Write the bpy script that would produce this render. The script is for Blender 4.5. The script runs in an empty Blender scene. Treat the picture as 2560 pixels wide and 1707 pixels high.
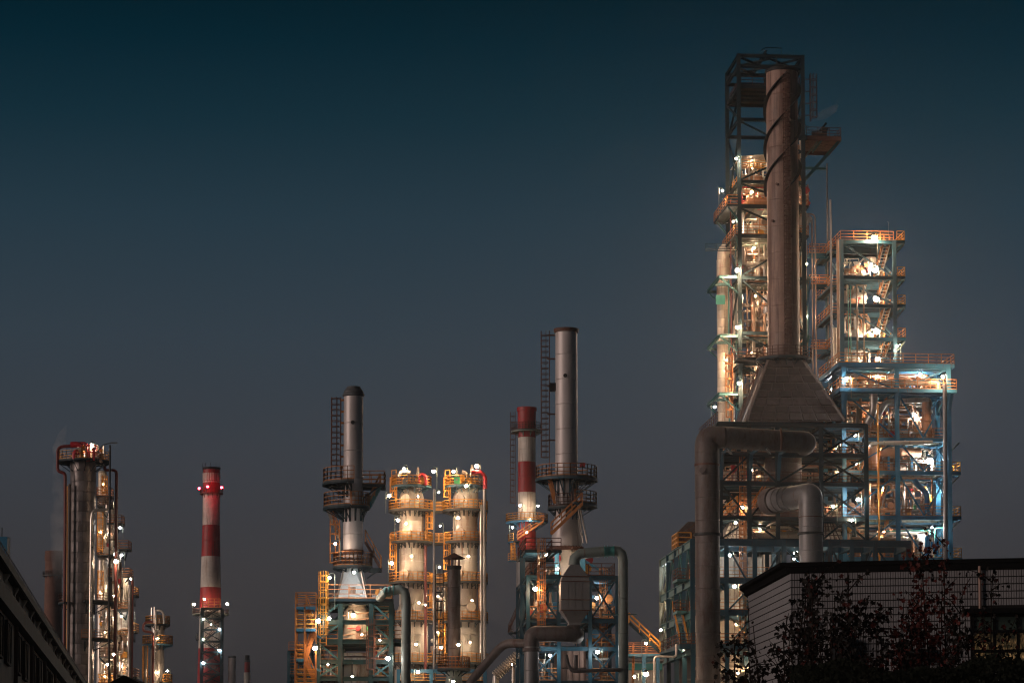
import bpy, math, random
from mathutils import Vector, Matrix, Quaternion
R = math.radians
sc = bpy.context.scene

# ------------------------------------------------------------------ camera, sky, light
FP = 6500.0                      # focal length in pixels of the 2560 px wide photograph
PITCH = R(4.1)
RISE = FP*(math.tan(R(10.2))-math.tan(PITCH))   # rising front: the photograph's verticals hardly converge
CAMZ = 3.0
cd = bpy.data.cameras.new('camera'); cam = bpy.data.objects.new('camera', cd)
sc.collection.objects.link(cam); sc.camera = cam
cam.location = (0, 0, CAMZ); cam.rotation_euler = (R(90) + PITCH, 0, 0)
cd.sensor_width = 36.0; cd.lens = FP / 2560 * 36.0; cd.shift_y = RISE/2560; cd.clip_end = 20000; cd.clip_start = 0.5

w = bpy.data.worlds.new("World"); sc.world = w; w.use_nodes = True
nt = w.node_tree; nt.nodes.clear()
wo = nt.nodes.new('ShaderNodeOutputWorld'); bg = nt.nodes.new('ShaderNodeBackground')
tc = nt.nodes.new('ShaderNodeTexCoord'); sx = nt.nodes.new('ShaderNodeSeparateXYZ')
mr = nt.nodes.new('ShaderNodeMapRange'); cr = nt.nodes.new('ShaderNodeValToRGB')
mr.inputs['From Min'].default_value = 0.0; mr.inputs['From Max'].default_value = 0.36
nt.links.new(tc.outputs['Generated'], sx.inputs[0]); nt.links.new(sx.outputs['Z'], mr.inputs['Value'])
nt.links.new(mr.outputs[0], cr.inputs['Fac']); nt.links.new(cr.outputs[0], bg.inputs['Color'])
nt.links.new(bg.outputs[0], wo.inputs['Surface'])
def s2l(c): return tuple(((x/255)/12.92 if x/255 <= 0.04045 else ((x/255+0.055)/1.055)**2.4) for x in c) + (1,)
SKY = [(0.0, (47, 44, 44)), (0.135, (50, 48, 50)), (0.25, (57, 56, 59)), (0.38, (57, 62, 69)), (0.50, (50, 62, 72)),
       (0.62, (36, 56, 68)), (0.72, (17, 45, 57)), (0.80, (3, 35, 47)), (0.86, (0, 27, 37)), (1.0, (0, 19, 27))]
el = cr.color_ramp.elements
el[0].position = SKY[0][0]; el[0].color = s2l(SKY[0][1]); el[1].position = 1.0; el[1].color = s2l(SKY[-1][1])
for p, c in SKY[1:-1]:
    e = el.new(p); e.color = s2l(c)
bg.inputs['Strength'].default_value = 1.0

sd = bpy.data.lights.new('town_glow', 'SUN'); so = bpy.data.objects.new('town_glow', sd)
sc.collection.objects.link(so)
sd.energy = 1.45; sd.angle = R(25); sd.color = (1.0, 0.79, 0.70)
LD = Vector((-0.90, -0.42, 0.10))                        # towards the town lights, low behind the camera on the left
so.rotation_euler = LD.to_track_quat('Z', 'Y').to_euler()

sc.view_settings.view_transform = 'Standard'; sc.view_settings.look = 'None'
sc.view_settings.exposure = 0.0; sc.view_settings.gamma = 1.0; sc.view_settings.use_curve_mapping = False
sc.cycles.use_denoising = True; sc.cycles.filter_width = 1.15
sc.cycles.max_bounces = 5; sc.cycles.diffuse_bounces = 2; sc.cycles.glossy_bounces = 3
sc.cycles.transmission_bounces = 4; sc.cycles.volume_bounces = 1; sc.cycles.transparent_max_bounces = 12
sc.cycles.sample_clamp_indirect = 2.0; sc.cycles.sample_clamp_direct = 0.0
sc.cycles.caustics_reflective = False; sc.cycles.caustics_refractive = False

# ------------------------------------------------------------------ pixel -> world
CT, CT_SIN = math.cos(PITCH), math.sin(PITCH)
def pv(u, v, Y):
    s = (u - 1280) / FP; t = (853.5 + RISE - v) / FP
    k = Y / (CT - t * CT_SIN)
    return Vector((s * k, Y, CAMZ + (CT_SIN + t * CT) * k))
def zf(v, Y): return pv(1280, v, Y).z
def xf(u, v, Y): return pv(u, v, Y).x
def px(n, Y): return n * Y / FP

# ------------------------------------------------------------------ materials
MATS = {}
def mat(name, col, rough=0.6, metal=0.0, var=0.25, scale=0.7, rust=0.0, rustcol=(0.16, 0.05, 0.02), streak=0.15,
        objvar=0.0, bump=0.0, grime=0.0):
    m = bpy.data.materials.new(name); m.use_nodes = True
    n = m.node_tree.nodes; l = m.node_tree.links; b = n['Principled BSDF']
    b.inputs['Roughness'].default_value = rough; b.inputs['Metallic'].default_value = metal
    geo = n.new('ShaderNodeNewGeometry')
    mp = n.new('ShaderNodeMapping'); l.new(geo.outputs['Position'], mp.inputs['Vector'])
    no = n.new('ShaderNodeTexNoise'); no.inputs['Scale'].default_value = scale; no.inputs['Detail'].default_value = 6
    no.inputs['Roughness'].default_value = 0.65; l.new(mp.outputs[0], no.inputs['Vector'])
    hs = n.new('ShaderNodeHueSaturation'); hs.inputs['Color'].default_value = (*col, 1)
    m1 = n.new('ShaderNodeMapRange'); m1.inputs['From Min'].default_value = 0.3; m1.inputs['From Max'].default_value = 0.7
    m1.inputs['To Min'].default_value = 1 - var; m1.inputs['To Max'].default_value = 1 + var
    l.new(no.outputs['Fac'], m1.inputs['Value'])
    src = m1.outputs[0]
    if objvar > 0:
        oi = n.new('ShaderNodeObjectInfo'); m2 = n.new('ShaderNodeMapRange')
        m2.inputs['To Min'].default_value = 1 - objvar; m2.inputs['To Max'].default_value = 1 + objvar
        l.new(oi.outputs['Random'], m2.inputs['Value'])
        mm = n.new('ShaderNodeMath'); mm.operation = 'MULTIPLY'; l.new(src, mm.inputs[0]); l.new(m2.outputs[0], mm.inputs[1]); src = mm.outputs[0]
    l.new(src, hs.inputs['Value'])
    out = hs.outputs['Color']
    if rust > 0:
        mp2 = n.new('ShaderNodeMapping'); mp2.inputs['Scale'].default_value = (1, 1, streak); l.new(geo.outputs['Position'], mp2.inputs['Vector'])
        n2 = n.new('ShaderNodeTexNoise'); n2.inputs['Scale'].default_value = 2.2; n2.inputs['Detail'].default_value = 8
        n2.inputs['Roughness'].default_value = 0.7; l.new(mp2.outputs[0], n2.inputs['Vector'])
        rp = n.new('ShaderNodeMapRange'); rp.inputs['From Min'].default_value = 0.62 - rust * 0.25; rp.inputs['From Max'].default_value = 0.78 - rust * 0.2
        l.new(n2.outputs['Fac'], rp.inputs['Value'])
        mx = n.new('ShaderNodeMix'); mx.data_type = 'RGBA'; l.new(rp.outputs[0], mx.inputs[0]); l.new(out, mx.inputs[6]); mx.inputs[7].default_value = (*rustcol, 1)
        out = mx.outputs[2]
        if metal > 0:
            mi = n.new('ShaderNodeMapRange'); mi.inputs['To Min'].default_value = metal; mi.inputs['To Max'].default_value = 0.0
            l.new(rp.outputs[0], mi.inputs['Value']); l.new(mi.outputs[0], b.inputs['Metallic'])
    l.new(out, b.inputs['Base Color'])
    rr = n.new('ShaderNodeMapRange'); rr.inputs['To Min'].default_value = max(0.05, rough - 0.15); rr.inputs['To Max'].default_value = min(1, rough + 0.15)
    l.new(no.outputs['Fac'], rr.inputs['Value']); l.new(rr.outputs[0], b.inputs['Roughness'])
    if bump > 0:
        bp = n.new('ShaderNodeBump'); bp.inputs['Strength'].default_value = bump; bp.inputs['Distance'].default_value = 0.05
        n3 = n.new('ShaderNodeTexNoise'); n3.inputs['Scale'].default_value = 3.0; n3.inputs['Detail'].default_value = 5
        l.new(mp.outputs[0], n3.inputs['Vector']); l.new(n3.outputs['Fac'], bp.inputs['Height']); l.new(bp.outputs[0], b.inputs['Normal'])
    MATS[name] = m; return m
def emit(name, col, st):
    m = bpy.data.materials.new(name); m.use_nodes = True
    b = m.node_tree.nodes['Principled BSDF']; b.inputs['Base Color'].default_value = (0.5, 0.5, 0.5, 1)
    b.inputs['Emission Color'].default_value = (*col, 1); b.inputs['Emission Strength'].default_value = st
    MATS[name] = m; return m
mat('steel_dark', (0.005, 0.021, 0.029), 0.6, 0, 0.3, 0.5, rust=0.25, rustcol=(0.05, 0.022, 0.012))
mat('steel_slate', (0.055, 0.14, 0.19), 0.5, 0, 0.25, 0.5, rust=0.25, rustcol=(0.10, 0.06, 0.04))
mat('steel_blue', (0.04, 0.175, 0.29), 0.5, 0, 0.25, 0.5, rust=0.2, rustcol=(0.10, 0.06, 0.04))
mat('steel_teal', (0.045, 0.16, 0.165), 0.5, 0, 0.25, 0.5, rust=0.25, rustcol=(0.12, 0.06, 0.03))
mat('steel_navy', (0.006, 0.056, 0.088), 0.55, 0, 0.3, 0.5, rust=0.25, rustcol=(0.06, 0.03, 0.02))
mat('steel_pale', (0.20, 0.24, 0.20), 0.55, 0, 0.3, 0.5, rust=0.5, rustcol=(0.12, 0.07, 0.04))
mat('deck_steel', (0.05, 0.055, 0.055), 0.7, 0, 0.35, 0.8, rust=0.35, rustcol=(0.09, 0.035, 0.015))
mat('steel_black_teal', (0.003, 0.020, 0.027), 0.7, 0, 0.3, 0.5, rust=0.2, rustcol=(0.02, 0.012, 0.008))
mat('deck_lit', (0.17, 0.185, 0.185), 0.6, 0, 0.25, 0.8, rust=0.3, rustcol=(0.14, 0.07, 0.035))  # paler copy of the deck steel, lamp light put into its colour
mat('paint_yellow', (0.72, 0.30, 0.035), 0.5, 0, 0.2, 0.9, rust=0.2, rustcol=(0.22, 0.07, 0.02))
mat('paint_orange', (0.44, 0.16, 0.04), 0.6, 0, 0.3, 0.9, rust=0.3, rustcol=(0.12, 0.04, 0.02))
mat('rail_rust', (0.10, 0.036, 0.02), 0.7, 0, 0.3, 0.9)
mat('cladding', (0.48, 0.43, 0.38), 0.38, 0.55, 0.18, 0.5, rust=0.12, objvar=0.12, bump=0.25)
mat('cladding_dark', (0.22, 0.19, 0.18), 0.42, 0.6, 0.35, 0.4, rust=0.1, objvar=0.28, bump=0.35, streak=0.3)
mat('cladding_cream', (0.50, 0.435, 0.355), 0.5, 0.15, 0.15, 0.5, rust=0.32, rustcol=(0.26, 0.09, 0.035), objvar=0.08, bump=0.25, streak=0.08)
mat('stack_steel', (0.52, 0.46, 0.44), 0.5, 0.25, 0.12, 0.35, rust=0.16, rustcol=(0.20, 0.12, 0.09), streak=0.06, objvar=0.05)
mat('stack_rusty', (0.265, 0.165, 0.128), 0.62, 0.1, 0.3, 0.35, rust=0.55, rustcol=(0.065, 0.024, 0.014), streak=0.04, objvar=0.08, bump=0.2)
mat('duct_rusty', (0.115, 0.092, 0.085), 0.62, 0.15, 0.4, 0.5, rust=0.55, rustcol=(0.07, 0.03, 0.02), streak=0.25, objvar=0.08, bump=0.2)
mat('duct_grey', (0.23, 0.215, 0.21), 0.5, 0.3, 0.2, 0.4, rust=0.15, streak=0.1, objvar=0.06)
mat('duct_green', (0.20, 0.235, 0.21), 0.55, 0.1, 0.2, 0.4, rust=0.32, rustcol=(0.14, 0.045, 0.02), streak=0.15, objvar=0.05)
mat('duct_turquoise', (0.05, 0.30, 0.28), 0.5, 0, 0.2, 0.6)
mat('brick_panel', (0.066, 0.048, 0.043), 0.85, 0, 0.4, 0.8, rust=0.3, rustcol=(0.05, 0.022, 0.014), objvar=0.25, bump=0.4)
mat('paint_red', (0.36, 0.018, 0.02), 0.55, 0, 0.35, 0.35, rust=0.5, rustcol=(0.14, 0.03, 0.02), streak=0.06)
mat('paint_white', (0.62, 0.56, 0.50), 0.6, 0, 0.22, 0.35, rust=0.5, rustcol=(0.28, 0.17, 0.11), streak=0.05)
mat('pipe_red', (0.42, 0.022, 0.03), 0.4, 0, 0.2, 0.8)
mat('pipe_silver', (0.56, 0.49, 0.42), 0.3, 0.75, 0.15, 0.8, objvar=0.15)
mat('pipe_brown', (0.30, 0.20, 0.14), 0.5, 0.2, 0.25, 0.8, rust=0.3, objvar=0.2)
mat('pipe_green', (0.10, 0.42, 0.33), 0.5, 0, 0.2, 0.8)
mat('pipe_copper', (0.50, 0.24, 0.13), 0.5, 0.2, 0.2, 0.8, rust=0.2)
mat('pipe_blue', (0.06, 0.22, 0.42), 0.35, 0.2, 0.2, 0.8)
mat('pipe_darkred', (0.14, 0.014, 0.014), 0.5, 0, 0.3, 0.8, rust=0.3)
mat('pipe_dullred', (0.20, 0.045, 0.035), 0.5, 0, 0.3, 0.8, rust=0.3)
mat('cone_steel', (0.50, 0.56, 0.58), 0.45, 0.2, 0.15, 0.5, rust=0.1)
mat('box_green', (0.05, 0.36, 0.12), 0.5)
mat('tarp_blue', (0.02, 0.30, 0.62), 0.4, 0, 0.2, 1.2)
mat('black_iron', (0.012, 0.012, 0.013), 0.6)
mat('furnace_panel', (0.42, 0.38, 0.32), 0.6, 0, 0.2, 0.6, rust=0.5, rustcol=(0.16, 0.06, 0.03), objvar=0.12, streak=0.2)
mat('brick_chimney', (0.17, 0.085, 0.062), 0.9, 0, 0.25, 0.3, rust=0.3, rustcol=(0.10, 0.05, 0.04))
mat('wall_plaster', (0.78, 0.60, 0.47), 0.9, 0, 0.15, 0.6, rust=0.2, rustcol=(0.17, 0.12, 0.09), streak=0.12)
mat('eave_blue', (0.075, 0.12, 0.125), 0.7, 0, 0.3, 0.8)
mat('eave_dark', (0.02, 0.022, 0.024), 0.8, 0, 0.3, 0.8)
mat('rail_grey', (0.08, 0.085, 0.09), 0.7)
mat('dark_glass', (0.006, 0.006, 0.007), 0.7)
mat('tile_wall', (0.185, 0.178, 0.185), 0.55, 0, 0.12, 2.0, rust=0.1, rustcol=(0.15, 0.12, 0.11))
mat('tile_joint', (0.012, 0.011, 0.011), 0.9)
mat('fascia_black', (0.003, 0.003, 0.0035), 0.95)
mat('steel_furnace', (0.005, 0.04, 0.04), 0.55, 0, 0.3, 0.5, rust=0.3, rustcol=(0.06, 0.03, 0.02))
mat('bark_dark', (0.012, 0.007, 0.005), 0.9)
mat('leaf_red', (0.05, 0.006, 0.004), 0.6, 0, 0.4, 6, objvar=0.35)
mat('leaf_dark', (0.007, 0.005, 0.004), 0.6, 0, 0.4, 6, objvar=0.35)
mat('ground_concrete', (0.07, 0.068, 0.063), 0.9, 0, 0.3, 0.15)
mat('hedge_dark', (0.010, 0.012, 0.008), 0.9, 0, 0.4, 3)
WARM, WHITE, COOL = (1.0, 0.64, 0.38), (1.0, 0.75, 0.52), (0.95, 0.94, 0.92)
emit('lamp_warm', WARM, 1); emit('lamp_white', WHITE, 1); emit('lamp_cool', COOL, 1); emit('lamp_red', (1.0, 0.02, 0.04), 1)

for n_, q_ in (('fascia_black', .08), ('leaf_dark', .15), ('leaf_red', .2), ('hedge_dark', .1), ('bark_dark', .1), ('steel_dark', .25), ('black_iron', .3), ('tile_joint', .1), ('dark_glass', .05), ('eave_dark', .2), ('eave_blue', .25)):
    MATS[n_].node_tree.nodes['Principled BSDF'].inputs['Specular IOR Level'].default_value = q_

# ------------------------------------------------------------------ mesh kit
class MB:
    def __init__(s): s.v = []; s.f = []
    def add(s, vs, fs):
        o = len(s.v); s.v.extend([tuple(p) for p in vs]); s.f.extend([tuple(i + o for i in f) for f in fs]); return s
    def box(s, x0, x1, y0, y1, z0, z1):
        return s.add([(x0,y0,z0),(x1,y0,z0),(x1,y1,z0),(x0,y1,z0),(x0,y0,z1),(x1,y0,z1),(x1,y1,z1),(x0,y1,z1)],
                     [(0,3,2,1),(4,5,6,7),(0,1,5,4),(1,2,6,5),(2,3,7,6),(3,0,4,7)])
    def bar(s, a, b, w, h=None, up=(0,0,1)):
        h = h or w; a = Vector(a); b = Vector(b); d = (b - a)
        if d.length < 1e-6: return s
        d.normalize(); up = Vector(up)
        if abs(d.dot(up)) > 0.98: up = Vector((1,0,0))
        x = d.cross(up).normalized() * (w / 2); y = x.cross(d).normalized() * (h / 2)
        vs = [a-x-y, a+x-y, a+x+y, a-x+y, b-x-y, b+x-y, b+x+y, b-x+y]
        return s.add(vs, [(0,1,2,3),(7,6,5,4),(0,4,5,1),(1,5,6,2),(2,6,7,3),(3,7,4,0)])
    def lathe(s, prof, seg=24, a0=0.0, a1=2*math.pi, cx=0, cy=0, close=False):
        full = abs(a1 - a0 - 2*math.pi) < 1e-6; n = seg if full else seg + 1; m = len(prof)
        vs = []
        for i in range(n):
            a = a0 + (a1 - a0) * i / seg; c, q = math.cos(a), math.sin(a)
            for r, z in prof: vs.append((cx + r*c, cy + r*q, z))
        fs = []
        for i in range(seg):
            j = (i + 1) % n
            for k in range(m - 1 + (1 if close else 0)):
                k2 = (k + 1) % m
                fs.append((i*m + k, j*m + k, j*m + k2, i*m + k2))
        if not full and close:
            fs.append(tuple(range(m))[::-1]); fs.append(tuple((n-1)*m + k for k in range(m)))
        return s.add(vs, fs)
    def cyl(s, a, b, r0, r1=None, seg=10, caps=True):
        r1 = r0 if r1 is None else r1; a = Vector(a); b = Vector(b); d = (b - a).normalized()
        up = Vector((0,0,1)) if abs(d.z) < 0.9 else Vector((1,0,0))
        x = d.cross(up).normalized(); y = d.cross(x)
        vs = []
        for i in range(seg):
            t = 2*math.pi*i/seg; q = x*math.cos(t) + y*math.sin(t); vs += [a + q*r0, b + q*r1]
        fs = [(2*i, 2*i+1, 2*((i+1)%seg)+1, 2*((i+1)%seg)) for i in range(seg)]
        if caps: fs += [tuple(2*i for i in range(seg)), tuple(2*i+1 for i in range(seg))[::-1]]
        return s.add(vs, fs)
    def tube(s, pts, r, seg=10, bend=None, steps=5, caps=True):
        pts = [Vector(p) for p in pts]
        if bend:
            q = [pts[0]]
            for i in range(1, len(pts)-1):
                p = pts[i]; d0 = (pts[i-1]-p); d1 = (pts[i+1]-p)
                bl = min(bend, d0.length*0.49, d1.length*0.49); A = p + d0.normalized()*bl; B = p + d1.normalized()*bl
                for k in range(steps+1):
                    t = k/steps; q.append(A*(1-t)**2 + p*2*t*(1-t) + B*t*t)
            q.append(pts[-1]); pts = q
        n = len(pts); rings = []; prev = None; vs = []
        for i in range(n):
            d = (pts[min(i+1,n-1)] - pts[max(i-1,0)]).normalized()
            if prev is None:
                up = Vector((0,0,1)) if abs(d.z) < 0.9 else Vector((1,0,0)); x = d.cross(up).normalized()
            else:
                x = (prev - d*prev.dot(d)).normalized()
            prev = x; y = d.cross(x); ri = r[i] if isinstance(r, (list, tuple)) else r
            for k in range(seg):
                t = 2*math.pi*k/seg; vs.append(pts[i] + (x*math.cos(t) + y*math.sin(t))*ri)
        fs = []
        for i in range(n-1):
            for k in range(seg):
                k2 = (k+1) % seg; fs.append((i*seg+k, i*seg+k2, (i+1)*seg+k2, (i+1)*seg+k))
        if caps: fs += [tuple(range(seg))[::-1], tuple((n-1)*seg+k for k in range(seg))]
        return s.add(vs, fs)
    def mesh(s, name, m, smooth=True):
        me = bpy.data.meshes.new(name); me.from_pydata(s.v, [], s.f)
        if m: me.materials.append(MATS[m] if isinstance(m, str) else m)
        if smooth:
            me.polygons.foreach_set('use_smooth', [True]*len(me.polygons)); me.set_sharp_from_angle(angle=0.7)
        me.update(); return me
    def build(s, name, m, parent=None, loc=(0,0,0), smooth=True):
        return link(name, s.mesh(name, m, smooth), parent, loc)
def link(name, me, parent=None, loc=(0,0,0), rz=0.0):
    o = bpy.data.objects.new(name, me); sc.collection.objects.link(o); o.location = loc
    if rz: o.rotation_euler = (0,0,rz)
    if parent is not None: o.parent = parent
    return o
def tag(o, label=None, cat=None, group=None, kind=None):
    if label: o['label'] = label
    if cat: o['category'] = cat
    if group: o['group'] = group
    if kind: o['kind'] = kind
    return o
GROUPS = {'floodlight': 'floodlights on posts across the refinery', 'hanging_or_fill_lamp': 'lamps hanging inside the refinery structures', 'pipe_cluster': 'bundles of process pipework on the floors',
          'footbridge': 'railed footbridges between columns and towers', 'maple_sapling': 'saplings in front of the tiled building', 'walk_platform': 'railed platforms of the left column group',
          'reactor_column': 'twin cream reactor columns', 'process_column': 'slim process columns at the left', 'striped_chimney': 'red and white banded chimneys', 'flue_stack': 'pale steel furnace stacks',
          'small_stack': 'small distant stacks', 'flue_duct': 'large flue ducts', 'insulated_column': 'clad columns around the big stack', 'relief_valve': 'relief valves on the twin columns', 'pipe': 'single pipe runs'}
def thing(name, label, cat, loc=(0,0,0), rz=0.0, group=None):
    group = group or GROUPS.get(name)
    o = bpy.data.objects.new(name, None); sc.collection.objects.link(o); o.empty_display_size = 0.5
    o.location = loc; o.rotation_euler = (0,0,rz); return tag(o, label, cat, group)
CACHE = {}
def bar(parent, name, a, b, wd, h, m, kind='H'):
    """a straight steel member of its own; members of equal size share one mesh"""
    a = Vector(a); b = Vector(b); d = b - a; L = round(d.length, 2); key = (L, wd, h, m, kind)
    if L < 0.02: return None
    if key not in CACHE:
        k = MB()
        if kind == 'H':
            t = max(0.03, wd*0.12); tf = max(0.04, h*0.1)
            k.box(0, L, -t/2, t/2, -h/2+tf, h/2-tf); k.box(0, L, -wd/2, wd/2, -h/2, -h/2+tf); k.box(0, L, -wd/2, wd/2, h/2-tf, h/2)
        elif kind == 'T': k.cyl((0,0,0), (L,0,0), wd/2, seg=8)
        else: k.box(0, L, -wd/2, wd/2, -h/2, h/2)
        CACHE[key] = k.mesh(name, m, smooth=(kind == 'T'))
    o = link(name, CACHE[key], parent)
    x = d.normalized(); up = Vector((0,0,1)) if abs(x.z) < 0.98 else Vector((0,1,0))
    y = up.cross(x).normalized(); z = x.cross(y)
    M = Matrix((x, y, z)).transposed().to_4x4(); M.translation = a; o.matrix_local = M
    return o
def railing(pts, m, parent, h=1.1, post=1.5, r=0.032, name='handrail', toe=0.09, rails=(1.0, 0.66, 0.33)):
    k = MB(); pts = [Vector(p) for p in pts]
    for a, b in zip(pts, pts[1:]):
        L = (b-a).length
        if L < 0.05: continue
        n = max(1, round(L/post))
        for f in rails: k.bar(a + Vector((0,0,h*f)), b + Vector((0,0,h*f)), 2*r)
        if toe: k.bar(a + Vector((0,0,toe/2)), b + Vector((0,0,toe/2)), 0.03, toe)
        for i in range(n+1):
            p = a.lerp(b, i/n); k.bar(p, p + Vector((0,0,h)), 2.2*r)
    return k.build(name, m, parent, smooth=False)
def arc(cx, cy, z, r, a0, a1, n):
    return [(cx + r*math.cos(a0+(a1-a0)*i/n), cy + r*math.sin(a0+(a1-a0)*i/n), z) for i in range(n+1)]
def ring_platform(parent, z, ri, ro, a0=0.0, a1=360.0, deckm='deck_steel', railm='paint_orange', brackets=8, bl=1.3, h=1.1,
                  cx=0.0, cy=0.0, bm='steel_dark', rr=0.032):
    A0, A1 = R(a0), R(a1); n = max(6, int((a1-a0)/12))
    d = MB().lathe([(ri, z-0.12), (ro, z-0.12), (ro, z+0.03), (ri, z+0.03)], n, A0, A1, cx, cy, close=True).build('platform', deckm, parent, smooth=False)
    tb = MB().lathe([(ro-0.02, z-0.28), (ro+0.03, z-0.28), (ro+0.03, z-0.11), (ro-0.02, z-0.11)], n, A0, A1, cx, cy, close=True).build('edge_beam', bm, d, smooth=False)
    railing(arc(cx, cy, z+0.03, ro-0.06, A0, A1, n), railm, d, h=h, post=1.0, r=rr)
    key = ('bracket', round(ri,2), round(ro,2), round(bl,2), bm)
    if key not in CACHE:
        k = MB(); k.bar((ri-0.05,0,-0.2), (ro,0,-0.2), 0.1, 0.14); k.bar((ri-0.05,0,-bl), (ro-0.15,0,-0.27), 0.075, 0.075); k.bar((ri,0,-bl-0.15), (ri,0,-0.1), 0.14)
        CACHE[key] = k.mesh('bracket', bm, False)
    for i in range(brackets):
        a = A0 + (A1-A0)*(i+0.5)/brackets
        link('bracket', CACHE[key], d, (cx, cy, z), a)
    return d
def courses(parent, z0, z1, r0, r1, m, hc=2.4, seg=28, name='shell_section', x=0.0, y=0.0, gap=0.02, x1=None):
    """a round shaft laid up from welded or clad rings, each ring its own object"""
    n = max(1, round((z1-z0)/hc))
    for i in range(n):
        f0, f1 = i/n, (i+1)/n; a = z0+(z1-z0)*f0; b = z0+(z1-z0)*f1
        ra = r0+(r1-r0)*f0; rb = r0+(r1-r0)*f1; H = b-a
        key = ('course', round(ra,3), round(rb,3), round(H,3), m, seg)
        if key not in CACHE:
            CACHE[key] = MB().lathe([(ra-0.06,0),(ra-0.03,0.004),(ra,gap*1.5),(rb,H-gap*1.5),(rb-0.03,H-0.004),(rb-0.06,H)], seg).mesh(name, m)
        link(name, CACHE[key], parent, (x, y, a), 0)
def panel_courses(parent, z0, z1, r, m, hc, nper, name='panel', x=0, y=0, stag=True, amax=None, seed=1):
    rnd = random.Random(seed); n = round((z1-z0)/hc); H = (z1-z0)/n; da = 2*math.pi/nper; g = 0.012
    MB().cyl((0,0,z0), (0,0,z1), r-0.05, seg=24).build('inner_shell', 'black_iron', parent, (x,y,0))
    k = MB(); s = 4; vs = []
    for j in range(s+1):
        a = g/r + (da-2*g/r)*j/s; c, q = math.cos(a), math.sin(a)
        for rr, zz in ((r-0.05, g), (r-0.006, g), (r, g+0.02), (r, H-g-0.02), (r-0.006, H-g), (r-0.05, H-g)): vs.append((rr*c, rr*q, zz))
    fs = [(j*6+q, (j+1)*6+q, (j+1)*6+q+1, j*6+q+1) for j in range(s) for q in range(5)] + [(5,4,3,2,1,0), tuple(s*6+q for q in range(6))]
    k.add(vs, fs); me = k.mesh(name, m)
    for i in range(n):
        for j in range(nper):
            a = j*da + (da/2 if (stag and i % 2) else 0)
            aa = math.atan2(math.sin(a+da/2), math.cos(a+da/2))
            if amax and not (amax[0] <= math.degrees(aa) <= amax[1]): continue
            link(name, me, parent, (x + rnd.uniform(-.006,.006), y, z0+i*H), a)
def ladder(parent, x, y, z0, z1, ang, m, cage=True, w_=0.5, off=0.0, hoops=0.9, r=0.03, start=2.2, name='ladder'):
    """ladder standing at x,y whose cage bulges towards angle ang"""
    c, s = math.cos(ang), math.sin(ang); tx, ty = -s, c; k = MB()
    for q in (-1, 1): k.bar((x+tx*w_/2*q, y+ty*w_/2*q, z0), (x+tx*w_/2*q, y+ty*w_/2*q, z1), 2.4*r)
    n = int((z1-z0)/0.45)
    for i in range(n): 
        zz = z0+0.2+i*0.45; k.bar((x-tx*w_/2, y-ty*w_/2, zz), (x+tx*w_/2, y+ty*w_/2, zz), 1.6*r)
    o = k.build(name, m, parent, smooth=False)
    if cage and z1-z0 > start+1:
        k = MB(); zz = z0+start; R_ = 0.42; zs = []
        ringp = lambda z: [(x + tx*R_*math.sin(t)*0.9 + c*(R_*(1-math.cos(t))*0.95), y + ty*R_*math.sin(t)*0.9 + s*(R_*(1-math.cos(t))*0.95), z) for t in [R(q) for q in (40, 80, 120, 150, 180, 210, 240, 280, 320)]]
        while zz <= z1:
            p = ringp(zz)
            for a, b in zip(p, p[1:]): k.bar(a, b, 2.2*r)
            zz += hoops
        for i in (1, 3, 4, 5, 7):
            a = ringp(z0+start)[i]; b = ringp(z1)[i]; k.bar(a, b, 1.6*r)
        k.build('ladder_cage', m, o, smooth=False)
    return o
def stairs(parent, a, b, wv, m, railm, name='staircase', tread=0.28):
    """a stair flight from a up to b, wv = sideways vector of its width"""
    a = Vector(a); b = Vector(b); wv = Vector(wv); k = MB()
    k.bar(a, b, 0.06, 0.24); k.bar(a+wv, b+wv, 0.06, 0.24); n = max(2, int(abs(b.z-a.z)/0.3))
    for i in range(1, n):
        p = a.lerp(b, i/n); q = p + wv; k.bar(p, q, 0.22, 0.05)
    o = k.build(name, m, parent, smooth=False)
    kk = MB()
    for s in (Vector((0,0,0)), wv):
        for hh in (0.5, 1.0): kk.bar(a+s+Vector((0,0,hh)), b+s+Vector((0,0,hh)), 0.08)
        nn = max(2, int((b-a).length/1.2))
        for i in range(nn+1):
            p = (a+s).lerp(b+s, i/nn); kk.bar(p, p+Vector((0,0,1.0)), 0.08)
    kk.build('handrail', railm, o, smooth=False)
    return o
# lamps: every lamp is a thing; bulbs of one colour and power share a mesh
def ico(r):
    t = (1+5**0.5)/2; V = [Vector(p).normalized() for p in [(-1,t,0),(1,t,0),(-1,-t,0),(1,-t,0),(0,-1,t),(0,1,t),(0,-1,-t),(0,1,-t),(t,0,-1),(t,0,1),(-t,0,-1),(-t,0,1)]]
    Fc = [(0,11,5),(0,5,1),(0,1,7),(0,7,10),(0,10,11),(1,5,9),(5,11,4),(11,10,2),(10,7,6),(7,1,8),(3,9,4),(3,4,2),(3,2,6),(3,6,8),(3,8,9),(4,9,5),(2,4,11),(6,2,10),(8,6,7),(9,8,1)]
    out = []; 
    for f in Fc:
        a, b, c = [V[i] for i in f]; ab = (a+b).normalized(); bc = (b+c).normalized(); ca = (c+a).normalized()
        for tri in ((a,ab,ca),(ab,b,bc),(ca,bc,c),(ab,bc,ca)): out.append([p*r for p in tri])
    k = MB()
    for tri in out: k.add(tri, [(0,1,2)])
    return k
LG = 8.0
NLAMP = 0
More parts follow.
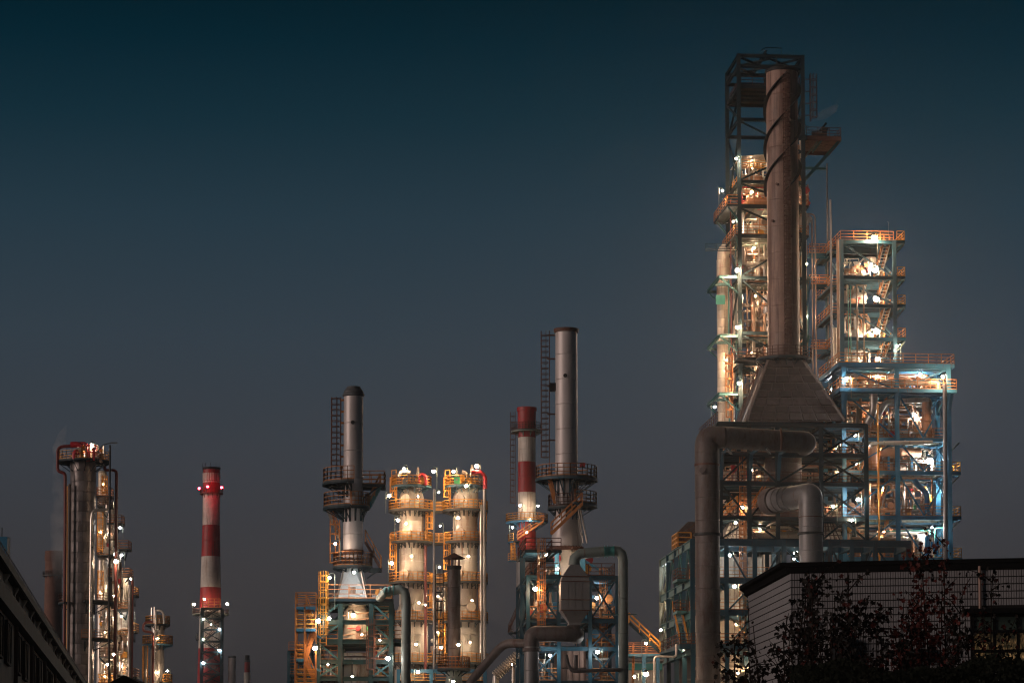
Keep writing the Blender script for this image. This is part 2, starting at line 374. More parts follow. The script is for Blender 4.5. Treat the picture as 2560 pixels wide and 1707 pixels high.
def lamp(p, label, power=100.0, size=1.0, col='white', post=2.4, side=1, group=None, style='post', shade=False, drop=None):
    """floodlight: post up from the deck, short arm, hood and globe; p = centre of the globe"""
    global NLAMP; NLAMP += 1
    power = max(1, round(power*LG*1.42/(size**2.5)*(1.0 if style == 'post' else 0.55))); p = Vector(p); r = round(0.13*size**1.25, 3); key = ('bulb', r, col, power)
    if key not in CACHE:
        mname = 'lamp_%s_%d' % (col, power)
        if mname not in MATS:
            c = {'warm': WARM, 'white': WHITE, 'cool': COOL, 'red': (1.0, 0.02, 0.04)}[col]; emit(mname, c, power)
        CACHE[key] = ico(r).mesh('bulb', mname)
    ox = 0.42*side; base = Vector((p.x+ox, p.y, p.z-post)) if style == 'post' else Vector((p.x, p.y, p.z))
    t = thing('floodlight' if style == 'post' else 'hanging_or_fill_lamp', label, 'lamp', base, 0, group)  # hanging style also serves fill lamps added without a visible source
    l = p - base
    link('bulb', CACHE[key], t, l)
    k = ('lamphood', r)
    if k not in CACHE:
        CACHE[k] = MB().lathe([(0.03, r*1.9), (r*0.7, r*1.7), (r*1.15, r*0.75), (r*1.05, r*0.7), (r*0.6, r*1.5), (0.02, r*1.75)], 10).mesh('lamp_hood', 'rail_grey')
    link('lamp_hood', CACHE[k], t, l)
    if style == 'post':
        top = l.z + r*1.9 + 0.12
        MB().tube([(0,0,0), (0,0,top), (l.x,0,top), (l.x,0,l.z+r*1.8)], 0.035, 5, bend=0.2, steps=3).build('lamp_post', 'steel_pale', t)
    else:
        MB().cyl((0,0,r*1.8), (0,0,r*1.8+(drop or 0.7)), 0.03, seg=5).build('lamp_rod', 'rail_grey', t)
    return t
def pipe(pts, r, m, label, bend=None, seg=12, name='pipe', cat='pipe', flanges=(), fm=None, secs=None, group=None):
    """a pipe run in world coordinates; pts are Vectors; flanges are fractions of its straight legs"""
    pts = [Vector(p) for p in pts]; base = pts[0].copy()
    t = thing(name, label, cat, base, 0, group)
    L = [p-base for p in pts]
    MB().tube(L, r, seg, bend=bend if bend is not None else r*2.4, steps=6).build('pipe_run', m, t)
    for leg, f in flanges:
        a, b = L[leg], L[leg+1]; c = a.lerp(b, f); d = (b-a).normalized()
        MB().cyl(c-d*0.08, c+d*0.08, r*1.16+0.02, seg=seg).build('flange', fm or m, t)
    return t

# ------------------------------------------------------------------ grids and frames
class Grid:
    def __init__(s, u0, vref, Y0, al):
        s.O = Vector((xf(u0, vref, Y0), Y0, 0)); s.al = R(al); s.c, s.s = math.cos(s.al), math.sin(s.al); s.Y0 = Y0
    def a(s, u, v, b=0.0):
        k = xf(u, v, 100.0)/100.0; ox = s.O.x - b*s.s; oy = s.O.y + b*s.c
        return (k*oy - ox)/(s.c - k*s.s)
    def w(s, a, b, z): return Vector((s.O.x + a*s.c - b*s.s, s.O.y + a*s.s + b*s.c, z))
    def z(s, v, b=0.0): return zf(v, s.Y0 + b)
def deck(root, a0, a1, b0, b1, z, railm='paint_orange', sides='FLRK', joistm='steel_blue', beamm='steel_dark', joists=True, edge=0.24, dm='deck_steel', rr=0.032, jstep=1.5, axis='a', name='platform', h=1.1):
    d = MB().box(a0, a1, b0, b1, z-0.05, z+0.02).build(name, dm, root, smooth=False)
    e = MB()
    e.bar((a0,b0-0.03,z-edge/2), (a1,b0-0.03,z-edge/2), 0.08, edge); e.bar((a0,b1+0.03,z-edge/2), (a1,b1+0.03,z-edge/2), 0.08, edge)
    e.bar((a0-0.03,b0+0.05,z-edge/2), (a0-0.03,b1-0.05,z-edge/2), 0.08, edge); e.bar((a1+0.03,b0+0.05,z-edge/2), (a1+0.03,b1-0.05,z-edge/2), 0.08, edge)
    e.build('edge_beam', beamm, d, smooth=False)
    if joists:
        if axis == 'a':
            n = max(1, int((b1-b0)/jstep))
            for i in range(1, n): bar(root, 'joist', (a0+0.08, b0+(b1-b0)*i/n, z-0.17), (a1-0.08, b0+(b1-b0)*i/n, z-0.17), 0.14, 0.22, joistm, 'H')
        else:
            n = max(1, int((a1-a0)/jstep))
            for i in range(1, n): bar(root, 'joist', (a0+(a1-a0)*i/n, b0+0.08, z-0.17), (a0+(a1-a0)*i/n, b1-0.08, z-0.17), 0.14, 0.22, joistm, 'H')
    segs = {'F': [(a0,b0,z),(a1,b0,z)], 'R': [(a1,b0,z),(a1,b1,z)], 'K': [(a1,b1,z),(a0,b1,z)], 'L': [(a0,b1,z),(a0,b0,z)]}
    for sd_ in sides: railing(segs[sd_], railm, d, r=rr, h=h)
    return d
def frame(root, A, B, Z, cs=0.5, bs=(0.3,0.45), m='steel_dark', mb=None, zbase=0.0, braces=None, bm=None, bz=0.28, skip=(), inner=True, cm=None):
    """columns on the grid A x B, beams at the levels Z, braces given by face: {'F':[(bay, storey, kind)...]}"""
    mb = mb or m; bm = bm or m; ztop = max(Z)
    for i, a in enumerate(A):
        for j, b in enumerate(B):
            if (i, j) in skip: continue
            bar(root, 'column', (a, b, zbase), (a, b, ztop), cs, cs, cm or m, 'H')
    for z in Z:
        zz = z - bs[1]/2
        for b in B:
            for i in range(len(A)-1): bar(root, 'beam', (A[i]+cs/2, b, zz), (A[i+1]-cs/2, b, zz), bs[0], bs[1], mb, 'H')
        for i, a in enumerate(A):
            if not inner and 0 < i < len(A)-1: continue
            for j in range(len(B)-1): bar(root, 'beam', (a, B[j]+cs/2, zz), (a, B[j+1]-cs/2, zz), bs[0], bs[1], mb, 'H')
    def br(P, i, j, k, off):
        (x0, z0), (x1, z1) = i, j
        mid = ((x0+x1)/2)
        lines = {'X': [((x0,z0),(x1,z1)), ((x0,z1),(x1,z0))], '/': [((x0,z0),(x1,z1))], '\\': [((x0,z1),(x1,z0))],
                 'V': [((x0,z1),(mid,z0)), ((x1,z1),(mid,z0))], 'A': [((x0,z0),(mid,z1)), ((x1,z0),(mid,z1))],
                 '<': [((x1,z1),(x0,(z0+z1)/2)), ((x1,z0),(x0,(z0+z1)/2))], '>': [((x0,z1),(x1,(z0+z1)/2)), ((x0,z0),(x1,(z0+z1)/2))]}[k]
        for q, (p0, p1) in enumerate(lines):
            o = off*q if k == 'X' else 0
            bar(root, 'brace', P(*p0, o), P(*p1, o), bz, bz, bm, 'H')
    for face, lst in (braces or {}).items():
        for bay, st, kind in lst:
            z0, z1 = Z[st] + 0.05, Z[st+1] - bs[1] - 0.05
            f = face[0]
            if f in 'FKI':
                b = B[0] if f == 'F' else B[-1] if f == 'K' else B[int(face[1])]
                br(lambda x, z, o, b=b: (x, b+o, z), (A[bay]+cs/2, z0), (A[bay+1]-cs/2, z1), kind, bz*1.02)
            else:
                a = A[0] if f == 'L' else A[-1] if f == 'R' else A[int(face[1])]
                br(lambda x, z, o, a=a: (a+o, x, z), (B[bay]+cs/2, z0), (B[bay+1]-cs/2, z1), kind, bz*1.02)
def drum(root, p, r, H, m, name='vessel', horiz=False, seg=20, al=0.0, hc=None):
    prof = [(0.01, -r*0.5), (r*0.55, -r*0.4), (r*0.88, -r*0.2), (r, 0), (r, H*0.48), (r*1.03, H*0.485), (r*1.03, H*0.515), (r, H*0.52), (r, H), (r*0.88, H+r*0.2), (r*0.55, H+r*0.4), (0.01, H+r*0.5)]
    o = MB().lathe(prof, seg).build(name, m, root, p)
    if horiz: o.rotation_euler = (0, R(90), al)
    return o
def wheel_valve(root, p, s, m):
    key = ('valve', s, m)
    if key not in CACHE:
        k = MB(); k.cyl((0,0,-0.3*s),(0,0,0.3*s),0.16*s,seg=8); k.cyl((0,0,0),(0,-0.5*s,0),0.06*s,seg=6); k.cyl((0,-0.5*s,0),(0,-0.56*s,0),0.28*s,seg=10)
        k.cyl((0,0,-0.33*s),(0,0,-0.25*s),0.24*s,seg=8); k.cyl((0,0,0.25*s),(0,0,0.33*s),0.24*s,seg=8); CACHE[key] = k.mesh('valve', m)
    return link('valve', CACHE[key], root, p)
def cluster(label, G, a0, a1, b0, b1, z0, z1, n, seed, mats=('pipe_silver','cladding','pipe_brown'), r0=0.05, r1=0.16, vessels=0, valves=6, vert=0.6):
    """a bundle of process piping standing on one floor: each run an object of its own"""
    rnd = random.Random(seed); t = thing('pipe_cluster', label, 'pipes', G.w(a0, b0, z0), G.al)
    W_, D_, H_ = a1-a0, b1-b0, z1-z0
    for i in range(n):
        r = rnd.uniform(r0, r1); p = Vector((rnd.uniform(0, W_), rnd.uniform(0, D_), 0 if rnd.random() < 0.6 else rnd.uniform(0, H_*0.7)))
        pts = [p.copy()]; ax = 2
        for s_ in range(rnd.randint(1, 4)):
            if ax == 2: tgt = Vector((p.x, p.y, rnd.uniform(H_*0.25, H_))) if rnd.random() < vert or s_ == 0 else Vector((p.x, p.y, rnd.uniform(0, H_)))
            elif ax == 0: tgt = Vector((rnd.uniform(0, W_), p.y, p.z))
            else: tgt = Vector((p.x, rnd.uniform(0, D_), p.z))
            if (tgt-p).length > r*5: pts.append(tgt.copy()); p = tgt
            ax = 2 if ax != 2 else rnd.choice((0, 0, 1))
        if len(pts) < 2: pts.append(p + Vector((0,0,H_*0.5)))
        MB().tube(pts, r, 7, bend=r*2.5, steps=3).build('pipe', rnd.choice(mats), t)
    for i in range(valves): wheel_valve(t, (rnd.uniform(0,W_), rnd.uniform(0,D_*0.5), rnd.uniform(0.3,H_*0.8)), rnd.choice((0.7,1.0,1.3)), rnd.choice(mats+('pipe_red','paint_yellow')))
    for i in range(vessels):
        r = rnd.uniform(0.3, 0.55)
        if rnd.random() < 0.5: drum(t, (rnd.uniform(r, W_-r), rnd.uniform(r, D_), r*0.5), r, rnd.uniform(H_*0.3, H_*0.6), rnd.choice(mats))
        else: drum(t, (rnd.uniform(0, W_*0.4), rnd.uniform(r, D_), rnd.uniform(r*1.2, H_*0.6)), r, W_*rnd.uniform(0.3,0.5), rnd.choice(mats), horiz=True)
    return t
MIX_CREAM = ('cladding_cream', 'pipe_silver', 'cladding', 'pipe_brown', 'pipe_copper')
MIX_SILV = ('pipe_silver', 'cladding', 'pipe_brown')
MIX_BLUE = ('cladding', 'pipe_silver', 'pipe_copper', 'pipe_brown', 'cladding_cream')

# ------------------------------------------------------------------ ground
g = MB().add([(-3000,-300,0),(3000,-300,0),(3000,6000,0),(-3000,6000,0)], [(0,1,2,3)]).build('ground', 'ground_concrete', smooth=False)
tag(g, 'concrete yard the refinery stands on', kind='structure')

# ================================================================== RIGHT COMPLEX (grid turned 5 degrees)
# ---------- tall tower frame behind the big stack
GT = Grid(1849, 600, 300, 5)
T = thing('steel_tower', 'tallest dark open steel tower behind the big rusty stack, bare at its top', 'tower', (GT.O.x, GT.O.y, 0), GT.al)
zt = [GT.z(v) for v in (1055, 985, 905, 828, 690, 586, 512, 450, 295, 213, 161, 135)]
AT = [0.0, GT.a(2009, 500)]; BT = [0.0, 8.0]
frame(T, AT, BT, zt, cs=0.42, bs=(0.26, 0.4), m='steel_black_teal', zbase=0.0, bz=0.2, braces={
    'F': [(0,7,'>'), (0,3,'\\'), (0,2,'\\'), (0,4,'/'), (0,5,'\\'), (0,6,'\\'), (0,1,'\\')],
    'L': [(0,7,'X'), (0,8,'X'), (0,6,'/'), (0,5,'\\'), (0,4,'/'), (0,3,'\\'), (0,2,'/')], 'R': [(0,7,'X'), (0,8,'X'), (0,5,'/'), (0,3,'/'), (0,4,'\\')],
    'K': [(0,5,'X'), (0,3,'X'), (0,7,'/')]})
# roof braces and lifting beam
for a, b in (((0.4,0.3),(7.2,7.7)), ((0.4,7.7),(7.2,0.3)), ((3.8,0.3),(7.2,4)), ((3.8,0.3),(0.4,4)), ((0.4,4),(3.8,7.7)), ((7.2,4),(3.8,7.7))):
    bar(T, 'brace', (a[0],a[1],zt[-1]-0.4), (b[0],b[1],zt[-1]-0.4), 0.22, 0.22, 'steel_black_teal')
bar(T, 'lifting_beam', (3.2, -0.6, zt[-1]+0.15), (3.2, 8.4, zt[-1]+0.15), 0.3, 0.4, 'steel_black_teal')
MB().tube([(2.6,-0.3,zt[-1]+0.35), (3.2,-0.3,zt[-1]+0.75), (5.1,-0.3,zt[-1]+0.7), (5.1,-0.3,zt[-1]+0.1)], 0.06, 6).build('hoist_rail', 'steel_black_teal', T)
MB().tube([(4.4,-0.2,zt[-1]-0.2), (4.6,-0.2,zt[-1]-1.2), (4.2,-0.2,zt[-1]-1.9), (4.7,-0.2,zt[-1]-2.4), (4.5,-0.2,zt[-1]-3.2)], 0.05, 5, bend=0.5).build('cable', 'black_iron', T)
# top service floor
deck(T, 0.3, AT[1]-0.3, 0.3, 7.7, zt[9], railm='rail_rust', sides='FLRK', joistm='steel_black_teal')
# lit floors, cantilevered to the left
for v, ext, b1, rm, axr in ((512, 1.4, 9.6, 'paint_orange', 2.0), (586, 0.5, 9.0, 'paint_orange', 1.4), (450, -0.3, 8.0, 'paint_yellow', 0.5)):
    z = GT.z(v) + 0.06
    deck(T, -ext, GT.a(2021 if v != 450 else 2010, v), 0.0 if v != 450 else 0.3, b1, z, railm=rm, sides='LRK' + ('F' if v != 450 else ''), joistm='steel_pale', beamm='steel_black_teal', jstep=1.1, axis='b' if v == 512 else 'a', dm='deck_lit')
    bar(T, 'knee_brace', (-ext+0.1, 0.1, z-0.3), (0, 0.1, z-2.0), 0.2, 0.2, 'steel_teal')
    bar(T, 'knee_brace', (-ext+0.1, 8.0, z-0.3), (0, 8.0, z-2.0), 0.2, 0.2, 'steel_teal')
# open outrigger frames that hold the tall insulated line on the left
al_ = [GT.a(1799, v) for v in (693, 840, 985)]
for v in (693, 840, 985):
    z = GT.z(v); a0 = GT.a(1799, v)
    for b in (0, 4.4, 8.8): bar(T, 'outrigger_beam', (a0, b, z), (-0.3, b, z), 0.28, 0.34, 'steel_teal')
    bar(T, 'outrigger_beam', (a0, 0.15, z), (a0, 8.7, z), 0.28, 0.34, 'steel_teal')
    for b in (0, 8.8): bar(T, 'knee_brace', (a0+0.3, b, z-0.3), (-0.2, b, z-1.9), 0.18, 0.18, 'steel_teal')
    bar(T, 'brace', (a0, 0.1, z-0.1), (-0.3, 4.3, z-0.1), 0.18, 0.18, 'steel_teal')
    # brackets on the right side
    if v != 985:
        a1 = GT.a(2026, v); bar(T, 'outrigger_beam', (AT[1]+0.3, 0, z+0.05), (a1, 0, z+0.05), 0.28, 0.34, 'steel_teal')
        bar(T, 'knee_brace', (a1, 0, z-0.2), (AT[1]+0.3, 0, z-3.2), 0.2, 0.2, 'steel_blue'); bar(T, 'outrigger_beam', (AT[1]+0.3, 6, z+0.05), (a1, 6, z+0.05), 0.28, 0.34, 'steel_teal')
        bar(T, 'outrigger_beam', (a1, 0.2, z+0.05), (a1, 5.8, z+0.05), 0.28, 0.34, 'steel_teal')
z = GT.z(905)
deck(T, GT.a(1834, 905)-0.0, GT.a(1894, 905), -3.0, -0.5, z, railm='rail_rust', sides='FK', joistm='steel_dark')
ladder(T, AT[1]+0.9, 0.0, GT.z(300), GT.z(180), 0.0, 'rail_rust', w_=0.55, start=0.5, r=0.035)
for q in range(4): bar(T, 'ladder_bracket', (AT[1]+0.3, 0, GT.z(195+q*30)), (AT[1]+0.9, 0, GT.z(195+q*30)), 0.1, 0.1, 'rail_rust', 'B')
ladder(T, GT.a(1831, 960, 1)-0.0, 1.0, GT.z(1050), GT.z(880), math.pi, 'paint_orange', w_=0.55, start=0.5, r=0.04)
stairs(T, (0.6, 7.2, GT.z(586)+0.1), (6.0, 7.2, GT.z(512)-0.1), (0,0.8,0), 'paint_orange', 'paint_orange')
stairs(T, (6.0, 6.2, GT.z(690)+0.1), (0.8, 6.2, GT.z(586)-0.1), (0,0.8,0), 'steel_pale', 'paint_orange')
# floors seen from below, light on their undersides put into the deck colour
for v in (690, 828, 905, 985):
    deck(T, 0.35, AT[1]-0.35, 3.5, 7.7, GT.z(v)+0.04, railm='paint_orange', sides='F', joistm='steel_pale', jstep=1.1, edge=0.2, dm='deck_lit')
# shelter roof over the top lit floor
zs = GT.z(384); SH = thing('shelter_roof', 'small cream roof on thin posts over the top lit floor left of the stack', 'shelter', GT.w(0.3, 1.0, GT.z(450)), GT.al)
hz = zs-GT.z(450)
for a in (0.1, 1.6, 3.3, 5.2):
    for b in (0, 5.5): bar(SH, 'post', (a, b, 0), (a, b, hz), 0.12, 0.12, 'pipe_silver', 'B')
for i in range(7):
    MB().add([(-0.1+i*0.83, -0.4, hz-0.25+0.04*(3-abs(3-i))*2), (0.7+i*0.83, -0.4, hz-0.25+0.04*(3-abs(2.4-i))*2), (0.7+i*0.83, 6.0, hz-0.25+0.04*(3-abs(2.4-i))*2), (-0.1+i*0.83, 6.0, hz-0.25+0.04*(3-abs(3-i))*2)] +
             [(-0.1+i*0.83, -0.4, hz-0.15+0.04*(3-abs(3-i))*2), (0.7+i*0.83, -0.4, hz-0.15+0.04*(3-abs(2.4-i))*2), (0.7+i*0.83, 6.0, hz-0.15+0.04*(3-abs(2.4-i))*2), (-0.1+i*0.83, 6.0, hz-0.15+0.04*(3-abs(3-i))*2)],
             [(0,3,2,1),(4,5,6,7),(0,1,5,4),(1,2,6,5),(2,3,7,6),(3,0,4,7)]).build('roof_sheet', 'cladding_cream', SH, smooth=False)
railing([(0,0,hz*0.55),(5.2,0,hz*0.55)], 'paint_yellow', SH, h=0.9)
bar(SH, 'mast', (2.8, 0, hz), (2.8, 0, hz+1.1), 0.07, 0.07, 'rail_grey', 'B')
# machinery platform high on the right
MPt = thing('service_platform', 'high rusty platform cantilevered right of the tall tower with a hoist on it', 'platform', GT.w(AT[1], 0, 0), GT.al)
zp = GT.z(337); w0 = GT.a(2102, 337)-AT[1]
deck(MPt, 0.4, w0, 0.0, 6.7, zp, railm='rail_rust', sides='FRK', joistm='steel_teal', beamm='rail_rust', jstep=1.5, axis='b', edge=0.5, dm='stack_rusty')
deck(MPt, -1.6, 0.35, -0.5, 0.0, zp, railm='rail_rust', sides='', joists=False, edge=0.5)
for b in (0.2, 6.4):
    bar(MPt, 'knee_brace', (0.3, b, zp-5.0), (w0*0.95, b, zp-0.5), 0.3, 0.3, 'steel_teal'); bar(MPt, 'knee_brace', (0.3, b, zp-2.4), (w0*0.4, b, zp-0.5), 0.22, 0.22, 'steel_pale')
bar(MPt, 'tie_beam', (0.3, 6.4, zp-2.2), (w0*0.9, 6.4, zp-2.2), 0.25, 0.3, 'steel_teal')
HO = thing('hoist', 'dark motor hoist standing on the high platform right of the tall tower', 'machine', GT.w(AT[1]+2.4, 2.0, zp+0.02), GT.al)
MB().box(0.3,0.9,0,0.7,0,1.4).box(0.2,1.05,-0.1,0.8,1.4,1.62).build('gearbox', 'black_iron', HO)
k = MB().cyl((-0.9,0.3,0.95),(0.3,0.3,0.95),0.26,seg=10); k.build('motor', 'rail_grey', HO)
MB().bar((0.1,0.3,1.3),(0.85,0.3,2.2),0.35,0.25).build('jib', 'black_iron', HO, smooth=False)
MB().box(0.9,2.0,0,0.6,0,0.35).build('hoist_base', 'black_iron', HO, smooth=False)
MB().tube([(-1.9,0,0),(-1.9,0,1.5),(-1.6,0,1.8),(-1.3,0,1.5)],0.05,6,bend=0.3).build('lamp_arm', 'rail_grey', HO)
pipe([GT.w(GT.a(2069, 600, 6), 6, GT.z(372)), GT.w(GT.a(2069, 600, 6), 6, GT.z(1000))], 0.1, 'duct_grey', 'thin pale pipe hanging straight down from the high right platform')

# ---------- big stack on its pyramid hood
YS = 291.0; cxs = xf(1957, 500, YS); RS = px(40.5, YS)
S = thing('big_stack', 'tallest brown rust streaked stack wrapped in spiral fins on a pyramid hood', 'chimney', (cxs, YS, 0))
zs0, zs1 = zf(902, YS), zf(178, YS)
courses(S, zs0, zs1, RS*1.01, RS*0.985, 'stack_rusty', hc=2.9, seg=36)
MB().lathe([(RS*0.96, zs1-0.3), (RS+0.12, zs1-0.3), (RS+0.12, zs1), (RS*0.96, zs1)], 36, close=True).build('top_rim', 'black_iron', S)
MB().lathe([(RS*0.93, zs1-0.1), (RS*0.93, zs0)], 30).build('liner', 'black_iron', S)
pitch = px(298, YS); za, zb = zf(486, YS), zf(192, YS)
for q in range(3):
    k = MB(); n = 60; vs = []
    for i in range(n+1):
        z = za + (zb-za)*i/n; a = R(-88) + 2*math.pi*q/3 + 2*math.pi*(z-za)/pitch
        for rr, dz in ((RS-0.02, -0.07), (RS+0.36, -0.07), (RS+0.36, 0.07), (RS-0.02, 0.07)): vs.append((rr*math.cos(a), rr*math.sin(a), z+dz))
    fs = [(i*4+j, (i+1)*4+j, (i+1)*4+(j+1)%4, i*4+(j+1)%4) for i in range(n) for j in range(4)] + [(0,1,2,3), (n*4+3,n*4+2,n*4+1,n*4)]
    k.add(vs, fs).build('spiral_fin', 'black_iron', S)
aL = R(-84)
ladder(S, (RS+0.12)*math.cos(aL), (RS+0.12)*math.sin(aL), zs0+0.2, zs1-1, aL, 'rail_rust', w_=0.6, start=0.3, hoops=0.62*0.9, r=0.035)
ring_platform(S, zf(899, YS), RS+0.05, px(71, YS), 0, 360, railm='rail_rust', brackets=14, bl=1.4)
for q, (ang, zz) in enumerate(((-1.2, 600), (-2.0, 470), (-2.3, 560))):
    MB().cyl((0,0,0),(0.3,0,0),0.16,seg=10).build('nozzle', 'rail_rust', S, (RS*math.cos(ang), RS*math.sin(ang), zf(zz, YS))).rotation_euler = (0,0,ang)
# pyramid hood of stone-like panels
H_ = thing('flue_hood', 'dark pyramid shaped flue hood covered in blocky panels under the big stack', 'flue hood', (cxs, YS, 0), R(0))
zb_, zt_ = zf(1053, 285.5), zf(908, YS)
bx0, bx1 = xf(1868, 1052, 285.5)-cxs, xf(2113, 1052, 285.5)-cxs; tx = px(43, YS); by0, by1 = -5.6, 5.6; ty = 1.9
def hoodpt(s_, t_, f):   # s along the bottom edge 0..1, t height 0..1
    if f == 'F': a = Vector((bx0+(bx1-bx0)*s_, by0, zb_)); b = Vector((-tx+2*tx*s_, -ty, zt_))
    elif f == 'R': a = Vector((bx1, by0+(by1-by0)*s_, zb_)); b = Vector((tx, -ty+2*ty*s_, zt_))
    elif f == 'K': a = Vector((bx1+(bx0-bx1)*s_, by1, zb_)); b = Vector((tx-2*tx*s_, ty, zt_))
    else: a = Vector((bx0, by1+(by0-by1)*s_, zb_)); b = Vector((-tx, ty-2*ty*s_, zt_))
    return a.lerp(b, t_)
k = MB()
for f in 'FRKL': k.add([hoodpt(0,0,f), hoodpt(1,0,f), hoodpt(1,1,f), hoodpt(0,1,f)], [(0,1,2,3)])
k.build('hood_shell', 'duct_rusty', H_, smooth=False)
rows = 8; rnd = random.Random(5)
for f in 'FRKL':
    c = (hoodpt(0,0,f)+hoodpt(1,1,f))/2
    nrm = (hoodpt(1,0,f)-hoodpt(0,0,f)).cross(hoodpt(0,1,f)-hoodpt(0,0,f)).normalized()
    if nrm.dot(Vector((c.x, c.y, 0))) < 0: nrm = -nrm
    for i in range(rows):
        n = max(3, round((hoodpt(1,(i+.5)/rows,f)-hoodpt(0,(i+.5)/rows,f)).length/1.4))
        for j in range(n):
            s0, s1 = j/n, (j+1)/n
            t0, t1 = i/rows, (i+1)/rows; gs = 0.035/ n; gt = 0.07/rows; th = rnd.uniform(0.05, 0.14)
            q = [hoodpt(s0+gs,t0+gt,f), hoodpt(s1-gs,t0+gt,f), hoodpt(s1-gs,t1-gt,f), hoodpt(s0+gs,t1-gt,f)]
            ce = sum(q, Vector())/4; top = [p + (ce-p)*0.08 + nrm*th for p in q]
            MB().add([p+nrm*0.004 for p in q]+top, [(4,5,6,7),(0,1,5,4),(1,2,6,5),(2,3,7,6),(3,0,4,7)]).build('panel', 'brick_panel', H_, smooth=False)
for f, s_ in (('F',0),('F',1),('K',0),('K',1)):
    a, b = hoodpt(s_,0,f), hoodpt(s_,1,f); bar(H_, 'corner_rib', a, b, 0.34, 0.34, 'duct_rusty', 'B')
a, b = hoodpt(0.35,0,'L'), hoodpt(0.35,1,'L')
stairs(H_, a+Vector((-0.5,0,0.2)), b+Vector((-0.5,0,-0.2)), (0,0.9,0), 'duct_rusty', 'rail_rust')

# ---------- middle frame under the hood
GM = Grid(1801, 1150, 282, 5)
M_ = thing('hood_support_tower', 'dark open steel frame below the pyramid hood with crossed braces', 'steel frame', (GM.O.x, GM.O.y, 0), GM.al)
AM = [0.0] + [GM.a(u, 1200) for u in (1873, 1944, 2053, 2166)]; BM = [0.0, 6.5, 13.0]
zm = [GM.z(v) for v in (1345, 1290, 1203, 1130, 1056)]
frame(M_, AM, BM, zm, cs=0.42, bs=(0.28, 0.42), m='steel_dark', braces={
    'F': [(0,1,'\\'), (0,2,'/'), (1,1,'/'), (1,2,'\\'), (2,2,'/'), (3,3,'X'), (3,2,'X'), (3,1,'X'), (1,0,'\\'), (0,0,'/'), (3,0,'A'), (2,0,'\\')],
    'I1': [(0,1,'X'), (1,2,'X'), (3,2,'X'), (3,3,'X'), (3,1,'X'), (2,1,'/'), (0,0,'X')], 'K': [(0,1,'X'), (1,0,'X'), (2,2,'X'), (3,1,'X'), (3,3,'X')],
    'R': [(0,1,'X'), (1,2,'X'), (0,3,'X'), (1,1,'X'), (0,2,'X')]}, bz=0.2)
for v, sd_ in ((1056,'FL'), (1130,'F'), (1203,'F'), (1290,'FR')):
    z = GM.z(v)
    deck(M_, -0.3 if v == 1056 else 0.3, AM[-1], 0.35 if v != 1056 else -0.3, 12.6, z+0.06, railm='rail_rust' if v < 1300 else 'paint_orange', sides=sd_ if v != 1056 else 'L', joistm='steel_navy', jstep=1.6)
for i in range(3):
    bar(M_, 'duct_support', (AM[i]+0.1, -0.4, GM.z(1135)), (AM[i]+1.0, -1.6, GM.z(1122)), 0.3, 0.3, 'steel_navy')
    bar(M_, 'duct_support', (AM[i], -0.3, GM.z(1200)), (AM[i]+0.2, -0.45, GM.z(1135)), 0.34, 0.34, 'steel_navy')
stairs(M_, (AM[1]+0.4, 3, GM.z(1290)+0.1), (AM[2]-0.4, 3, GM.z(1203)-0.1), (0,0.8,0), 'duct_rusty', 'paint_orange')
stairs(M_, (0.6, 5, GM.z(1290)+0.1), (AM[1]-0.4, 5, GM.z(1245)-0.1), (0,0.8,0), 'paint_orange', 'paint_yellow')
ladder(M_, GM.a(1856, 1250, 2), 2.0, GM.z(1345), GM.z(1130), -1.57, 'paint_orange', start=0.5)
railing([(0.2, 9.0, GM.z(1345)+0.1), (AM[-1], 9.0, GM.z(1345)+0.1)], 'paint_yellow', M_)
# boiler drum and tapered casings inside the frame
BI = thing('boiler_casing', 'rusty round boiler casing inside the dark frame under the hood', 'boiler', GM.w(AM[2]+1.4, 4.2, 0), GM.al)
courses(BI, GM.z(1200), GM.z(1120), 2.1, 2.1, 'duct_rusty', hc=1.2, seg=28)
courses(BI, GM.z(1290), GM.z(1212), 2.6, 2.3, 'duct_rusty', hc=1.2, seg=28)
MB().lathe([(2.1, GM.z(1120)), (1.5, GM.z(1105)), (0.02, GM.z(1100))], 28).build('dome', 'duct_rusty', BI)
for nm, a0, a1, lab in (('left', 0.5, AM[2]-1.4, 'cream tapered hopper casing lit from below, left in the dark frame'), ('right', AM[3]-1.2, AM[4]-1.6, 'cream tapered hopper casing lit from below, right in the dark frame')):
    HC = thing('hopper_casing', lab, 'hopper', GM.w(a0, 3.0, 0), GM.al); W_ = a1-a0
    z0, z1 = GM.z(1350), GM.z(1292)
    k = MB().add([(0,0,z0),(W_,0,z0),(W_,5,z0),(0,5,z0),(W_*0.3,1,z1),(W_*0.75,1,z1),(W_*0.75,4,z1),(W_*0.3,4,z1)], [(0,1,5,4),(1,2,6,5),(2,3,7,6),(3,0,4,7)])
    k.build('casing', 'furnace_panel', HC, smooth=False)
    for q in range(1, 8):
        f = q/8; x0 = W_*f; x1 = W_*(0.3+0.45*f); bar(HC, 'stiffener', (x0, -0.06, z0), (x1, 0.94, z1), 0.09, 0.09, 'duct_rusty', 'B')
    for q in range(1, 5):
        f = q/5; zz = z0+(z1-z0)*f; bar(HC, 'stiffener', (W_*0.3*f, f-0.1, zz), (W_*(1-0.25*f), f-0.1, zz), 0.09, 0.09, 'duct_rusty', 'B')

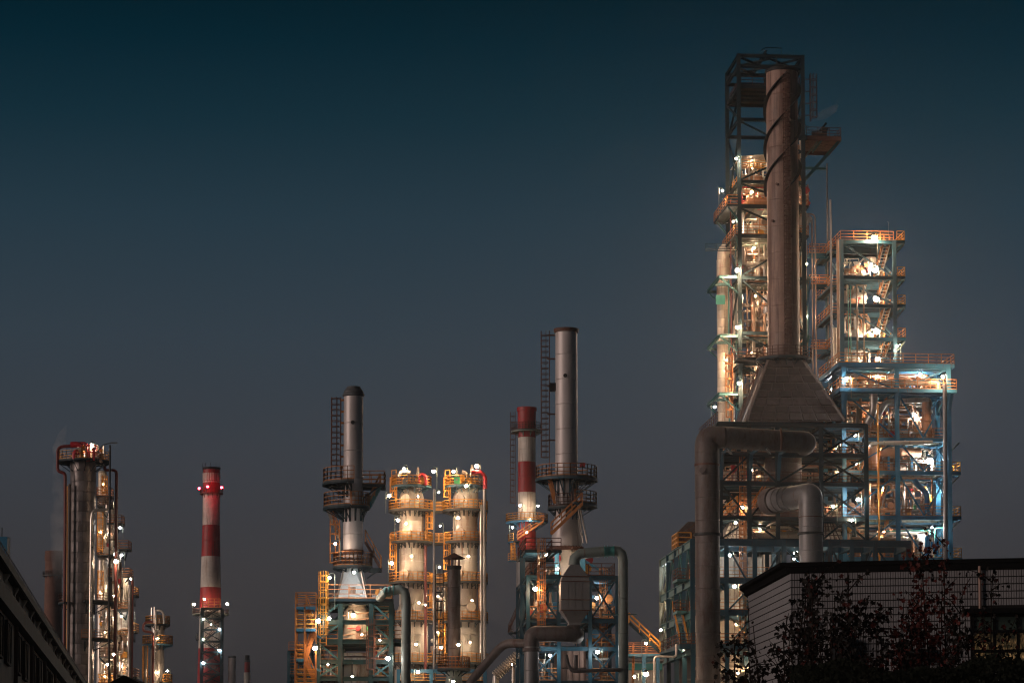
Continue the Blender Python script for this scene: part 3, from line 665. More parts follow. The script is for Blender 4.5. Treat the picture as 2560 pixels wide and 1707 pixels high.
# ---------- lower frame / trestle with the furnace inside
GL = Grid(1731, 1400, 262, 5)
L_ = thing('pipe_trestle', 'long dark blue trestle in front of the furnace, its left side stepping back', 'steel frame', (GL.O.x, GL.O.y, 0), GL.al)
AL = [0.0] + [GL.a(u, 1400) for u in (1816, 1887, 1960, 2075, 2130, 2188, 2272)]; BL = [0.0, 5.5, 11.0, 16.5, 22.0]
ztl = [zf(v, 262) for v in (1611, 1523, 1443, 1346)]
for i, a in enumerate(AL):
    for j, b in enumerate(BL):
        if i > 1 and j > 1: continue
        bar(L_, 'column', (a, b, 0), (a, b, ztl[-1]), 0.42, 0.42, 'steel_pale' if (i == 0 and j == 4) else 'steel_navy', 'H')
def beams(root, A, B, z, wd, h, m, jmax=99):
    for j, b in enumerate(B):
        if j > jmax: continue
        for i in range(len(A)-1): bar(root, 'beam', (A[i]+0.21, b, z-h/2), (A[i+1]-0.21, b, z-h/2), wd, h, m, 'H')
beams(L_, AL, BL[:2], ztl[-1], 0.32, 0.7, 'steel_navy'); beams(L_, AL[:3], BL[2:], ztl[-1], 0.4, 0.8, 'steel_teal')
for z in ztl[:-1]: beams(L_, AL[:4], BL, z, 0.34, 0.6, 'steel_navy')
for a in AL[:2]:
    for z in ztl:
        for j in range(4): bar(L_, 'beam', (a, BL[j]+0.21, z-0.45), (a, BL[j+1]-0.21, z-0.45), 0.36, 0.8, 'steel_teal' if a == 0 else 'steel_navy', 'H')
for a in AL[2:]:
    bar(L_, 'beam', (a, 0.31, ztl[-1]-0.5), (a, 5.2, ztl[-1]-0.5), 0.36, 0.8, 'steel_navy', 'H')
def xb(root, A0, A1, b, z0, z1, k, m, s=0.17):
    L = {'/': [(A0,z0,A1,z1)], '\\': [(A0,z1,A1,z0)], 'V': [(A0,z1,(A0+A1)/2,z0), (A1,z1,(A0+A1)/2,z0)]}[k]
    for x0, y0, x1, y1 in L: bar(root, 'brace', (x0, b, y0), (x1, b, y1), s, s, m)
for i, k in ((0,'\\'), (1,'\\'), (2,'/'), (3,'\\'), (4,'\\'), (5,'/'), (6,'\\')):
    xb(L_, AL[i]+0.3, AL[i+1]-0.3, 0, ztl[-1]-5.2, ztl[-1]-1.0, k, 'steel_navy')
for i, k in ((1,'/'), (2,'\\')):
    for s_ in (0, 1): xb(L_, AL[i]+0.3, AL[i+1]-0.3, 0, ztl[s_]+0.1, ztl[s_+1]-0.7, k, 'steel_navy')
xb(L_, AL[1]+0.3, AL[2]+0.5, 0.2, ztl[0]+0.1, ztl[1]-0.7, '\\', 'steel_pale')
for j in range(4):
    for s_ in range(3):
        a, b = (BL[j]+0.3, BL[j+1]-0.3); m = 'steel_pale' if j == 3 else 'steel_teal'
        mid = (a+b)/2
        bar(L_, 'brace', (0, a, ztl[s_]+0.1), (0, mid, ztl[s_+1]-0.9), 0.17, 0.17, m); bar(L_, 'brace', (0, b, ztl[s_]+0.1), (0, mid, ztl[s_+1]-0.9), 0.17, 0.17, m)
        if j == 3: bar(L_, 'brace', (0.26, a, ztl[s_+1]-0.9), (0.26, b, ztl[s_]+0.1), 0.2, 0.2, m)
for s_, z in enumerate(ztl[:3]):
    deck(L_, 0.3, AL[3], 0.3, 4.0, z+0.04, railm='paint_orange', sides='FL', joistm='steel_navy')
    if s_: deck(L_, -1.2, -0.35, 2.0, 5.2, z+0.04, railm='rail_rust', sides='FLK', joistm='steel_teal', beamm='steel_teal')
deck(L_, GL.a(1668, 1611, 8), -0.35, -1.0, 14, ztl[0]+0.02, railm='rail_rust', sides='FLK', joistm='steel_navy', beamm='steel_navy', edge=0.5)
deck(L_, -0.3, AL[2]+1.8, -1.2, -0.35, ztl[0]+0.02, railm='rail_rust', sides='F', joistm='steel_navy', beamm='steel_navy', edge=0.5)
ladder(L_, GL.a(1856, 1420, 1.5), 1.5, ztl[0], ztl[3]+2.0, -1.57, 'paint_orange', start=0.5)
stairs(L_, (-1.0, 2, ztl[0]), (-1.0, 7, ztl[0]+4.0), (0.8,0,0), 'steel_blue', 'paint_yellow')
st = thing('access_stair', 'yellow railed stair landing on top of the left end of the dark trestle', 'stairs', GL.w(1.9, 9.0, ztl[-1]), GL.al)
deck(st, -2.0, -0.6, 0.0, 4.0, 0.1, railm='paint_yellow', sides='FLK', joists=False, h=1.5, rr=.06)
stairs(st, (-1.9, 0.2, 0.1), (1.6, 0.2, 3.0), (0,0.8,0), 'rail_rust', 'rail_rust')
for a in (-1.9, -0.7):
    for b in (0.1, 3.9): bar(st, 'post', (a, b, -1.2), (a, b, 0.1), 0.12, 0.12, 'rail_rust', 'B')
# furnace in the trestle
FU = thing('furnace', 'white rust stained panel furnace behind the blue trestle columns', 'furnace', GL.w(AL[1]-1.0, 6.5, 0), GL.al)
W_ = AL[3]-AL[1]; MB().box(0.1, W_, 0.1, 13, 0, ztl[-1]-1.4).build('furnace_core', 'duct_rusty', FU, smooth=False)
pw, ph = W_/6, 2.2; zz = ztl[0]-8; i = 0
pm = MB().box(0.03, pw-0.03, -0.04, 0.08, 0.03, ph-0.03).box(pw/2-0.05, pw/2+0.05, -0.12, -0.042, 0.1, ph-0.1).mesh('panel', 'furnace_panel', False)
while zz < ztl[-1]-2.2:
    for j in range(6): link('panel', pm, FU, (j*pw, 0, zz))
    zz += ph
pm2 = MB().box(-0.05, 0.09, 0.03, 2.1, 0.03, ph-0.03).mesh('panel', 'furnace_panel', False)
zz = ztl[0]-8
while zz < ztl[-1]-2.2:
    for j in range(6): link('panel', pm2, FU, (0, 0.2+j*2.15, zz))
    zz += ph
DB = thing('duct_box', 'brown rusted box duct standing between the blue columns at the left end', 'duct', GL.w(GL.a(1684, 1470, 14), 12.5, 0), GL.al)
for q in range(4):
    z0 = ztl[0]+0.3+q*3.1; MB().box(0.2, 2.4, 0, 3, z0, z0+2.9).build('box_section', 'duct_rusty', DB, smooth=False)
    for s_ in range(4): bar(DB, 'stiffener', (0.15+s_*0.72, -0.06, z0+0.1), (0.15+s_*0.72, -0.06, z0+2.8), 0.1, 0.1, 'rail_rust', 'B')
MB().box(0.4, 2.2, 0.2, 2.8, 0, ztl[0]+0.3).build('box_foot', 'duct_rusty', DB, smooth=False)
MB().add([(0.2,0,ztl[0]+12.7),(2.4,0,ztl[0]+12.7),(2.4,3,ztl[0]+12.7),(0.2,3,ztl[0]+12.7),(1.5,1,ztl[0]+14),(2.3,1,ztl[0]+14),(2.3,2,ztl[0]+14),(1.5,2,ztl[0]+14)],[(0,1,5,4),(1,2,6,5),(2,3,7,6),(3,0,4,7),(4,5,6,7)]).build('box_hood','duct_rusty',DB,smooth=False)

# ---------- the two big ducts in front
def segpipe(t, P, r, m, rings, seg=28, name='duct_section', step=2.3, joint='duct_rusty'):
    """straight leg of a large duct made of rolled sections"""
    a, b = [Vector(p) for p in P]; L = (b-a).length; n = max(1, round(L/step)); d = (b-a)/n
    key = ('dsec', round(d.length,3), r, m, seg)
    if key not in CACHE:
        h = d.length; k = MB().lathe([(r-0.05,0.0),(r,0.02),(r,h-0.02),(r-0.05,h)], seg); CACHE[key] = k.mesh(name, m)
    q = d.normalized().to_track_quat('Z','Y')
    for i in range(n):
        o = link(name, CACHE[key], t, a + d*i); o.rotation_mode = 'QUATERNION'; o.rotation_quaternion = q
Yd = 256.0; r1 = px(31, Yd); x1 = xf(1769, 1400, Yd); zc = zf(1093, Yd)
D1 = thing('flue_duct', 'huge brown duct rising in front of the trestle and bending right at its top', 'duct', (x1, Yd, 0))
segpipe(D1, [(0,0,0), (0,0,zc-1.6)], r1, 'duct_rusty', None)
rh = px(27.5, Yd); xe = xf(1985, 1093, Yd+3)-x1
MB().tube([(0,0,zc-1.6), (0,0,zc), (1.7,0.02,zc)], [r1]+[r1-(r1-rh)*i/7 for i in range(7)]+[rh], 28, bend=1.55, steps=6).build('elbow', 'duct_rusty', D1)
segpipe(D1, [(1.6,0.02,zc), (xe,3,zc)], rh, 'duct_rusty', None, step=1.8)
MB().tube([(xe-0.05,2.98,zc), (xe+1.2,3.2,zc), (xe+1.3,5.2,zc)], rh, 28, bend=1.2, steps=7).build('elbow', 'duct_rusty', D1)
MB().lathe([(r1,zf(1340,Yd)),(r1+0.16,zf(1340,Yd)),(r1+0.16,zf(1333,Yd)),(r1,zf(1333,Yd))],28,close=True).build('clamp_ring','black_iron',D1)
MB().lathe([(r1,zf(1165,Yd)),(r1+0.06,zf(1165,Yd)),(r1+0.06,zf(1160,Yd)),(r1,zf(1160,Yd))],28,close=True).build('clamp_ring','rail_rust',D1)
MB().cyl((-0.55,-r1+0.1,zf(1180,Yd)),(-0.6,-r1-0.15,zf(1180,Yd)),0.3,seg=14).build('inspection_port','duct_rusty',D1)
for v_ in (1225, 1420, 1500, 1580): MB().lathe([(r1,zf(v_+2,Yd)),(r1+0.05,zf(v_+2,Yd)),(r1+0.05,zf(v_-1,Yd)),(r1,zf(v_-1,Yd))],28,close=True).build('weld_band','duct_rusty',D1)
for v_ in (1105, 1112): bar(D1, 'duct_saddle', (1.9+(v_-1105)*.55, -.9, zf(1122,Yd)-.1), (2.6+(v_-1105)*.55, 2.2, zf(1122,Yd)-.1), .25, .25, 'steel_dark')
for u in (1877, 1952):
    xx = xf(u,1093,Yd+1.5)-x1; MB().cyl((xx-0.06,1.6,zc),(xx+0.06,1.6,zc),rh+0.08,seg=24).build('clamp_ring','rail_rust',D1)
Yd = 257.0; r2 = px(30, Yd); x2 = xf(2027, 1330, Yd); zc2 = zf(1243, Yd)
D2 = thing('flue_duct', 'pale grey duct rising behind the tiled building and curving back into the frame', 'duct', (x2, Yd, 0))
segpipe(D2, [(0,0,0), (0,0,zc2-.6)], r2, 'duct_grey', None)
MB().tube([(0,0,zc2-.6), (0,0,zf(1236,Yd)), (-1.5,3.0,zf(1236,Yd)+.05), (-2.9,5.6,zf(1236,Yd)+.1)], r2, 28, bend=2.0, steps=8).build('elbow', 'duct_grey', D2)
for q in range(3):
    c = Vector((-1.55,3.1,zf(1236,Yd)+.05)).lerp(Vector((-2.7,5.3,zf(1236,Yd)+.1)), q/2.5); d = Vector((-1.4,2.6,0)).normalized()
    MB().cyl(c-d*0.07, c+d*0.07, r2+0.1, seg=24).build('flange', 'duct_grey', D2)
MB().cyl((-2.9,5.6,zf(1236,Yd)+.1),(-3.5,6.8,zf(1236,Yd)+.1), r2*1.15, seg=24).build('duct_tail', 'duct_rusty', D2)
MB().lathe([(r2,zf(1337,Yd)),(r2+0.14,zf(1337,Yd)),(r2+0.14,zf(1331,Yd)),(r2,zf(1331,Yd))],28,close=True).build('clamp_ring','black_iron',D2)
MB().lathe([(r2,zf(1294,Yd)),(r2+0.04,zf(1294,Yd)),(r2+0.04,zf(1292,Yd)),(r2,zf(1292,Yd))],28,close=True).build('clamp_ring','rail_rust',D2)

# ---------- insulated line and columns left of / behind the stack
Y1 = 307; xc = xf(1809, 800, Y1); rc = px(17, Y1)
C1 = thing('insulated_column', 'tall cream clad column left of the tower carried by teal outriggers', 'column', (xc, Y1, 0))
panel_courses(C1, zf(1075,Y1), zf(650,Y1), rc, 'cladding_cream', 1.05, 6, amax=(-200, 200))
MB().cyl((0,0,0),(0,0,zf(1075,Y1)),rc,seg=20).build('column_foot','cladding_cream',C1)
MB().tube([(0,0,zf(650,Y1)), (0.1,0,zf(622,Y1)), (2.9,1.0,zf(615,Y1)), (5.0,2,zf(640,Y1))], rc*0.95, 20, bend=1.9, steps=9).build('top_elbow', 'cladding_cream', C1)
MB().box(-1.0,0.1,-1.1,-1.0,zf(765,Y1),zf(742,Y1)).build('name_plate','pipe_green',C1,smooth=False).data.materials[0]
railing([(-2.2,-1.3,zf(634,Y1)),(1.6,-1.3,zf(634,Y1)),(1.6,1.5,zf(634,Y1))], 'steel_dark', C1, h=0.9)
Y2 = 313; C2 = thing('insulated_column', 'wide pinkish clad column standing directly behind the big stack', 'column', (xf(1929,800,Y2), Y2, 0))
rc2 = px(30, Y2)
panel_courses(C2, zf(1050,Y2), zf(680,Y2), rc2, 'cladding', 1.3, 9, seed=4)
MB().lathe([(rc2,zf(680,Y2)),(rc2*0.9,zf(664,Y2)),(rc2*0.6,zf(652,Y2)),(0.02,zf(647,Y2))],24).build('dome','cladding',C2)
MB().cyl((0,0,0),(0,0,zf(1050,Y2)),rc2*0.95,seg=20).build('column_foot','cladding',C2)
Y3 = 309; C3 = thing('insulated_column', 'slim bright column between the tower post and the big stack', 'column', (xf(1894,800,Y3), Y3, 0))
courses(C3, 0.0, zf(640,Y3), px(9,Y3), px(9,Y3), 'cladding_cream', hc=3.0, seg=16)
MB().lathe([(px(9,Y3),0),(px(14,Y3),px(8,Y3)),(px(14,Y3),px(40,Y3)),(px(6,Y3),px(55,Y3)),(0.02,px(58,Y3))],16).build('expansion_head','pipe_copper',C3,(0,0,zf(640,Y3)))
for q, (u, y, r_, v0, v1, m, lab) in enumerate(((1822,304,.10,1050,700,'steel_teal','thin teal pipe next to the cream clad column'), (1828,303,.06,1050,500,'pipe_dullred','thin red pipe running up beside the left tower post'),
        (1834,305,.08,1050,720,'pipe_silver','thin silver pipe beside the left tower post'), (1840,304.5,.06,1050,600,'steel_teal','second thin teal line nearest the left tower post'),
        (1868,306,.13,1050,560,'pipe_brown','brown pipe rising between tower post and slim bright column'), (1877,308,.16,1050,610,'cladding','plain silver riser left of the slim bright column'),
        (2008,306,.20,1000,420,'cladding','broad silver riser just right of the big stack'), (2015,305,.13,1000,500,'cladding_cream','cream riser right of the big stack'),
        (2002,309,.13,1000,380,'pipe_copper','copper coloured riser hugging the right edge of the stack'), (2020,303,.08,960,690,'steel_teal','thin teal line under the right outriggers'))):
    pipe([pv(u,v0,y).xy.to_3d()+Vector((0,0,0)), Vector((pv(u,800,y).x, y, zf(v1,y)))] if False else [Vector((xf(u,800,y),y,0)), Vector((xf(u,800,y),y,zf(v1,y)))], r_, m, lab, seg=8)
for du, lab in ((0,'left one of the paired thin brown pipes looping over right of the stack'), (8,'right one of the paired thin brown pipes looping over right of the stack')):
    y = 302; x = xf(2031+du, 700, y); zt2 = zf(540-du*0.6, y)
    pipe([Vector((xf(2000,540,y), y, zt2)), Vector((x, y, zt2)), Vector((x, y, zf(935+du, y)))], 0.09, 'pipe_brown', lab, seg=8, bend=0.6)
# clutter on the lit floors
cluster('dense cream pipework on the upper lit floor left of the big stack', GT, 0.6, 7.0, 1.5, 7.5, GT.z(450)+0.05, GT.z(395), 36, 11, MIX_CREAM, vessels=3)
cluster('pipes valves and a red hopper on the second lit floor left of the stack', GT, 0.6, 7.4, 1.2, 7.5, GT.z(512)+0.1, GT.z(456), 57, 12, MIX_CREAM+('pipe_red',), vessels=5, valves=14)
cluster('golden lit pipes on the third lit floor left of the stack', GT, 0.4, 7.4, 1.2, 7.5, GT.z(586)+0.1, GT.z(520), 60, 13, MIX_CREAM, vessels=5, valves=14)
cluster('tangle of ducts below the third lit floor of the tall tower', GT, 0.4, 7.4, 2.0, 7.5, GT.z(690)+0.1, GT.z(594), 33, 14, MIX_CREAM, r0=0.08, r1=0.3, vessels=4)
cluster('tall pipes between the outrigger level and the walkway of the tall tower', GT, 0.4, 7.0, 2.0, 8.5, GT.z(828)+0.1, GT.z(700), 24, 15, MIX_CREAM, r0=0.06, r1=0.22, vessels=1)
cluster('pipes behind the stack foot at the ring walkway', GT, 0.4, 7.4, 1.0, 8.5, GT.z(985)+0.1, GT.z(836), 33, 16, MIX_CREAM, r0=0.06, r1=0.22, vessels=2)
cluster('small pipes and instruments on the right ledge level with the second lit floor', GT, AT[1]-0.2, AT[1]+1.0, 0.3, 6, GT.z(512)+0.1, GT.z(455), 21, 17, MIX_CREAM)
cluster('small pipes and instruments on the right ledge level with the third lit floor', GT, AT[1]-0.2, AT[1]+1.0, 0.3, 6, GT.z(586)+0.1, GT.z(520), 21, 18, MIX_CREAM)
cluster('thin pipes hugging the right tower post above the lit floors', GT, AT[1]-1.0, AT[1]-0.1, 0.6, 3, GT.z(450), GT.z(350), 15, 19, MIX_CREAM, valves=3)
for k_, (v0, v1, sd2) in enumerate(((1290,1210,21), (1203,1138,22), (1130,1064,23), (1345,1298,24))):
    cluster('dimly lit pipework %s of the dark frame under the hood' % ('on the third floor', 'on the second floor', 'on the top floor', 'on the lowest floor')[k_], GM, 0.6, AM[-1]-0.6, 5.5, 12, GM.z(v0)+0.1, GM.z(v1), 40, sd2, MIX_CREAM, vessels=7, valves=10)
cluster('orange lit machinery under the trestle floor beside the tiled building', GL, AL[0], AL[3], 2, 9, ztl[0]-7, ztl[0]-2.0, 40, 31, ('pipe_copper','cladding_cream','furnace_panel'), vessels=8, valves=10)
cluster('pipes on the trestle floors behind the big brown duct', GL, AL[0]+0.5, AL[1], 2, 6, ztl[0]+0.1, ztl[2], 26, 32, MIX_CREAM, vessels=3)
cluster('white pumps and pipes under the dark trestle at its right end', GL, AL[4], AL[7], 2, 7, ztl[2], ztl[3]-3.0, 20, 33, MIX_SILV, vessels=4)

# ---------- blue tower B
GB = Grid(2104, 700, 300, 5)
B_ = thing('steel_tower', 'blue open steel tower with five bright lamps right of the big stack', 'tower', (GB.O.x, GB.O.y, 0), GB.al)
AB = [0.0, GB.a(2236, 700)]; BB = [0.0, 8.0]; zb2 = [GB.z(v) for v in (1060, 905, 842, 759, 689, 599)]
frame(B_, AB, BB, zb2, cs=0.42, bs=(0.26, 0.42), m='steel_slate', mb='steel_navy', bz=0.17, braces={
    'F': [(0,4,'\\'), (0,3,'\\'), (0,2,'\\'), (0,1,'\\')], 'L': [(0,q,'X') for q in (0,1,2,3,4)], 'R': [(0,q,'/') for q in (1,2,3,4)], 'K': [(0,q,'/') for q in (1,2,3,4)]}, bm='steel_slate')
for q, z in enumerate(zb2[2:]):
    deck(B_, 0.35 if q < 3 else 0.0, AB[1]-0.35 if q < 3 else AB[1], 0.3, 7.7, z+0.04, railm='paint_orange', sides='K' if q < 3 else 'FLK', joistm='steel_slate', jstep=0.9, dm='deck_lit')
    deck(B_, AB[1]+0.35, AB[1]+1.25, 0.0, 7.7, z+0.04, railm='paint_yellow' if q else 'paint_orange', sides='FRK', joistm='steel_pale', joists=False, beamm='steel_navy', edge=0.35)
    for b in (0.1, 7.6): bar(B_, 'knee_brace', (AB[1]+1.2, b, z-0.4), (AB[1]+0.3, b, z-1.5), 0.16, 0.16, 'steel_pale')
    deck(B_, -1.1, -0.35, 0.5, 9.0, z-1.0, railm='paint_orange', sides='LF', joistm='steel_slate', joists=False, beamm='steel_navy')
    z0 = zb2[1+q]; bar(B_, 'cross_beam', (0.4, 4.0, z-0.5), (AB[1]-0.4, 4.0, z-0.5), 0.35, 0.6, 'steel_slate')
    stairs(B_, (AB[1]-1.0, 7.0, z0+0.1), (AB[1]-0.9, 1.2, z-0.2), (0.7,0,0), 'pipe_silver', 'paint_orange')
for k_, (w_, v0, v1, sd2, vs_) in enumerate((('top', 689, 625, 41, 2), ('second', 759, 700, 42, 2), ('third', 842, 770, 43, 2), ('lowest', 905, 855, 44, 2))):
    cluster('pipes and small vessels on the %s floor of the blue tower' % w_, GB, 0.8, AB[1]-2.2, 2.0, 7.0, GB.z(v0)+0.1, GB.z(v1), 22, sd2, MIX_BLUE, vessels=vs_, valves=6)
hp = thing('hopper', 'rusty orange and grey hopper hanging under the top floor of the blue tower', 'hopper', GB.w(2.0, 3.0, GB.z(668)), GB.al)
for q in range(7):
    MB().cyl((0.2*q-0.3, 0.3*(q%2), 0.25*(q%3)), (0.2*q+0.3, 0.3*(q%2)+0.3, 0.25*(q%3)+0.3), 0.28, seg=9).build('drum_segment', 'pipe_copper', hp)
MB().lathe([(0.06,-0.9),(0.09,0),(0.75,1.0),(0.75,1.7),(0.1,1.9)], 14).build('funnel', 'cladding', hp, (2.2,0.5,0.2))
hv = thing('vessel', 'small silver vertical drum on the second floor of the blue tower', 'vessel', GB.w(GB.a(2140, 730, 3), 3, GB.z(756)), GB.al)
drum(hv, (0,0,0.4), 0.36, 1.7, 'cladding', 'shell'); MB().cyl((0,0,0),(0,0,0.5),0.2,seg=10).build('skirt','rail_grey',hv)
hc2 = thing('vessel', 'cone topped silver bin on the third floor of the blue tower', 'vessel', GB.w(GB.a(2141, 830, 3), 3, GB.z(841)), GB.al)
MB().lathe([(0.95,0),(0.95,0.5),(0.9,0.8),(0.3,1.4),(0.28,4.2),(0.02,4.3)], 20).build('shell', 'cladding', hc2)
for u, y, r_, v0, m, lab in ((2079,298,.12,500,'duct_grey','pale pipe left of the blue tower, leftmost of three'), (2087,298.5,.22,820,'cladding_cream','thick cream pipe left of the blue tower, between two thinner ones'), (2096,299,.17,600,'pipe_brown','brown pipe close to the left post of the blue tower'),
        (2121,299,.05,720,'pipe_green','thin mint green pipe on the blue tower front'), (2127,299,.05,715,'pipe_green','second thin mint green pipe on the blue tower front'),
        (2143,299.2,.10,712,'pipe_brown','brown pipe left of centre on the blue tower front'), (2160,299.2,.09,714,'pipe_brown','brown pipe right of centre on the blue tower front')):
    pipe([Vector((xf(u,820,y),y,0)), Vector((xf(u,820,y),y,zf(v0,y)))], r_, m, lab, seg=8)
ms = thing('mast', 'thin hooked mast on the top right of the blue tower', 'mast', GB.w(AB[1]-0.5, 0.6, zb2[-1]), GB.al)
MB().tube([(0,0,0),(0,0,2.0),(0.05,0,2.3),(-0.15,0,2.35)],0.04,6).build('mast_tube','rail_grey',ms)
# walkways between the two towers
for v, lab in ((620, 'upper railed footbridge between the tall tower and the blue tower'), (698, 'middle railed footbridge between the tall tower and the blue tower'), (862, 'lower orange railed footbridge between stack and blue tower')):
    ww = thing('footbridge', lab, 'footbridge', GT.w(GT.a(2024, v, 2), 2, GT.z(v)), GT.al)
    L = GB.w(-1.1, 0, 0).x - GT.w(GT.a(2024, v, 2), 2, 0).x
    deck(ww, 0, L, 0, 1.2, 0.0, railm='paint_orange', sides='FK', joistm='steel_dark', beamm='steel_navy' if v != 862 else 'steel_slate', edge=0.4)

# ---------- lower blue unit U
GU = Grid(2109, 1000, 286, 5)
U_ = thing('process_unit', 'bright blue steel process unit full of pipes at the right end', 'steel frame', (GU.O.x, GU.O.y, 0), GU.al)
AU = [0.0, GU.a(2243, 1100), GU.a(2373, 1100)]; BU = [0.0, 5.0, 10.0]; zu = [GU.z(v) for v in (1500, 1391, 1287, 1175, 1092, 973, 909)]
frame(U_, AU, BU, zu, cs=0.44, bs=(0.28, 0.45), m='steel_blue', bz=0.17, braces={
    'F': [(1,1,'V'), (1,2,'V'), (1,3,'V'), (0,4,'\\'), (1,4,'V'), (0,3,'/'), (0,2,'/'), (0,1,'/'), (1,5,'/'), (0,5,'\\')], 'R': [(0,q,'/') for q in range(1,6)], 'K': [(1,3,'X'), (0,4,'X'), (1,1,'X')], 'I1': [(1,5,'X'), (0,5,'X')]}, bm='steel_blue')
for q, (v, ra, jm) in enumerate(((1391,'paint_yellow','steel_blue'), (1287,'paint_yellow','steel_pale'), (1175,'paint_yellow','steel_pale'), (1092,'paint_yellow','steel_pale'))):
    deck(U_, 0.3, AU[2]-0.3, 0.35, 9.8, GU.z(v)+0.04, railm='paint_orange', sides='FK', joistm=jm, jstep=1.3, dm='deck_lit')
    deck(U_, AU[2]+0.35, AU[2]+1.35, 0.5, 9.0, GU.z(v)+0.04, railm='paint_yellow', sides='FRK', joists=False, beamm='steel_blue', edge=0.35) if q < 3 else None
    bar(U_, 'knee_brace', (AU[2]+1.3, 0.6, GU.z(v)-0.4), (AU[2]+0.3, 0.6, GU.z(v)-1.4), 0.14, 0.14, 'steel_pale')
    stairs(U_, (AU[1]-1.5, 3.0, GU.z(v)+0.1), (AU[1]-0.4, 3.0, [0, GU.z(1391), GU.z(1287), GU.z(1175)][q]-0.3 if q else GU.z(1287)-0.3) if False else (AU[1]-0.4, 3.0, GU.z(v)+4.0), (0,0.8,0), 'pipe_silver', 'paint_orange')
for v, e in ((909, 0.3), (973, 0.5)):
    deck(U_, -0.6, AU[2]+e+0.2, -e-0.3, 10.2, GU.z(v)+0.04, railm='paint_orange', sides='FLRK', joistm='steel_blue', beamm='steel_blue', jstep=1.2, edge=0.4, dm='deck_lit')
for q, a in enumerate(AU):
    bar(U_, 'knee_brace', (a+0.1, -1.1, GU.z(973)-0.4), (a, -0.2, GU.z(1020)), 0.3, 0.3, 'steel_blue')
for k_, (w_, v0, v1, sd2) in enumerate((('second', 973, 918, 51), ('third', 1092, 985, 52), ('fourth', 1175, 1100, 53), ('fifth', 1287, 1185, 54), ('lowest', 1391, 1297, 55))):
    cluster('pipes valves and drums on the %s floor of the bright blue unit' % w_, GU, 0.6, AU[2]-0.8, 2.2, 9.0, GU.z(v0)+0.1, GU.z(v1), (40, 70, 60, 44, 60)[k_], sd2, MIX_BLUE+('pipe_copper','pipe_copper'), r0=0.05, r1=0.2, vessels=(2, 5, 6, 1, 3)[k_], valves=12)
def pU(u, v, b=1.5): return Vector((xf(u, v, GU.Y0+b), GU.Y0+b, zf(v, GU.Y0+b)))
pipe([pU(2199,1420,-.6), pU(2194,1010,-.6)], 0.11, 'paint_yellow', 'long bright yellow pipe running down the front of the blue unit', seg=10)
pipe([pU(2364,1440,-.7), pU(2362,960,-.7)], 0.24, 'duct_grey', 'long beige pipe down the right corner post of the blue unit', seg=14)
pipe([pU(2345,972,.8), pU(2345,956,.8), pU(2195,958,.8), pU(2176,985,.8)], 0.3, 'cladding_cream', 'thick insulated pipe lying behind the second railing of the blue unit', bend=0.8)
pipe([pU(2184,978,.8), pU(2184,1030,.8), pU(2168,1058,1.2)], 0.43, 'cladding', 'fat silver elbow dropping below the second floor of the blue unit', bend=1.2, flanges=((0,.3),(0,.6)))
pipe([pU(2190,1050,2), pU(2215,1003,2), pU(2324,1000,2), pU(2324,1016,2)], 0.3, 'cladding_cream', 'beige pipe crossing under the second floor of the blue unit', bend=0.7)
pipe([pU(2316,1006,2), pU(2316,1082,2)], 0.5, 'pipe_copper', 'upright orange banded reactor in the right bay of the blue unit', flanges=((0,.35),(0,.6),(0,.9)), cat='vessel', name='reactor')
pipe([pU(2175,1118,-.5), pU(2180,1108,-.5), pU(2331,1105,-.5)], 0.22, 'cladding_cream', 'straight beige pipe crossing in front of the blue unit at mid height', bend=0.6, flanges=((1,.2),(1,.55)))
t = thing('heat_exchanger', 'copper coloured horizontal heat exchanger behind the braces of the blue unit', 'heat exchanger', pU(2205,1131,3))
drum(t, (0,0,0), 0.5, 4.2, 'pipe_copper', 'shell', horiz=True); [MB().box(a_,a_+.2,-0.4,0.4,-2.0,-0.45).build('saddle','steel_blue',t,smooth=False) for a_ in (.6,3.2)]
t = thing('vessel', 'copper red upright vessel left of the yellow pipe in the blue unit', 'vessel', pU(2183,1172,2.5)); drum(t, (0,0,0.3), 0.55, 2.2, 'pipe_copper', 'shell')
pipe([pU(2285,1198,2), pU(2296,1215,2), pU(2318,1232,2), pU(2318,1283,2)], 0.3, 'pipe_blue', 'blue S shaped pipe in the right bay of the blue unit', bend=1.0, flanges=((2,.55),), fm='pipe_copper')
t = thing('pump', 'small pale pump with green motor at the feet of the blue S pipe', 'pump', pU(2287,1285,1))
MB().cyl((-0.3,0,0.3),(0.4,0,0.3),0.25,seg=12).build('casing','cladding',t); MB().cyl((0,0,0.5),(0,0,1.0),0.14,seg=10).build('motor','box_green',t)
t = thing('tarpaulin_screen', 'bright blue and white tarpaulin screen on the lowest floor of the blue unit', 'tarpaulin', pU(2311,1388,-.2))
def cloth(x0, x1, z0, z1, m, sk=0.0, seed=0):
    k = MB(); n, q = 8, 6; rnd2 = random.Random(seed); vs = []
    for i in range(n+1):
        for j in range(q+1):
            vs.append((x0+(x1-x0)*i/n + sk*(j/q), 0.12*math.sin(i*1.9+seed)+rnd2.uniform(-.05,.05), z0+(z1-z0)*j/q + 0.05*math.sin(i*1.3)))
    fs = [(i*(q+1)+j, (i+1)*(q+1)+j, (i+1)*(q+1)+j+1, i*(q+1)+j+1) for i in range(n) for j in range(q)]
    k.add(vs, fs); m_ = len(vs); k.add([(x, y+0.05, z) for x, y, z in vs], [f[::-1] for f in fs]); k.build('sheet', m, t)
cloth(0.0, 0.55, 0, 2.15, 'tarp_blue', 0.15, 1); cloth(0.6, 1.1, 0.1, 2.0, 'paint_white', 0.0, 2); cloth(1.12, 1.5, 0.0, 1.9, 'tarp_blue', 0.05, 3); cloth(1.52, 1.9, 0.3, 2.0, 'paint_white', 0.0, 4)
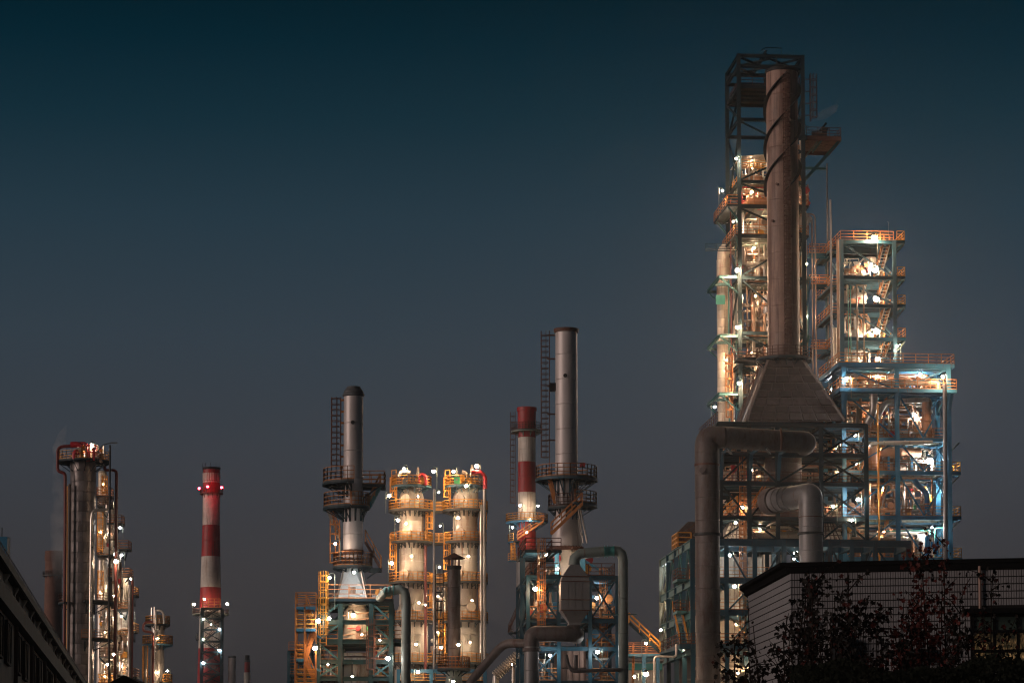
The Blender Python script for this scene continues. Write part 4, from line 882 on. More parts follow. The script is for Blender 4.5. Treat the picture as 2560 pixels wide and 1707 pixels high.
for x, z0, z1, y in ((0.7,0.9,1.5,-.16),(0.95,0.2,0.8,-.16),(1.6,1.2,1.9,-.16),(1.7,.4,.8,-.16)): MB().box(x,x+0.22,y,y+0.04,z0,z1).build('patch','tarp_blue',t,smooth=False)
pipe([pU(2215,1327,1), pU(2324,1325,1), pU(2324,1336,1)], 0.07, 'pipe_green', 'thin turquoise pipe bending down left of the blue tarpaulin', seg=8, bend=0.2)
pipe([pU(2337,1392,1), pU(2337,1320,1), pU(2358,1318,1)], 0.07, 'pipe_green', 'thin turquoise pipe rising from the blue tarpaulin', seg=8, bend=0.2)
t = thing('cabinet', 'grey ribbed cabinet left of the blue tarpaulin', 'cabinet', pU(2294,1388,3)); MB().box(0,1.0,0,0.8,0,2.4).build('body','cladding',t,smooth=False)
for q in range(5): MB().box(0.1+q*0.18,0.18+q*0.18,-0.05,-0.002,0.1,2.3).build('rib','cladding',t,smooth=False)

# ---------- lamps of the right complex
def lp(u, v, Y, lab, pw=100, s=1.0, c='white', post=2.2, side=1, st='post'): return lamp(pv(u,v,Y), lab, pw, s, c, post, side, style=st)
PW = 130
lp(1840,397,298.8,'small lamp on the left tower post beside the cream shelter roof', PW, 0.8)
lp(1806,477,300,'lamp on a pole at the far left edge of the second lit floor', PW*1.3, 1.0, 'warm', 3.4, -1)
lp(1833,554,300,'lamp under the second lit floor at the left tower post', PW, 0.9)
lp(1843,676,298.4,'brightest lamp on the left tower post, just above the upper outrigger', PW*2.6, 1.5, 'warm', 2.6)
lp(1844,818,298.4,'lamp on the left tower post above the middle outrigger', PW*2, 1.35, 'warm', 2.6)
lp(1848,958,298.4,'lamp on the left tower post above the lower outrigger', PW*2, 1.35, 'warm', 2.6)
lp(1787,1017,297,'lamp on a thin pole outside the lower teal outrigger', PW*.6, 1.0, 'cool', 3.5, -1)
lp(1880,420,305,'added fill lamp under the cream shelter roof', PW*.7, 0.9, 'warm', st='h')  # hanging ones are added fill lamps that brighten the tower floors
lp(1880,480,303,'added fill lamp inside the second lit floor', PW*1.2, 0.9, 'warm', st='h')
lp(1900,545,303,'added fill lamp inside the third lit floor', PW*1.4, 0.9, 'warm', st='h')
lp(1885,620,304,'added fill lamp below the third lit floor', PW*1.2, 0.9, 'warm', st='h')
lp(1888,740,304,'added fill lamp beside the slim bright column', PW*1.0, 0.9, 'warm', st='h')
lp(1880,880,304,'added fill lamp behind the ring walkway left of the stack', PW*.9, 0.9, 'warm', st='h')
lp(1815,900,304.6,'added fill lamp that lights the cream clad column', PW*1.0, 0.9, 'warm', st='h')
lp(2012,480,303,'added fill lamp right of the stack on the second ledge', PW*.8, 0.7, 'warm', st='h')
lp(2012,560,303,'added fill lamp right of the stack on the third ledge', PW*.8, 0.7, 'warm', st='h')
lp(2017,660,303,'added fill lamp right of the stack above the outrigger', PW*.8, 0.7, 'warm', st='h')
lp(2015,790,303,'added fill lamp right of the stack below the outrigger', PW*.8, 0.7, 'warm', st='h')
lp(2079,973,296,'small lamp beside the cream pipe under the footbridge', PW*.6, 1.0, 'cool')
lp(2118,945,284.8,'small lamp at the left post under the top railing of the blue unit', PW*.3, 1.1, 'cool')
for u, v, c, s, lab in ((2185,594,'warm',1.6,'warm lamp on the roof railing of the blue tower'), (2188,676,'white',1.7,'lamp above the second beam of the blue tower'), (2190,747,'white',2.0,'large lamp in the middle of the blue tower'),
        (2191,828,'white',2.0,'large lamp on the third floor of the blue tower'), (2193,898,'white',1.5,'lamp behind the roof railing of the blue unit')):
    lp(u, v, 301.5 if v > 600 else 299.6, lab, PW*2.4, s, c, 2.6)
lp(2243,865,299,'tiny lamp under the right ledge of the blue tower', PW*.6, .8)
lp(2357,942,285.0,'lamp at the right post above the second railing of the blue unit', PW*1.2, 1.2, 'warm')
lp(2325,1152,288.5,'dazzling lamp in the right bay of the blue unit', PW*3, 2.1, 'cool', 2.2)
for u, v, Y, lab in ((2195,940,290,'added fill lamp left on the second floor of the blue unit'), (2300,935,290,'added fill lamp right on the second floor of the blue unit'), (2200,1035,290,'added fill lamp left on the third floor of the blue unit'), (2290,1040,290,'added fill lamp right on the third floor of the blue unit'),
        (2205,1120,290,'added fill lamp left on the fourth floor of the blue unit'), (2210,1220,290,'added fill lamp left on the fifth floor of the blue unit'), (2330,1225,291,'added fill lamp right on the fifth floor of the blue unit'), (2210,1330,290,'added fill lamp left on the lowest floor of the blue unit'), (2330,1318,286.5,'added fill lamp over the blue tarpaulin')):
    lp(u, v, Y, lab, PW*1.5, 0.7, 'warm' if 'left' in lab else 'cool', st='h')  # added fill lamps, unseen sources that light the unit's floors
for u, v, Y, pw, s, c, lab in ((2138,1088,283.5,.35,.9,'cool','lamp on the top floor of the dark frame, right bay'), (2140,1158,283.5,.35,1.0,'warm','lamp on the second floor of the dark frame, right bay'), (2083,1265,283,.6,1.1,'warm','lamp right of the pale grey duct elbow'),
        (2145,1248,283,.9,1.4,'cool','starlike lamp in the right bay of the dark frame'), (1856,1268,283,.6,1.2,'warm','lamp low in the left bays of the dark frame'), (1839,1306,282,.5,1.1,'white','lamp just above the trestle beam behind the big duct'),
        (2130,1300,283,.5,1.0,'white','lamp over the right hopper casing'), (1824,1387,264.5,.5,1.1,'cool','lamp on the upper white furnace panels'), (1836,1465,264.5,.5,1.3,'white','lamp on the middle white furnace panels'),
        (1841,1560,264.5,.5,.9,'warm','lamp on the lower white furnace panels'), (1985,1382,263,.4,.6,'white','upper small lamp left of the pale grey duct foot'), (1985,1397,263,.4,.8,'cool','lower small lamp left of the pale grey duct foot')):
    lp(u, v, Y, lab, PW*pw, s, c, 1.8)
for u, v, Y, lab in ((1880,1175,290,'added fill lamp deep inside the dark frame, second floor'), (1990,1180,291,'added fill lamp behind the pale duct elbow'), (2100,1180,290,'added fill lamp deep in the right bay, second floor'), (1900,1320,289,'added fill lamp over the left hopper casing'),
        (2100,1110,290,'added fill lamp deep in the right bay, top floor'), (1930,1110,291,'added fill lamp behind the huge brown duct'), (2070,1320,288,'added fill lamp by the foot of the right hopper casing')):
    lp(u, v, Y, lab, PW*.7, .6, 'warm', st='h')  # lamps added inside the dark frame to brighten its depth
lp(1880,1670,266,'added fill lamp in the orange lit machinery beside the tiled building', PW*1.2, .6, 'warm', st='h')  # added here and along the trestle end to light the steel
lp(1700,1620,266,'added fill lamp under the left end of the trestle floor', PW*.5, .6, 'warm', st='h')
lp(1665,1440,288,'added fill lamp behind the pale braces at the left end of the trestle', PW*.8, .5, 'cool', st='h')

lp(1705,1425,280,'added fill lamp behind the teal braces at the left end of the trestle, upper storey', PW*1.2, .6, 'cool', st='h')
lp(1700,1500,279,'added fill lamp behind the teal braces at the left end of the trestle, middle storey', PW*1.2, .6, 'warm', st='h')

LG = 1.9

# ================================================================== STACK 2 AND ITS FURNACE (centre right)
YA = 240.0; xa = xf(1416, 1050, YA); ra = px(28, YA)
A2 = thing('flue_stack', 'tall pale steel stack right of centre with round platforms and a small black hole', 'chimney', (xa, YA, 0))
courses(A2, zf(1262,YA), zf(826,YA), ra*1.02, ra*0.99, 'stack_steel', hc=2.2, seg=30)
MB().lathe([(ra*0.94, zf(832,YA)), (ra+0.1, zf(832,YA)), (ra+0.16, zf(823,YA)), (ra*0.94, zf(822,YA))], 30, close=True).build('top_rim', 'rail_rust', A2)
MB().lathe([(ra*0.93, zf(824,YA)), (ra*0.93, zf(1260,YA))], 24).build('liner', 'black_iron', A2)
MB().cyl((-0.12,-ra+0.02,zf(943,YA)),(-0.12,-ra-0.03,zf(943,YA)),px(5,YA),seg=16).build('port_hole', 'black_iron', A2)
MB().cyl((0.1,-ra+0.02,zf(878,YA)),(0.1,-ra-0.03,zf(878,YA)),px(2,YA),seg=12).build('port_hole', 'stack_steel', A2)
ladder(A2, -px(33,YA)-0.35, 0, zf(1180,YA), zf(828,YA), math.pi, 'rail_rust', w_=0.5, start=1.4, hoops=0.52, r=0.028)
for v in (838, 897, 965, 1035, 1100): bar(A2, 'ladder_bracket', (-ra, 0, zf(v,YA)), (-ra-0.75, 0, zf(v,YA)), 0.12, 0.14, 'rail_rust', 'B')
MB().box(-ra-0.55,-ra+0.05,-0.3,0.3,zf(978,YA),zf(958,YA)).build('junction_box','black_iron',A2,smooth=False)
ring_platform(A2, zf(1197,YA), ra+0.05, px(78,YA), 0, 360, railm='paint_orange', brackets=12, bl=1.5, bm='steel_navy')
ring_platform(A2, zf(1262,YA), ra+0.05, px(77,YA), -75, 60, railm='paint_orange', brackets=5, bl=1.3, bm='steel_navy')
ring_platform(A2, zf(1268,YA), ra+0.05, px(47,YA), 150, 285, railm='rail_rust', brackets=4, bl=0.9, bm='steel_dark')
stairs(A2, (px(-30,YA),-1.6,zf(1262,YA)), (-px(18,YA)-1.0,-1.6,zf(1202,YA)), (0,0.7,0), 'paint_orange', 'paint_orange')
MB().cyl((0,0,0),(0.5,0,0),0.22,seg=10).build('instrument', 'pipe_red', A2, (px(33,YA), -0.4, zf(1163,YA)))
zc0, zc1 = zf(1368,YA), zf(1264,YA)
MB().lathe([(px(40,YA), zc0), (px(39,YA), zc0+0.5), (px(29,YA), zc0+(zc1-zc0)*0.82), (ra*1.03, zc1)], 26).build('cone', 'stack_steel', A2)
MB().lathe([(px(38,YA), zc0-0.35), (px(43,YA), zc0-0.35), (px(43,YA), zc0), (px(38,YA), zc0)], 26, close=True).build('flange', 'rail_rust', A2)
MB().lathe([(px(30,YA), zf(1445,YA)), (px(30,YA), zc0-0.3)], 26).build('flue_neck', 'paint_white', A2)
for q in range(26):
    a = 2*math.pi*q/26; MB().cyl((0,0,-0.15),(0,0,0.15),0.06,seg=5).build('bolt','rail_rust',A2,(px(42,YA)*math.cos(a),px(42,YA)*math.sin(a),zc0-0.1)) if math.sin(a) < 0.3 else None
for o_ in (0, 0.35):
    MB().tube([(px(28,YA)+o_*0.4, -0.9, zc1), (px(41,YA)+o_, -1.2, zc0+0.3)], 0.09, 8).build('drain_pipe', 'pipe_silver', A2)
stairs(A2, (px(-40,YA), -2.6, zf(1340,YA)), (px(38,YA), -2.6, zf(1266,YA)), (0,0.8,0), 'paint_orange', 'paint_orange')
# furnace tower 2
G2 = Grid(1320, 1500, 235, 4)
F2 = thing('furnace_tower', 'dark blue braced frame below the pale stack right of centre', 'steel frame', (G2.O.x, G2.O.y, 0), G2.al)
A_ = [0.0] + [G2.a(u,1500) for u in (1397, 1475, 1543)]; B_s = [0.0, 6.5, 13.0]; z2 = [G2.z(v) for v in (1700, 1615, 1545, 1437)]
frame(F2, A_, B_s, z2, cs=0.32, bs=(0.22,0.38), m='steel_navy', bz=0.15, bm='steel_navy', braces={
    'F': [(0,2,'X'), (2,2,'X'), (0,1,'X'), (2,1,'X'), (0,0,'X'), (2,0,'X')], 'I1': [(0,2,'X'), (2,2,'/'), (2,1,'X')], 'L': [(0,2,'X'), (1,2,'X'), (0,1,'X'), (1,1,'X')], 'R': [(0,2,'X'), (1,1,'X')], 'K': [(0,2,'X'), (2,2,'X'), (2,1,'/')]})
for z, rm in ((z2[3],'rail_rust'), (z2[2],'paint_orange'), (z2[1],'paint_orange'), (z2[0],'paint_orange')):
    deck(F2, 0.2, A_[1]+0.1, 0.3, 12, z+0.03, railm=rm, sides='FLK', joistm='steel_blue', jstep=1.3)
    deck(F2, A_[2]-0.1, A_[3]-0.2, 0.3, 12, z+0.03, railm=rm, sides='FRK', joistm='steel_blue', jstep=1.3)
bar(F2, 'column', (G2.a(1306,1400,6), 6, 0), (G2.a(1306,1400,6), 6, zf(1374,241)), 0.45, 0.45, 'steel_navy'); bar(F2, 'column', (A_[1], 2, z2[3]), (A_[1], 2, zf(1374,237)), 0.4, 0.4, 'steel_blue')
deck(F2, G2.a(1306,1400,5), A_[1]+0.3, 1.0, 10, zf(1374,236), railm='rail_rust', sides='FLK', joistm='steel_blue', jstep=1.4)
bar(F2, 'column', (A_[2]-0.4, 3, z2[3]), (A_[2]-0.4, 3, zf(1390,237)), 0.5, 0.5, 'steel_blue')
bar(F2, 'brace', (A_[2]-0.4, 3, zf(1394,237)), (A_[3], 3, z2[3]), 0.22, 0.22, 'steel_blue'); bar(F2, 'brace', (0.3, 0.5, z2[3]+0.2), (A_[1], 0.5, zf(1378,236)), 0.2, 0.2, 'steel_navy')
stairs(F2, (0.5, 0.2, z2[3]+0.1), (2.2, 0.2, zf(1378,236)), (0,0.7,0), 'steel_dark', 'rail_rust')
ladder(F2, G2.a(1352,1450), -0.3, z2[1], zf(1350,236), -1.57, 'paint_orange', start=0.5)
ladder(F2, A_[2]+1.5, 3.0, z2[0], z2[3]+1.0, -1.57, 'paint_orange', start=0.5)
# rusty firebox deep inside
FB = thing('firebox', 'dark rusty firebox at the foot of the blue braced frame', 'furnace', G2.w(A_[1]+0.1, 0.6, 0), G2.al)
W_ = A_[2]-A_[1]-0.4; zt_f = G2.z(1612)
MB().box(0, W_, 0.1, 9, 0, zt_f).build('core', 'duct_rusty', FB, smooth=False)
pm = MB().box(0.03, W_/4-0.03, -0.08, 0.09, 0.03, 1.9).mesh('panel', 'stack_rusty', False)
for q in range(4):
    for r_ in range(3): link('panel', pm, FB, (q*W_/4, 0, zt_f-2.0*(r_+1)))
# hopper and green pipe
Yh = 230.0; xh = xf(1436, 1480, Yh)
HP = thing('hopper', 'grey panelled waisted hopper in front of the blue frame', 'hopper', (xh, Yh, 0), R(4))
def ring4(w, d, z): return [(-w,-d,z),(w,-d,z),(w,d,z),(-w,d,z)]
hl = [(px(9,Yh), 0.35, zf(1408,Yh)), (px(33,Yh), 1.1, zf(1444,Yh)), (px(35,Yh), 1.2, zf(1455,Yh)), (px(35,Yh), 1.2, zf(1527,Yh)), (px(15,Yh), 0.6, zf(1556,Yh)), (px(17,Yh), 0.6, zf(1563,Yh))]
for (w0,d0,z0),(w1,d1,z1) in zip(hl, hl[1:]):
    MB().add(ring4(w0,d0,z0)+ring4(w1,d1,z1), [(0,1,5,4)[::-1],(1,2,6,5)[::-1],(2,3,7,6)[::-1],(3,0,4,7)[::-1]]).build('casing', 'duct_grey', HP, smooth=False)
hw = px(35,Yh); z0, z1 = zf(1501,Yh), zf(1457,Yh)
for zz0, zz1, n in ((z0, z1, 4), (zf(1526,Yh), z0-0.06, 4)):
    for q in range(n):
        MB().box(-hw+0.03+q*2*hw/n, -hw-0.03+(q+1)*2*hw/n, -1.25, -1.205, zz0, zz1-0.04).build('panel', 'duct_grey', HP, smooth=False)
        MB().box(-hw-0.05, -hw-0.005, -1.15+q*0.6, -1.15+q*0.6+0.54, zz0, zz1-0.04).build('panel', 'duct_grey', HP, smooth=False)
for z, w_, d_ in ((zf(1443,Yh),px(34,Yh),1.15),(z0,hw,1.2),(z1+0.05,hw,1.2),(zf(1527,Yh),hw,1.2)):
    MB().box(-w_-0.1,w_+0.1,-d_-0.1,-d_-0.0,z-0.04,z+0.04).build('stiffener','rail_rust',HP,smooth=False)
def P2(u, v, Y=230.0): return pv(u, v, Y)
gp = thing('gas_pipe', 'grey green rust flecked pipe arching over the blue frame and down its right side', 'pipe', P2(1436,1408))
b0 = P2(1436,1408); L = [p-b0 for p in (P2(1436,1412), P2(1437,1395), P2(1450,1384), P2(1470,1382), P2(1510,1378))]
MB().tube(L, [0.55,0.5,0.47,0.46,0.46], 18).build('elbow', 'duct_green', gp)
MB().cyl(P2(1510,1378)-b0, P2(1536,1377)-b0, 0.44, seg=18).build('expansion_joint', 'duct_turquoise', gp)
for u in (1511,1518,1534): MB().cyl(P2(u,1378)-b0, P2(u+1.5,1378)-b0, 0.56, seg=18).build('flange', 'duct_turquoise', gp)
c = [P2(1536,1377)-b0, P2(1545,1377)-b0, P2(1554,1384)-b0, P2(1558,1398)-b0, P2(1558,1410)-b0]
MB().tube(c, 0.46, 18).build('mitre_bend', 'duct_green', gp)
x_ = (P2(1558,1500)-b0).x; segpipe(gp, [(x_,0,-b0.z), (x_,0,(P2(1558,1409)-b0).z)], 0.45, 'duct_green', None, seg=20, name='pipe_section', step=3)
MB().box(x_-1.9,x_+1.2,-0.15,0.15,zf(1537,230)-b0.z,zf(1534,230)-b0.z).build('pipe_guide','steel_teal',gp,smooth=False)
rp_ = thing('flue_duct', 'rusty brown duct below the hopper bending down at its left end', 'duct', P2(1329,1650))
b0 = P2(1329,1650); x0 = 0; r_ = px(19,230)
segpipe(rp_, [(0,0,-b0.z), (0,0,zf(1614,230)-b0.z)], r_, 'duct_grey', None, seg=24)
MB().tube([(0,0,zf(1616,230)-b0.z), (0,0,zf(1583,230)-b0.z), (xf(1385,1583,230)-b0.x,0,zf(1583,230)-b0.z), (xf(1437,1583,230)-b0.x,0,zf(1583,230)-b0.z), (xf(1439,1583,230)-b0.x,3.0,zf(1583,230)-b0.z)], [r_]*9+[r_*1.1]*2+[r_*1.15]*7, 24, bend=1.3, steps=6).build('elbow', 'duct_rusty', rp_) if False else \
MB().tube([(0,0,zf(1616,230)-b0.z), (0,0,zf(1583,230)-b0.z), (xf(1441,1583,230)-b0.x,0.2,zf(1583,230)-b0.z), (xf(1443,1583,230)-b0.x,3.2,zf(1583,230)-b0.z)], r_*1.06, 24, bend=1.5, steps=8).build('elbow', 'duct_rusty', rp_)
MB().lathe([(r_, zf(1628,230)-b0.z), (r_+0.14, zf(1628,230)-b0.z), (r_+0.14, zf(1619,230)-b0.z), (r_, zf(1619,230)-b0.z)], 24, close=True).build('clamp_ring', 'duct_rusty', rp_)
MB().cyl(P2(1436,1560)-b0+Vector((0,0.5,0)), P2(1436,1580)-b0+Vector((0,0.5,0)), px(15,230), seg=18).build('inlet', 'duct_rusty', rp_)
pipe([P2(1316,1607,232), P2(1259,1607,234), P2(1222,1650,234), P2(1170,1710,234), Vector((P2(1120,1770,234).x,234,1.0))], px(11,232), 'duct_rusty', 'brown slanting pipe running down to the left behind the capped stack', bend=1.0, seg=20)
pipe([P2(1415,1636,229.5), P2(1420,1660,229.5), P2(1430,1677,229.5), P2(1552,1673,229.5)], 0.17, 'duct_rusty', 'thin rusty pipe turning right at the foot of the firebox', bend=0.5, seg=10)
pipe([P2(1440,1636,229.5), P2(1440,1676,229.7)], 0.17, 'duct_rusty', 'short thin rusty pipe dropping beside the turned one', seg=10)
# corrugated flexible hose
ch = thing('expansion_pipe', 'white corrugated expansion pipe sloping down behind the rusty elbow', 'pipe', P2(1294,1638,250))
b0 = P2(1294,1638,250); e0 = P2(1240,1688,250)-b0
for q in range(13):
    c = e0*(q/12); d = e0.normalized(); MB().lathe([(0.40,-0.10),(0.52,-0.05),(0.56,0),(0.52,0.05),(0.40,0.10)],16,close=True).build('ring','cladding',ch,c).rotation_euler = d.to_track_quat('Z','Y').to_euler()
MB().cyl((0,0,0),e0,0.38,seg=12).build('core','cladding',ch); MB().cyl(e0,e0+Vector((-0.2,0,-e0.z-b0.z+0.0)),0.3,seg=12).build('down_pipe','cladding',ch); MB().cyl((0,0,0),(3,6,0),0.4,seg=12).build('tail_pipe','cladding',ch)
for u, v0, lab in ((1241,1690,'pale riser at the left of the corrugated pipe'), (1283,1640,'pale riser under the middle of the corrugated pipe'), (1297,1630,'pale riser by the upper end of the corrugated pipe')):
    pipe([Vector((xf(u,v0,252),252,0)), P2(u,v0,252)], 0.16, 'cladding', lab, seg=10)
cluster('pipes inside the left bay of the blue frame, upper storey', G2, 0.4, A_[1], 1.5, 9, z2[2]+.1, z2[3]-1.0, 14, 61, MIX_SILV+('steel_blue',), vessels=2)
cluster('pipes inside the right bay of the blue frame, upper storey', G2, A_[2]+.2, A_[3]-.4, 1.5, 9, z2[2]+.1, z2[3]-1.0, 12, 62, ('steel_blue','pipe_brown','paint_orange'), vessels=1)
cluster('pipes inside the right bay of the blue frame, middle storey', G2, A_[2]+.2, A_[3]-.4, 1.5, 9, z2[1]+.1, z2[2]-.6, 10, 63, ('steel_blue','pipe_brown','paint_orange'), vessels=1)
cluster('pipes at the foot of the blue frame left of the firebox', G2, 1.5, A_[1], 1.5, 9, 8, z2[1]-.8, 18, 64, MIX_SILV+('steel_blue',), vessels=2)
cluster('pipes at the foot of the blue frame right of the firebox', G2, A_[2]+.2, A_[3]-.4, 1.5, 9, 8, z2[1]-.8, 16, 65, MIX_SILV+('steel_blue',), vessels=2)
cluster('pipework around the pale flue neck under the stack right of centre', G2, G2.a(1345,1400,4), A_[2]+0.5, 4, 9, z2[3]+.1, zf(1385,240), 14, 66, MIX_SILV, vessels=1)

# ================================================================== RED AND WHITE STACK BEHIND
YR = 400.0; xr = xf(1317, 1200, YR)
RW = thing('striped_chimney', 'red and white banded stack with ladder just left of the pale stack', 'chimney', (xr, YR, 0))
bands = [(1700,1390,27,'duct_grey'), (1390,1306,23.5,'paint_red'), (1306,1231,22.5,'paint_white'), (1231,1155,22.3,'paint_red'), (1155,1094,22.2,'paint_white'), (1094,1022,23,'paint_red')]
for v0, v1, r_, m in bands: courses(RW, 0.0 if v0 == 1700 else zf(v0,YR), zf(v1,YR), px(r_,YR), px(r_,YR), m, hc=2.4, seg=26, name='band_section')
MB().lathe([(px(22,YR),zf(1028,YR)),(px(25,YR),zf(1028,YR)),(px(25,YR),zf(1019,YR)),(px(22,YR),zf(1019,YR))],26,close=True).build('top_rim','paint_red',RW)
MB().lathe([(px(21.5,YR),zf(1020,YR)),(px(21.5,YR),zf(1100,YR))],20).build('liner','black_iron',RW)
ring_platform(RW, zf(1077,YR), px(23,YR), px(39,YR), railm='rail_rust', brackets=8, bl=0.8, bm='steel_pale')
ladder(RW, -px(29,YR), 0, zf(1265,YR), zf(1030,YR), math.pi, 'rail_rust', start=0.5, r=0.035, hoops=0.9)
ring_platform(RW, zf(1304,YR), px(23,YR), px(53,YR), 190, 350, railm='paint_yellow', brackets=6, bl=1.4, bm='steel_blue', rr=0.042)
ring_platform(RW, zf(1303,YR), px(23,YR), px(53,YR), -10, 190, railm='paint_yellow', brackets=6, bl=1.4, bm='steel_blue', rr=0.042)
ring_platform(RW, zf(1354,YR), px(23,YR), px(48,YR), 160, 225, railm='paint_yellow', brackets=2, bl=0.8, bm='steel_blue')
ladder(RW, -px(35,YR), -0.6, zf(1402,YR), zf(1356,YR), -1.57, 'paint_yellow', start=0.2, hoops=0.5, r=0.05)
railing([(-px(47,YR),-.8,zf(1402,YR)),(-px(27,YR),-.8,zf(1402,YR))],'paint_yellow',RW)
MB().box(-px(48,YR),-px(26,YR),-1.3,-.2,zf(1404,YR),zf(1402,YR)).build('platform','steel_blue',RW,smooth=False)
stairs(RW, (-1.5,-2.4,zf(1350,YR)), (2.6,-2.4,zf(1306,YR)), (0,0.8,0), 'paint_orange', 'paint_orange')
stairs(RW, (-px(47,YR),-1,zf(1580,YR)), (-px(20,YR),-1,zf(1520,YR)), (0,0.8,0), 'rail_rust', 'rail_rust')
ring_platform(RW, zf(1580,YR), px(27,YR), px(46,YR), 150, 220, railm='rail_rust', brackets=2)

# ================================================================== SMALL CAPPED STACK
YC = 262.0; xc_ = xf(1135, 1500, YC)
CS = thing('capped_stack', 'short brown stack with a conical rain cap in front of the twin towers', 'chimney', (xc_, YC, 0))
rc_ = px(16.3, YC)
courses(CS, zf(1672,YC), zf(1418,YC), rc_*1.02, rc_, 'duct_rusty', hc=2.2, seg=24)
MB().lathe([(rc_,zf(1424,YC)),(px(18.5,YC),zf(1422,YC)),(px(18.5,YC),zf(1414,YC)),(rc_*.9,zf(1414,YC))],24).build('rim','black_iron',CS)
for q in range(6):
    a = R(60*q+20); bar(CS, 'cap_post', (rc_*.88*math.cos(a), rc_*.88*math.sin(a), zf(1414,YC)), (rc_*.88*math.cos(a), rc_*.88*math.sin(a), zf(1394,YC)), 0.1, 0.1, 'rail_rust', 'B')
MB().lathe([(0.02,zf(1381,YC)),(px(27.5,YC),zf(1395,YC)),(px(27.5,YC),zf(1396.5,YC)),(0.02,zf(1384,YC))],24).build('rain_cap','rail_rust',CS)
MB().lathe([(px(26,YC),0),(px(26,YC),zf(1740,YC)),(rc_*1.05,zf(1672,YC))],24).build('flare_base','duct_green',CS)
ring_platform(CS, zf(1670,YC), rc_, px(41,YC), railm='paint_orange', brackets=10, bl=0.9)
ladder(CS, -px(27,YC), -0.2, zf(1668,YC), zf(1424,YC), math.pi, 'black_iron', start=0.4, hoops=0.9, r=0.03)

# ================================================================== TWIN COLUMNS
def twin(cx_u, lab, dx, head, lamp_side):
    Y = 325.0; x = xf(cx_u, 1300, Y); r = px(31, Y)
    t = thing('reactor_column', lab, 'column', (x, Y, 0))
    courses(t, zf(1512+dx,Y), zf(1262,Y), r, r, 'cladding_cream', hc=2.1, seg=32)
    courses(t, zf(1544+dx,Y), zf(1513+dx,Y), px(42,Y), r*1.01, 'cladding_cream', hc=3.1, seg=32)
    courses(t, 0, zf(1545+dx,Y), px(42,Y), px(42,Y), 'cladding_cream', hc=2.1, seg=32)
    MB().lathe([(r*1.01,zf(1263,Y)),(r,zf(1245,Y)),(r*.9,zf(1234,Y)),(r*.72,zf(1226,Y)),(r*.4,zf(1220,Y)),(0.02,zf(1219,Y))],32).build('dome','cladding_cream',t)
    if dx: MB().cyl((r*0.65,0.4,zf(1245,Y)),(r*0.65,0.4,zf(1217,Y)),r*0.4,seg=16).build('neck','cladding_cream',t)
    else: MB().cyl((r*0.2,0.2,zf(1245,Y)),(r*0.2,0.2,zf(1215,Y)),r*0.6,seg=18).build('neck','cladding_cream',t)
    for v in (1320, 1405, 1470, 1590+dx): MB().lathe([(0,0),(r*(1.0 if v<1500 else 1.35)+0.05,0),(r*(1.0 if v<1500 else 1.35)+0.05,0.12),(0,0.12)],32).build('band','cladding',t,(0,0,zf(v,Y)))
    for v, a in ((1250,-110),(1334,-108),(1436,-115),(1600+dx,-100),(1520,-70)):
        rr = r if v < 1500 else px(41,Y); MB().cyl((rr-0.2,0,0),(rr+0.35,0,0),0.52,seg=20).cyl((rr+0.35,0,0),(rr+0.42,0,0),0.58,seg=20).build('manhole','cladding_cream',t,(0,0,zf(v,Y))).rotation_euler = (0,0,R(a))
    yl = 'paint_yellow'
    ring_platform(t, zf(1215,Y), 0.3, px(50,Y), railm=yl, brackets=12, bl=1.6, bm='steel_slate', rr=0.042)
    for v, a0, a1, ro in ((1276,130,380,58), (1355,150,395,54), (1456,140,400,57), (1552+dx//2,120,420,58), (1657,120,420,60)):
        rr = r if v < 1500 else px(42,Y)
        ring_platform(t, zf(v,Y), rr+.02, px(ro,Y), a0, a1, railm=yl, brackets=12, bl=0.7, bm='deck_steel', rr=0.042)
    for v0, v1, a in ((1276,1215,200),(1355,1276,-20),(1456,1355,200),(1552,1456,-25),(1657,1552,195)):
        rr = (r if v1 < 1500 else px(42,Y)) + 0.5; ladder(t, rr*math.cos(R(a)), rr*math.sin(R(a)), zf(v0,Y), zf(v1,Y)+1, R(a), yl, start=1.6, hoops=0.8, r=0.05)
    railing([(-px(50,Y),-0.6,zf(1213,Y)+0.0),(-px(38,Y),-1.4,zf(1213,Y)+0.0)], yl, t, h=1.8, r=0.042)
    return t
TA = twin(1029, 'left one of the twin cream reactor columns with yellow railings', 0, 0, -1)
TB = twin(1163, 'right one of the twin cream reactor columns with yellow railings', 2, 0, 1)
YTW = 325.0
for v, u0, u1, lab in ((1276,1085,1112,'top yellow railed bridge between the twin columns'), (1355,1078,1116,'second yellow railed bridge between the twin columns'), (1456,1083,1114,'third yellow railed bridge between the twin columns'), (1657,1086,1108,'lowest yellow railed bridge between the twin columns')):
    ww = thing('footbridge', lab, 'footbridge', pv(u0-6, v, YTW-0.6)); deck(ww, 0, px(u1-u0+12,YTW), 0, 1.6, 0.0, railm='paint_yellow', sides='FK', joists=False, beamm='deck_steel', rr=0.042)
def PT(u, v, Y=323.0): return pv(u, v, Y)
pipe([Vector((PT(1085,1500,320).x,320,0)), PT(1085,1222,320)], 0.12, 'duct_grey', 'tall thin pale pipe between the twin columns', seg=8)
pipe([Vector((PT(1064,1500,322.5).x,322.5,0)), PT(1064,1505,322.5), PT(1064,1364,322.5)], 0.16, 'pipe_dullred', 'dull red pipe down the right side of the left twin column', seg=8)
pipe([PT(1178,1182), PT(1195,1181), PT(1211,1190), PT(1211,1250), Vector((PT(1213,1500).x,323,0))], 0.22, 'duct_grey', 'pinkish pipe down the far right of the right twin column', seg=10)
pipe([PT(1179,1180,322.7), PT(1200,1179,322.7), PT(1213,1190,322.7), PT(1213,1222,322.7)], 0.27, 'pipe_red', 'bright red elbow at the top right of the right twin column', seg=14, bend=1.0)
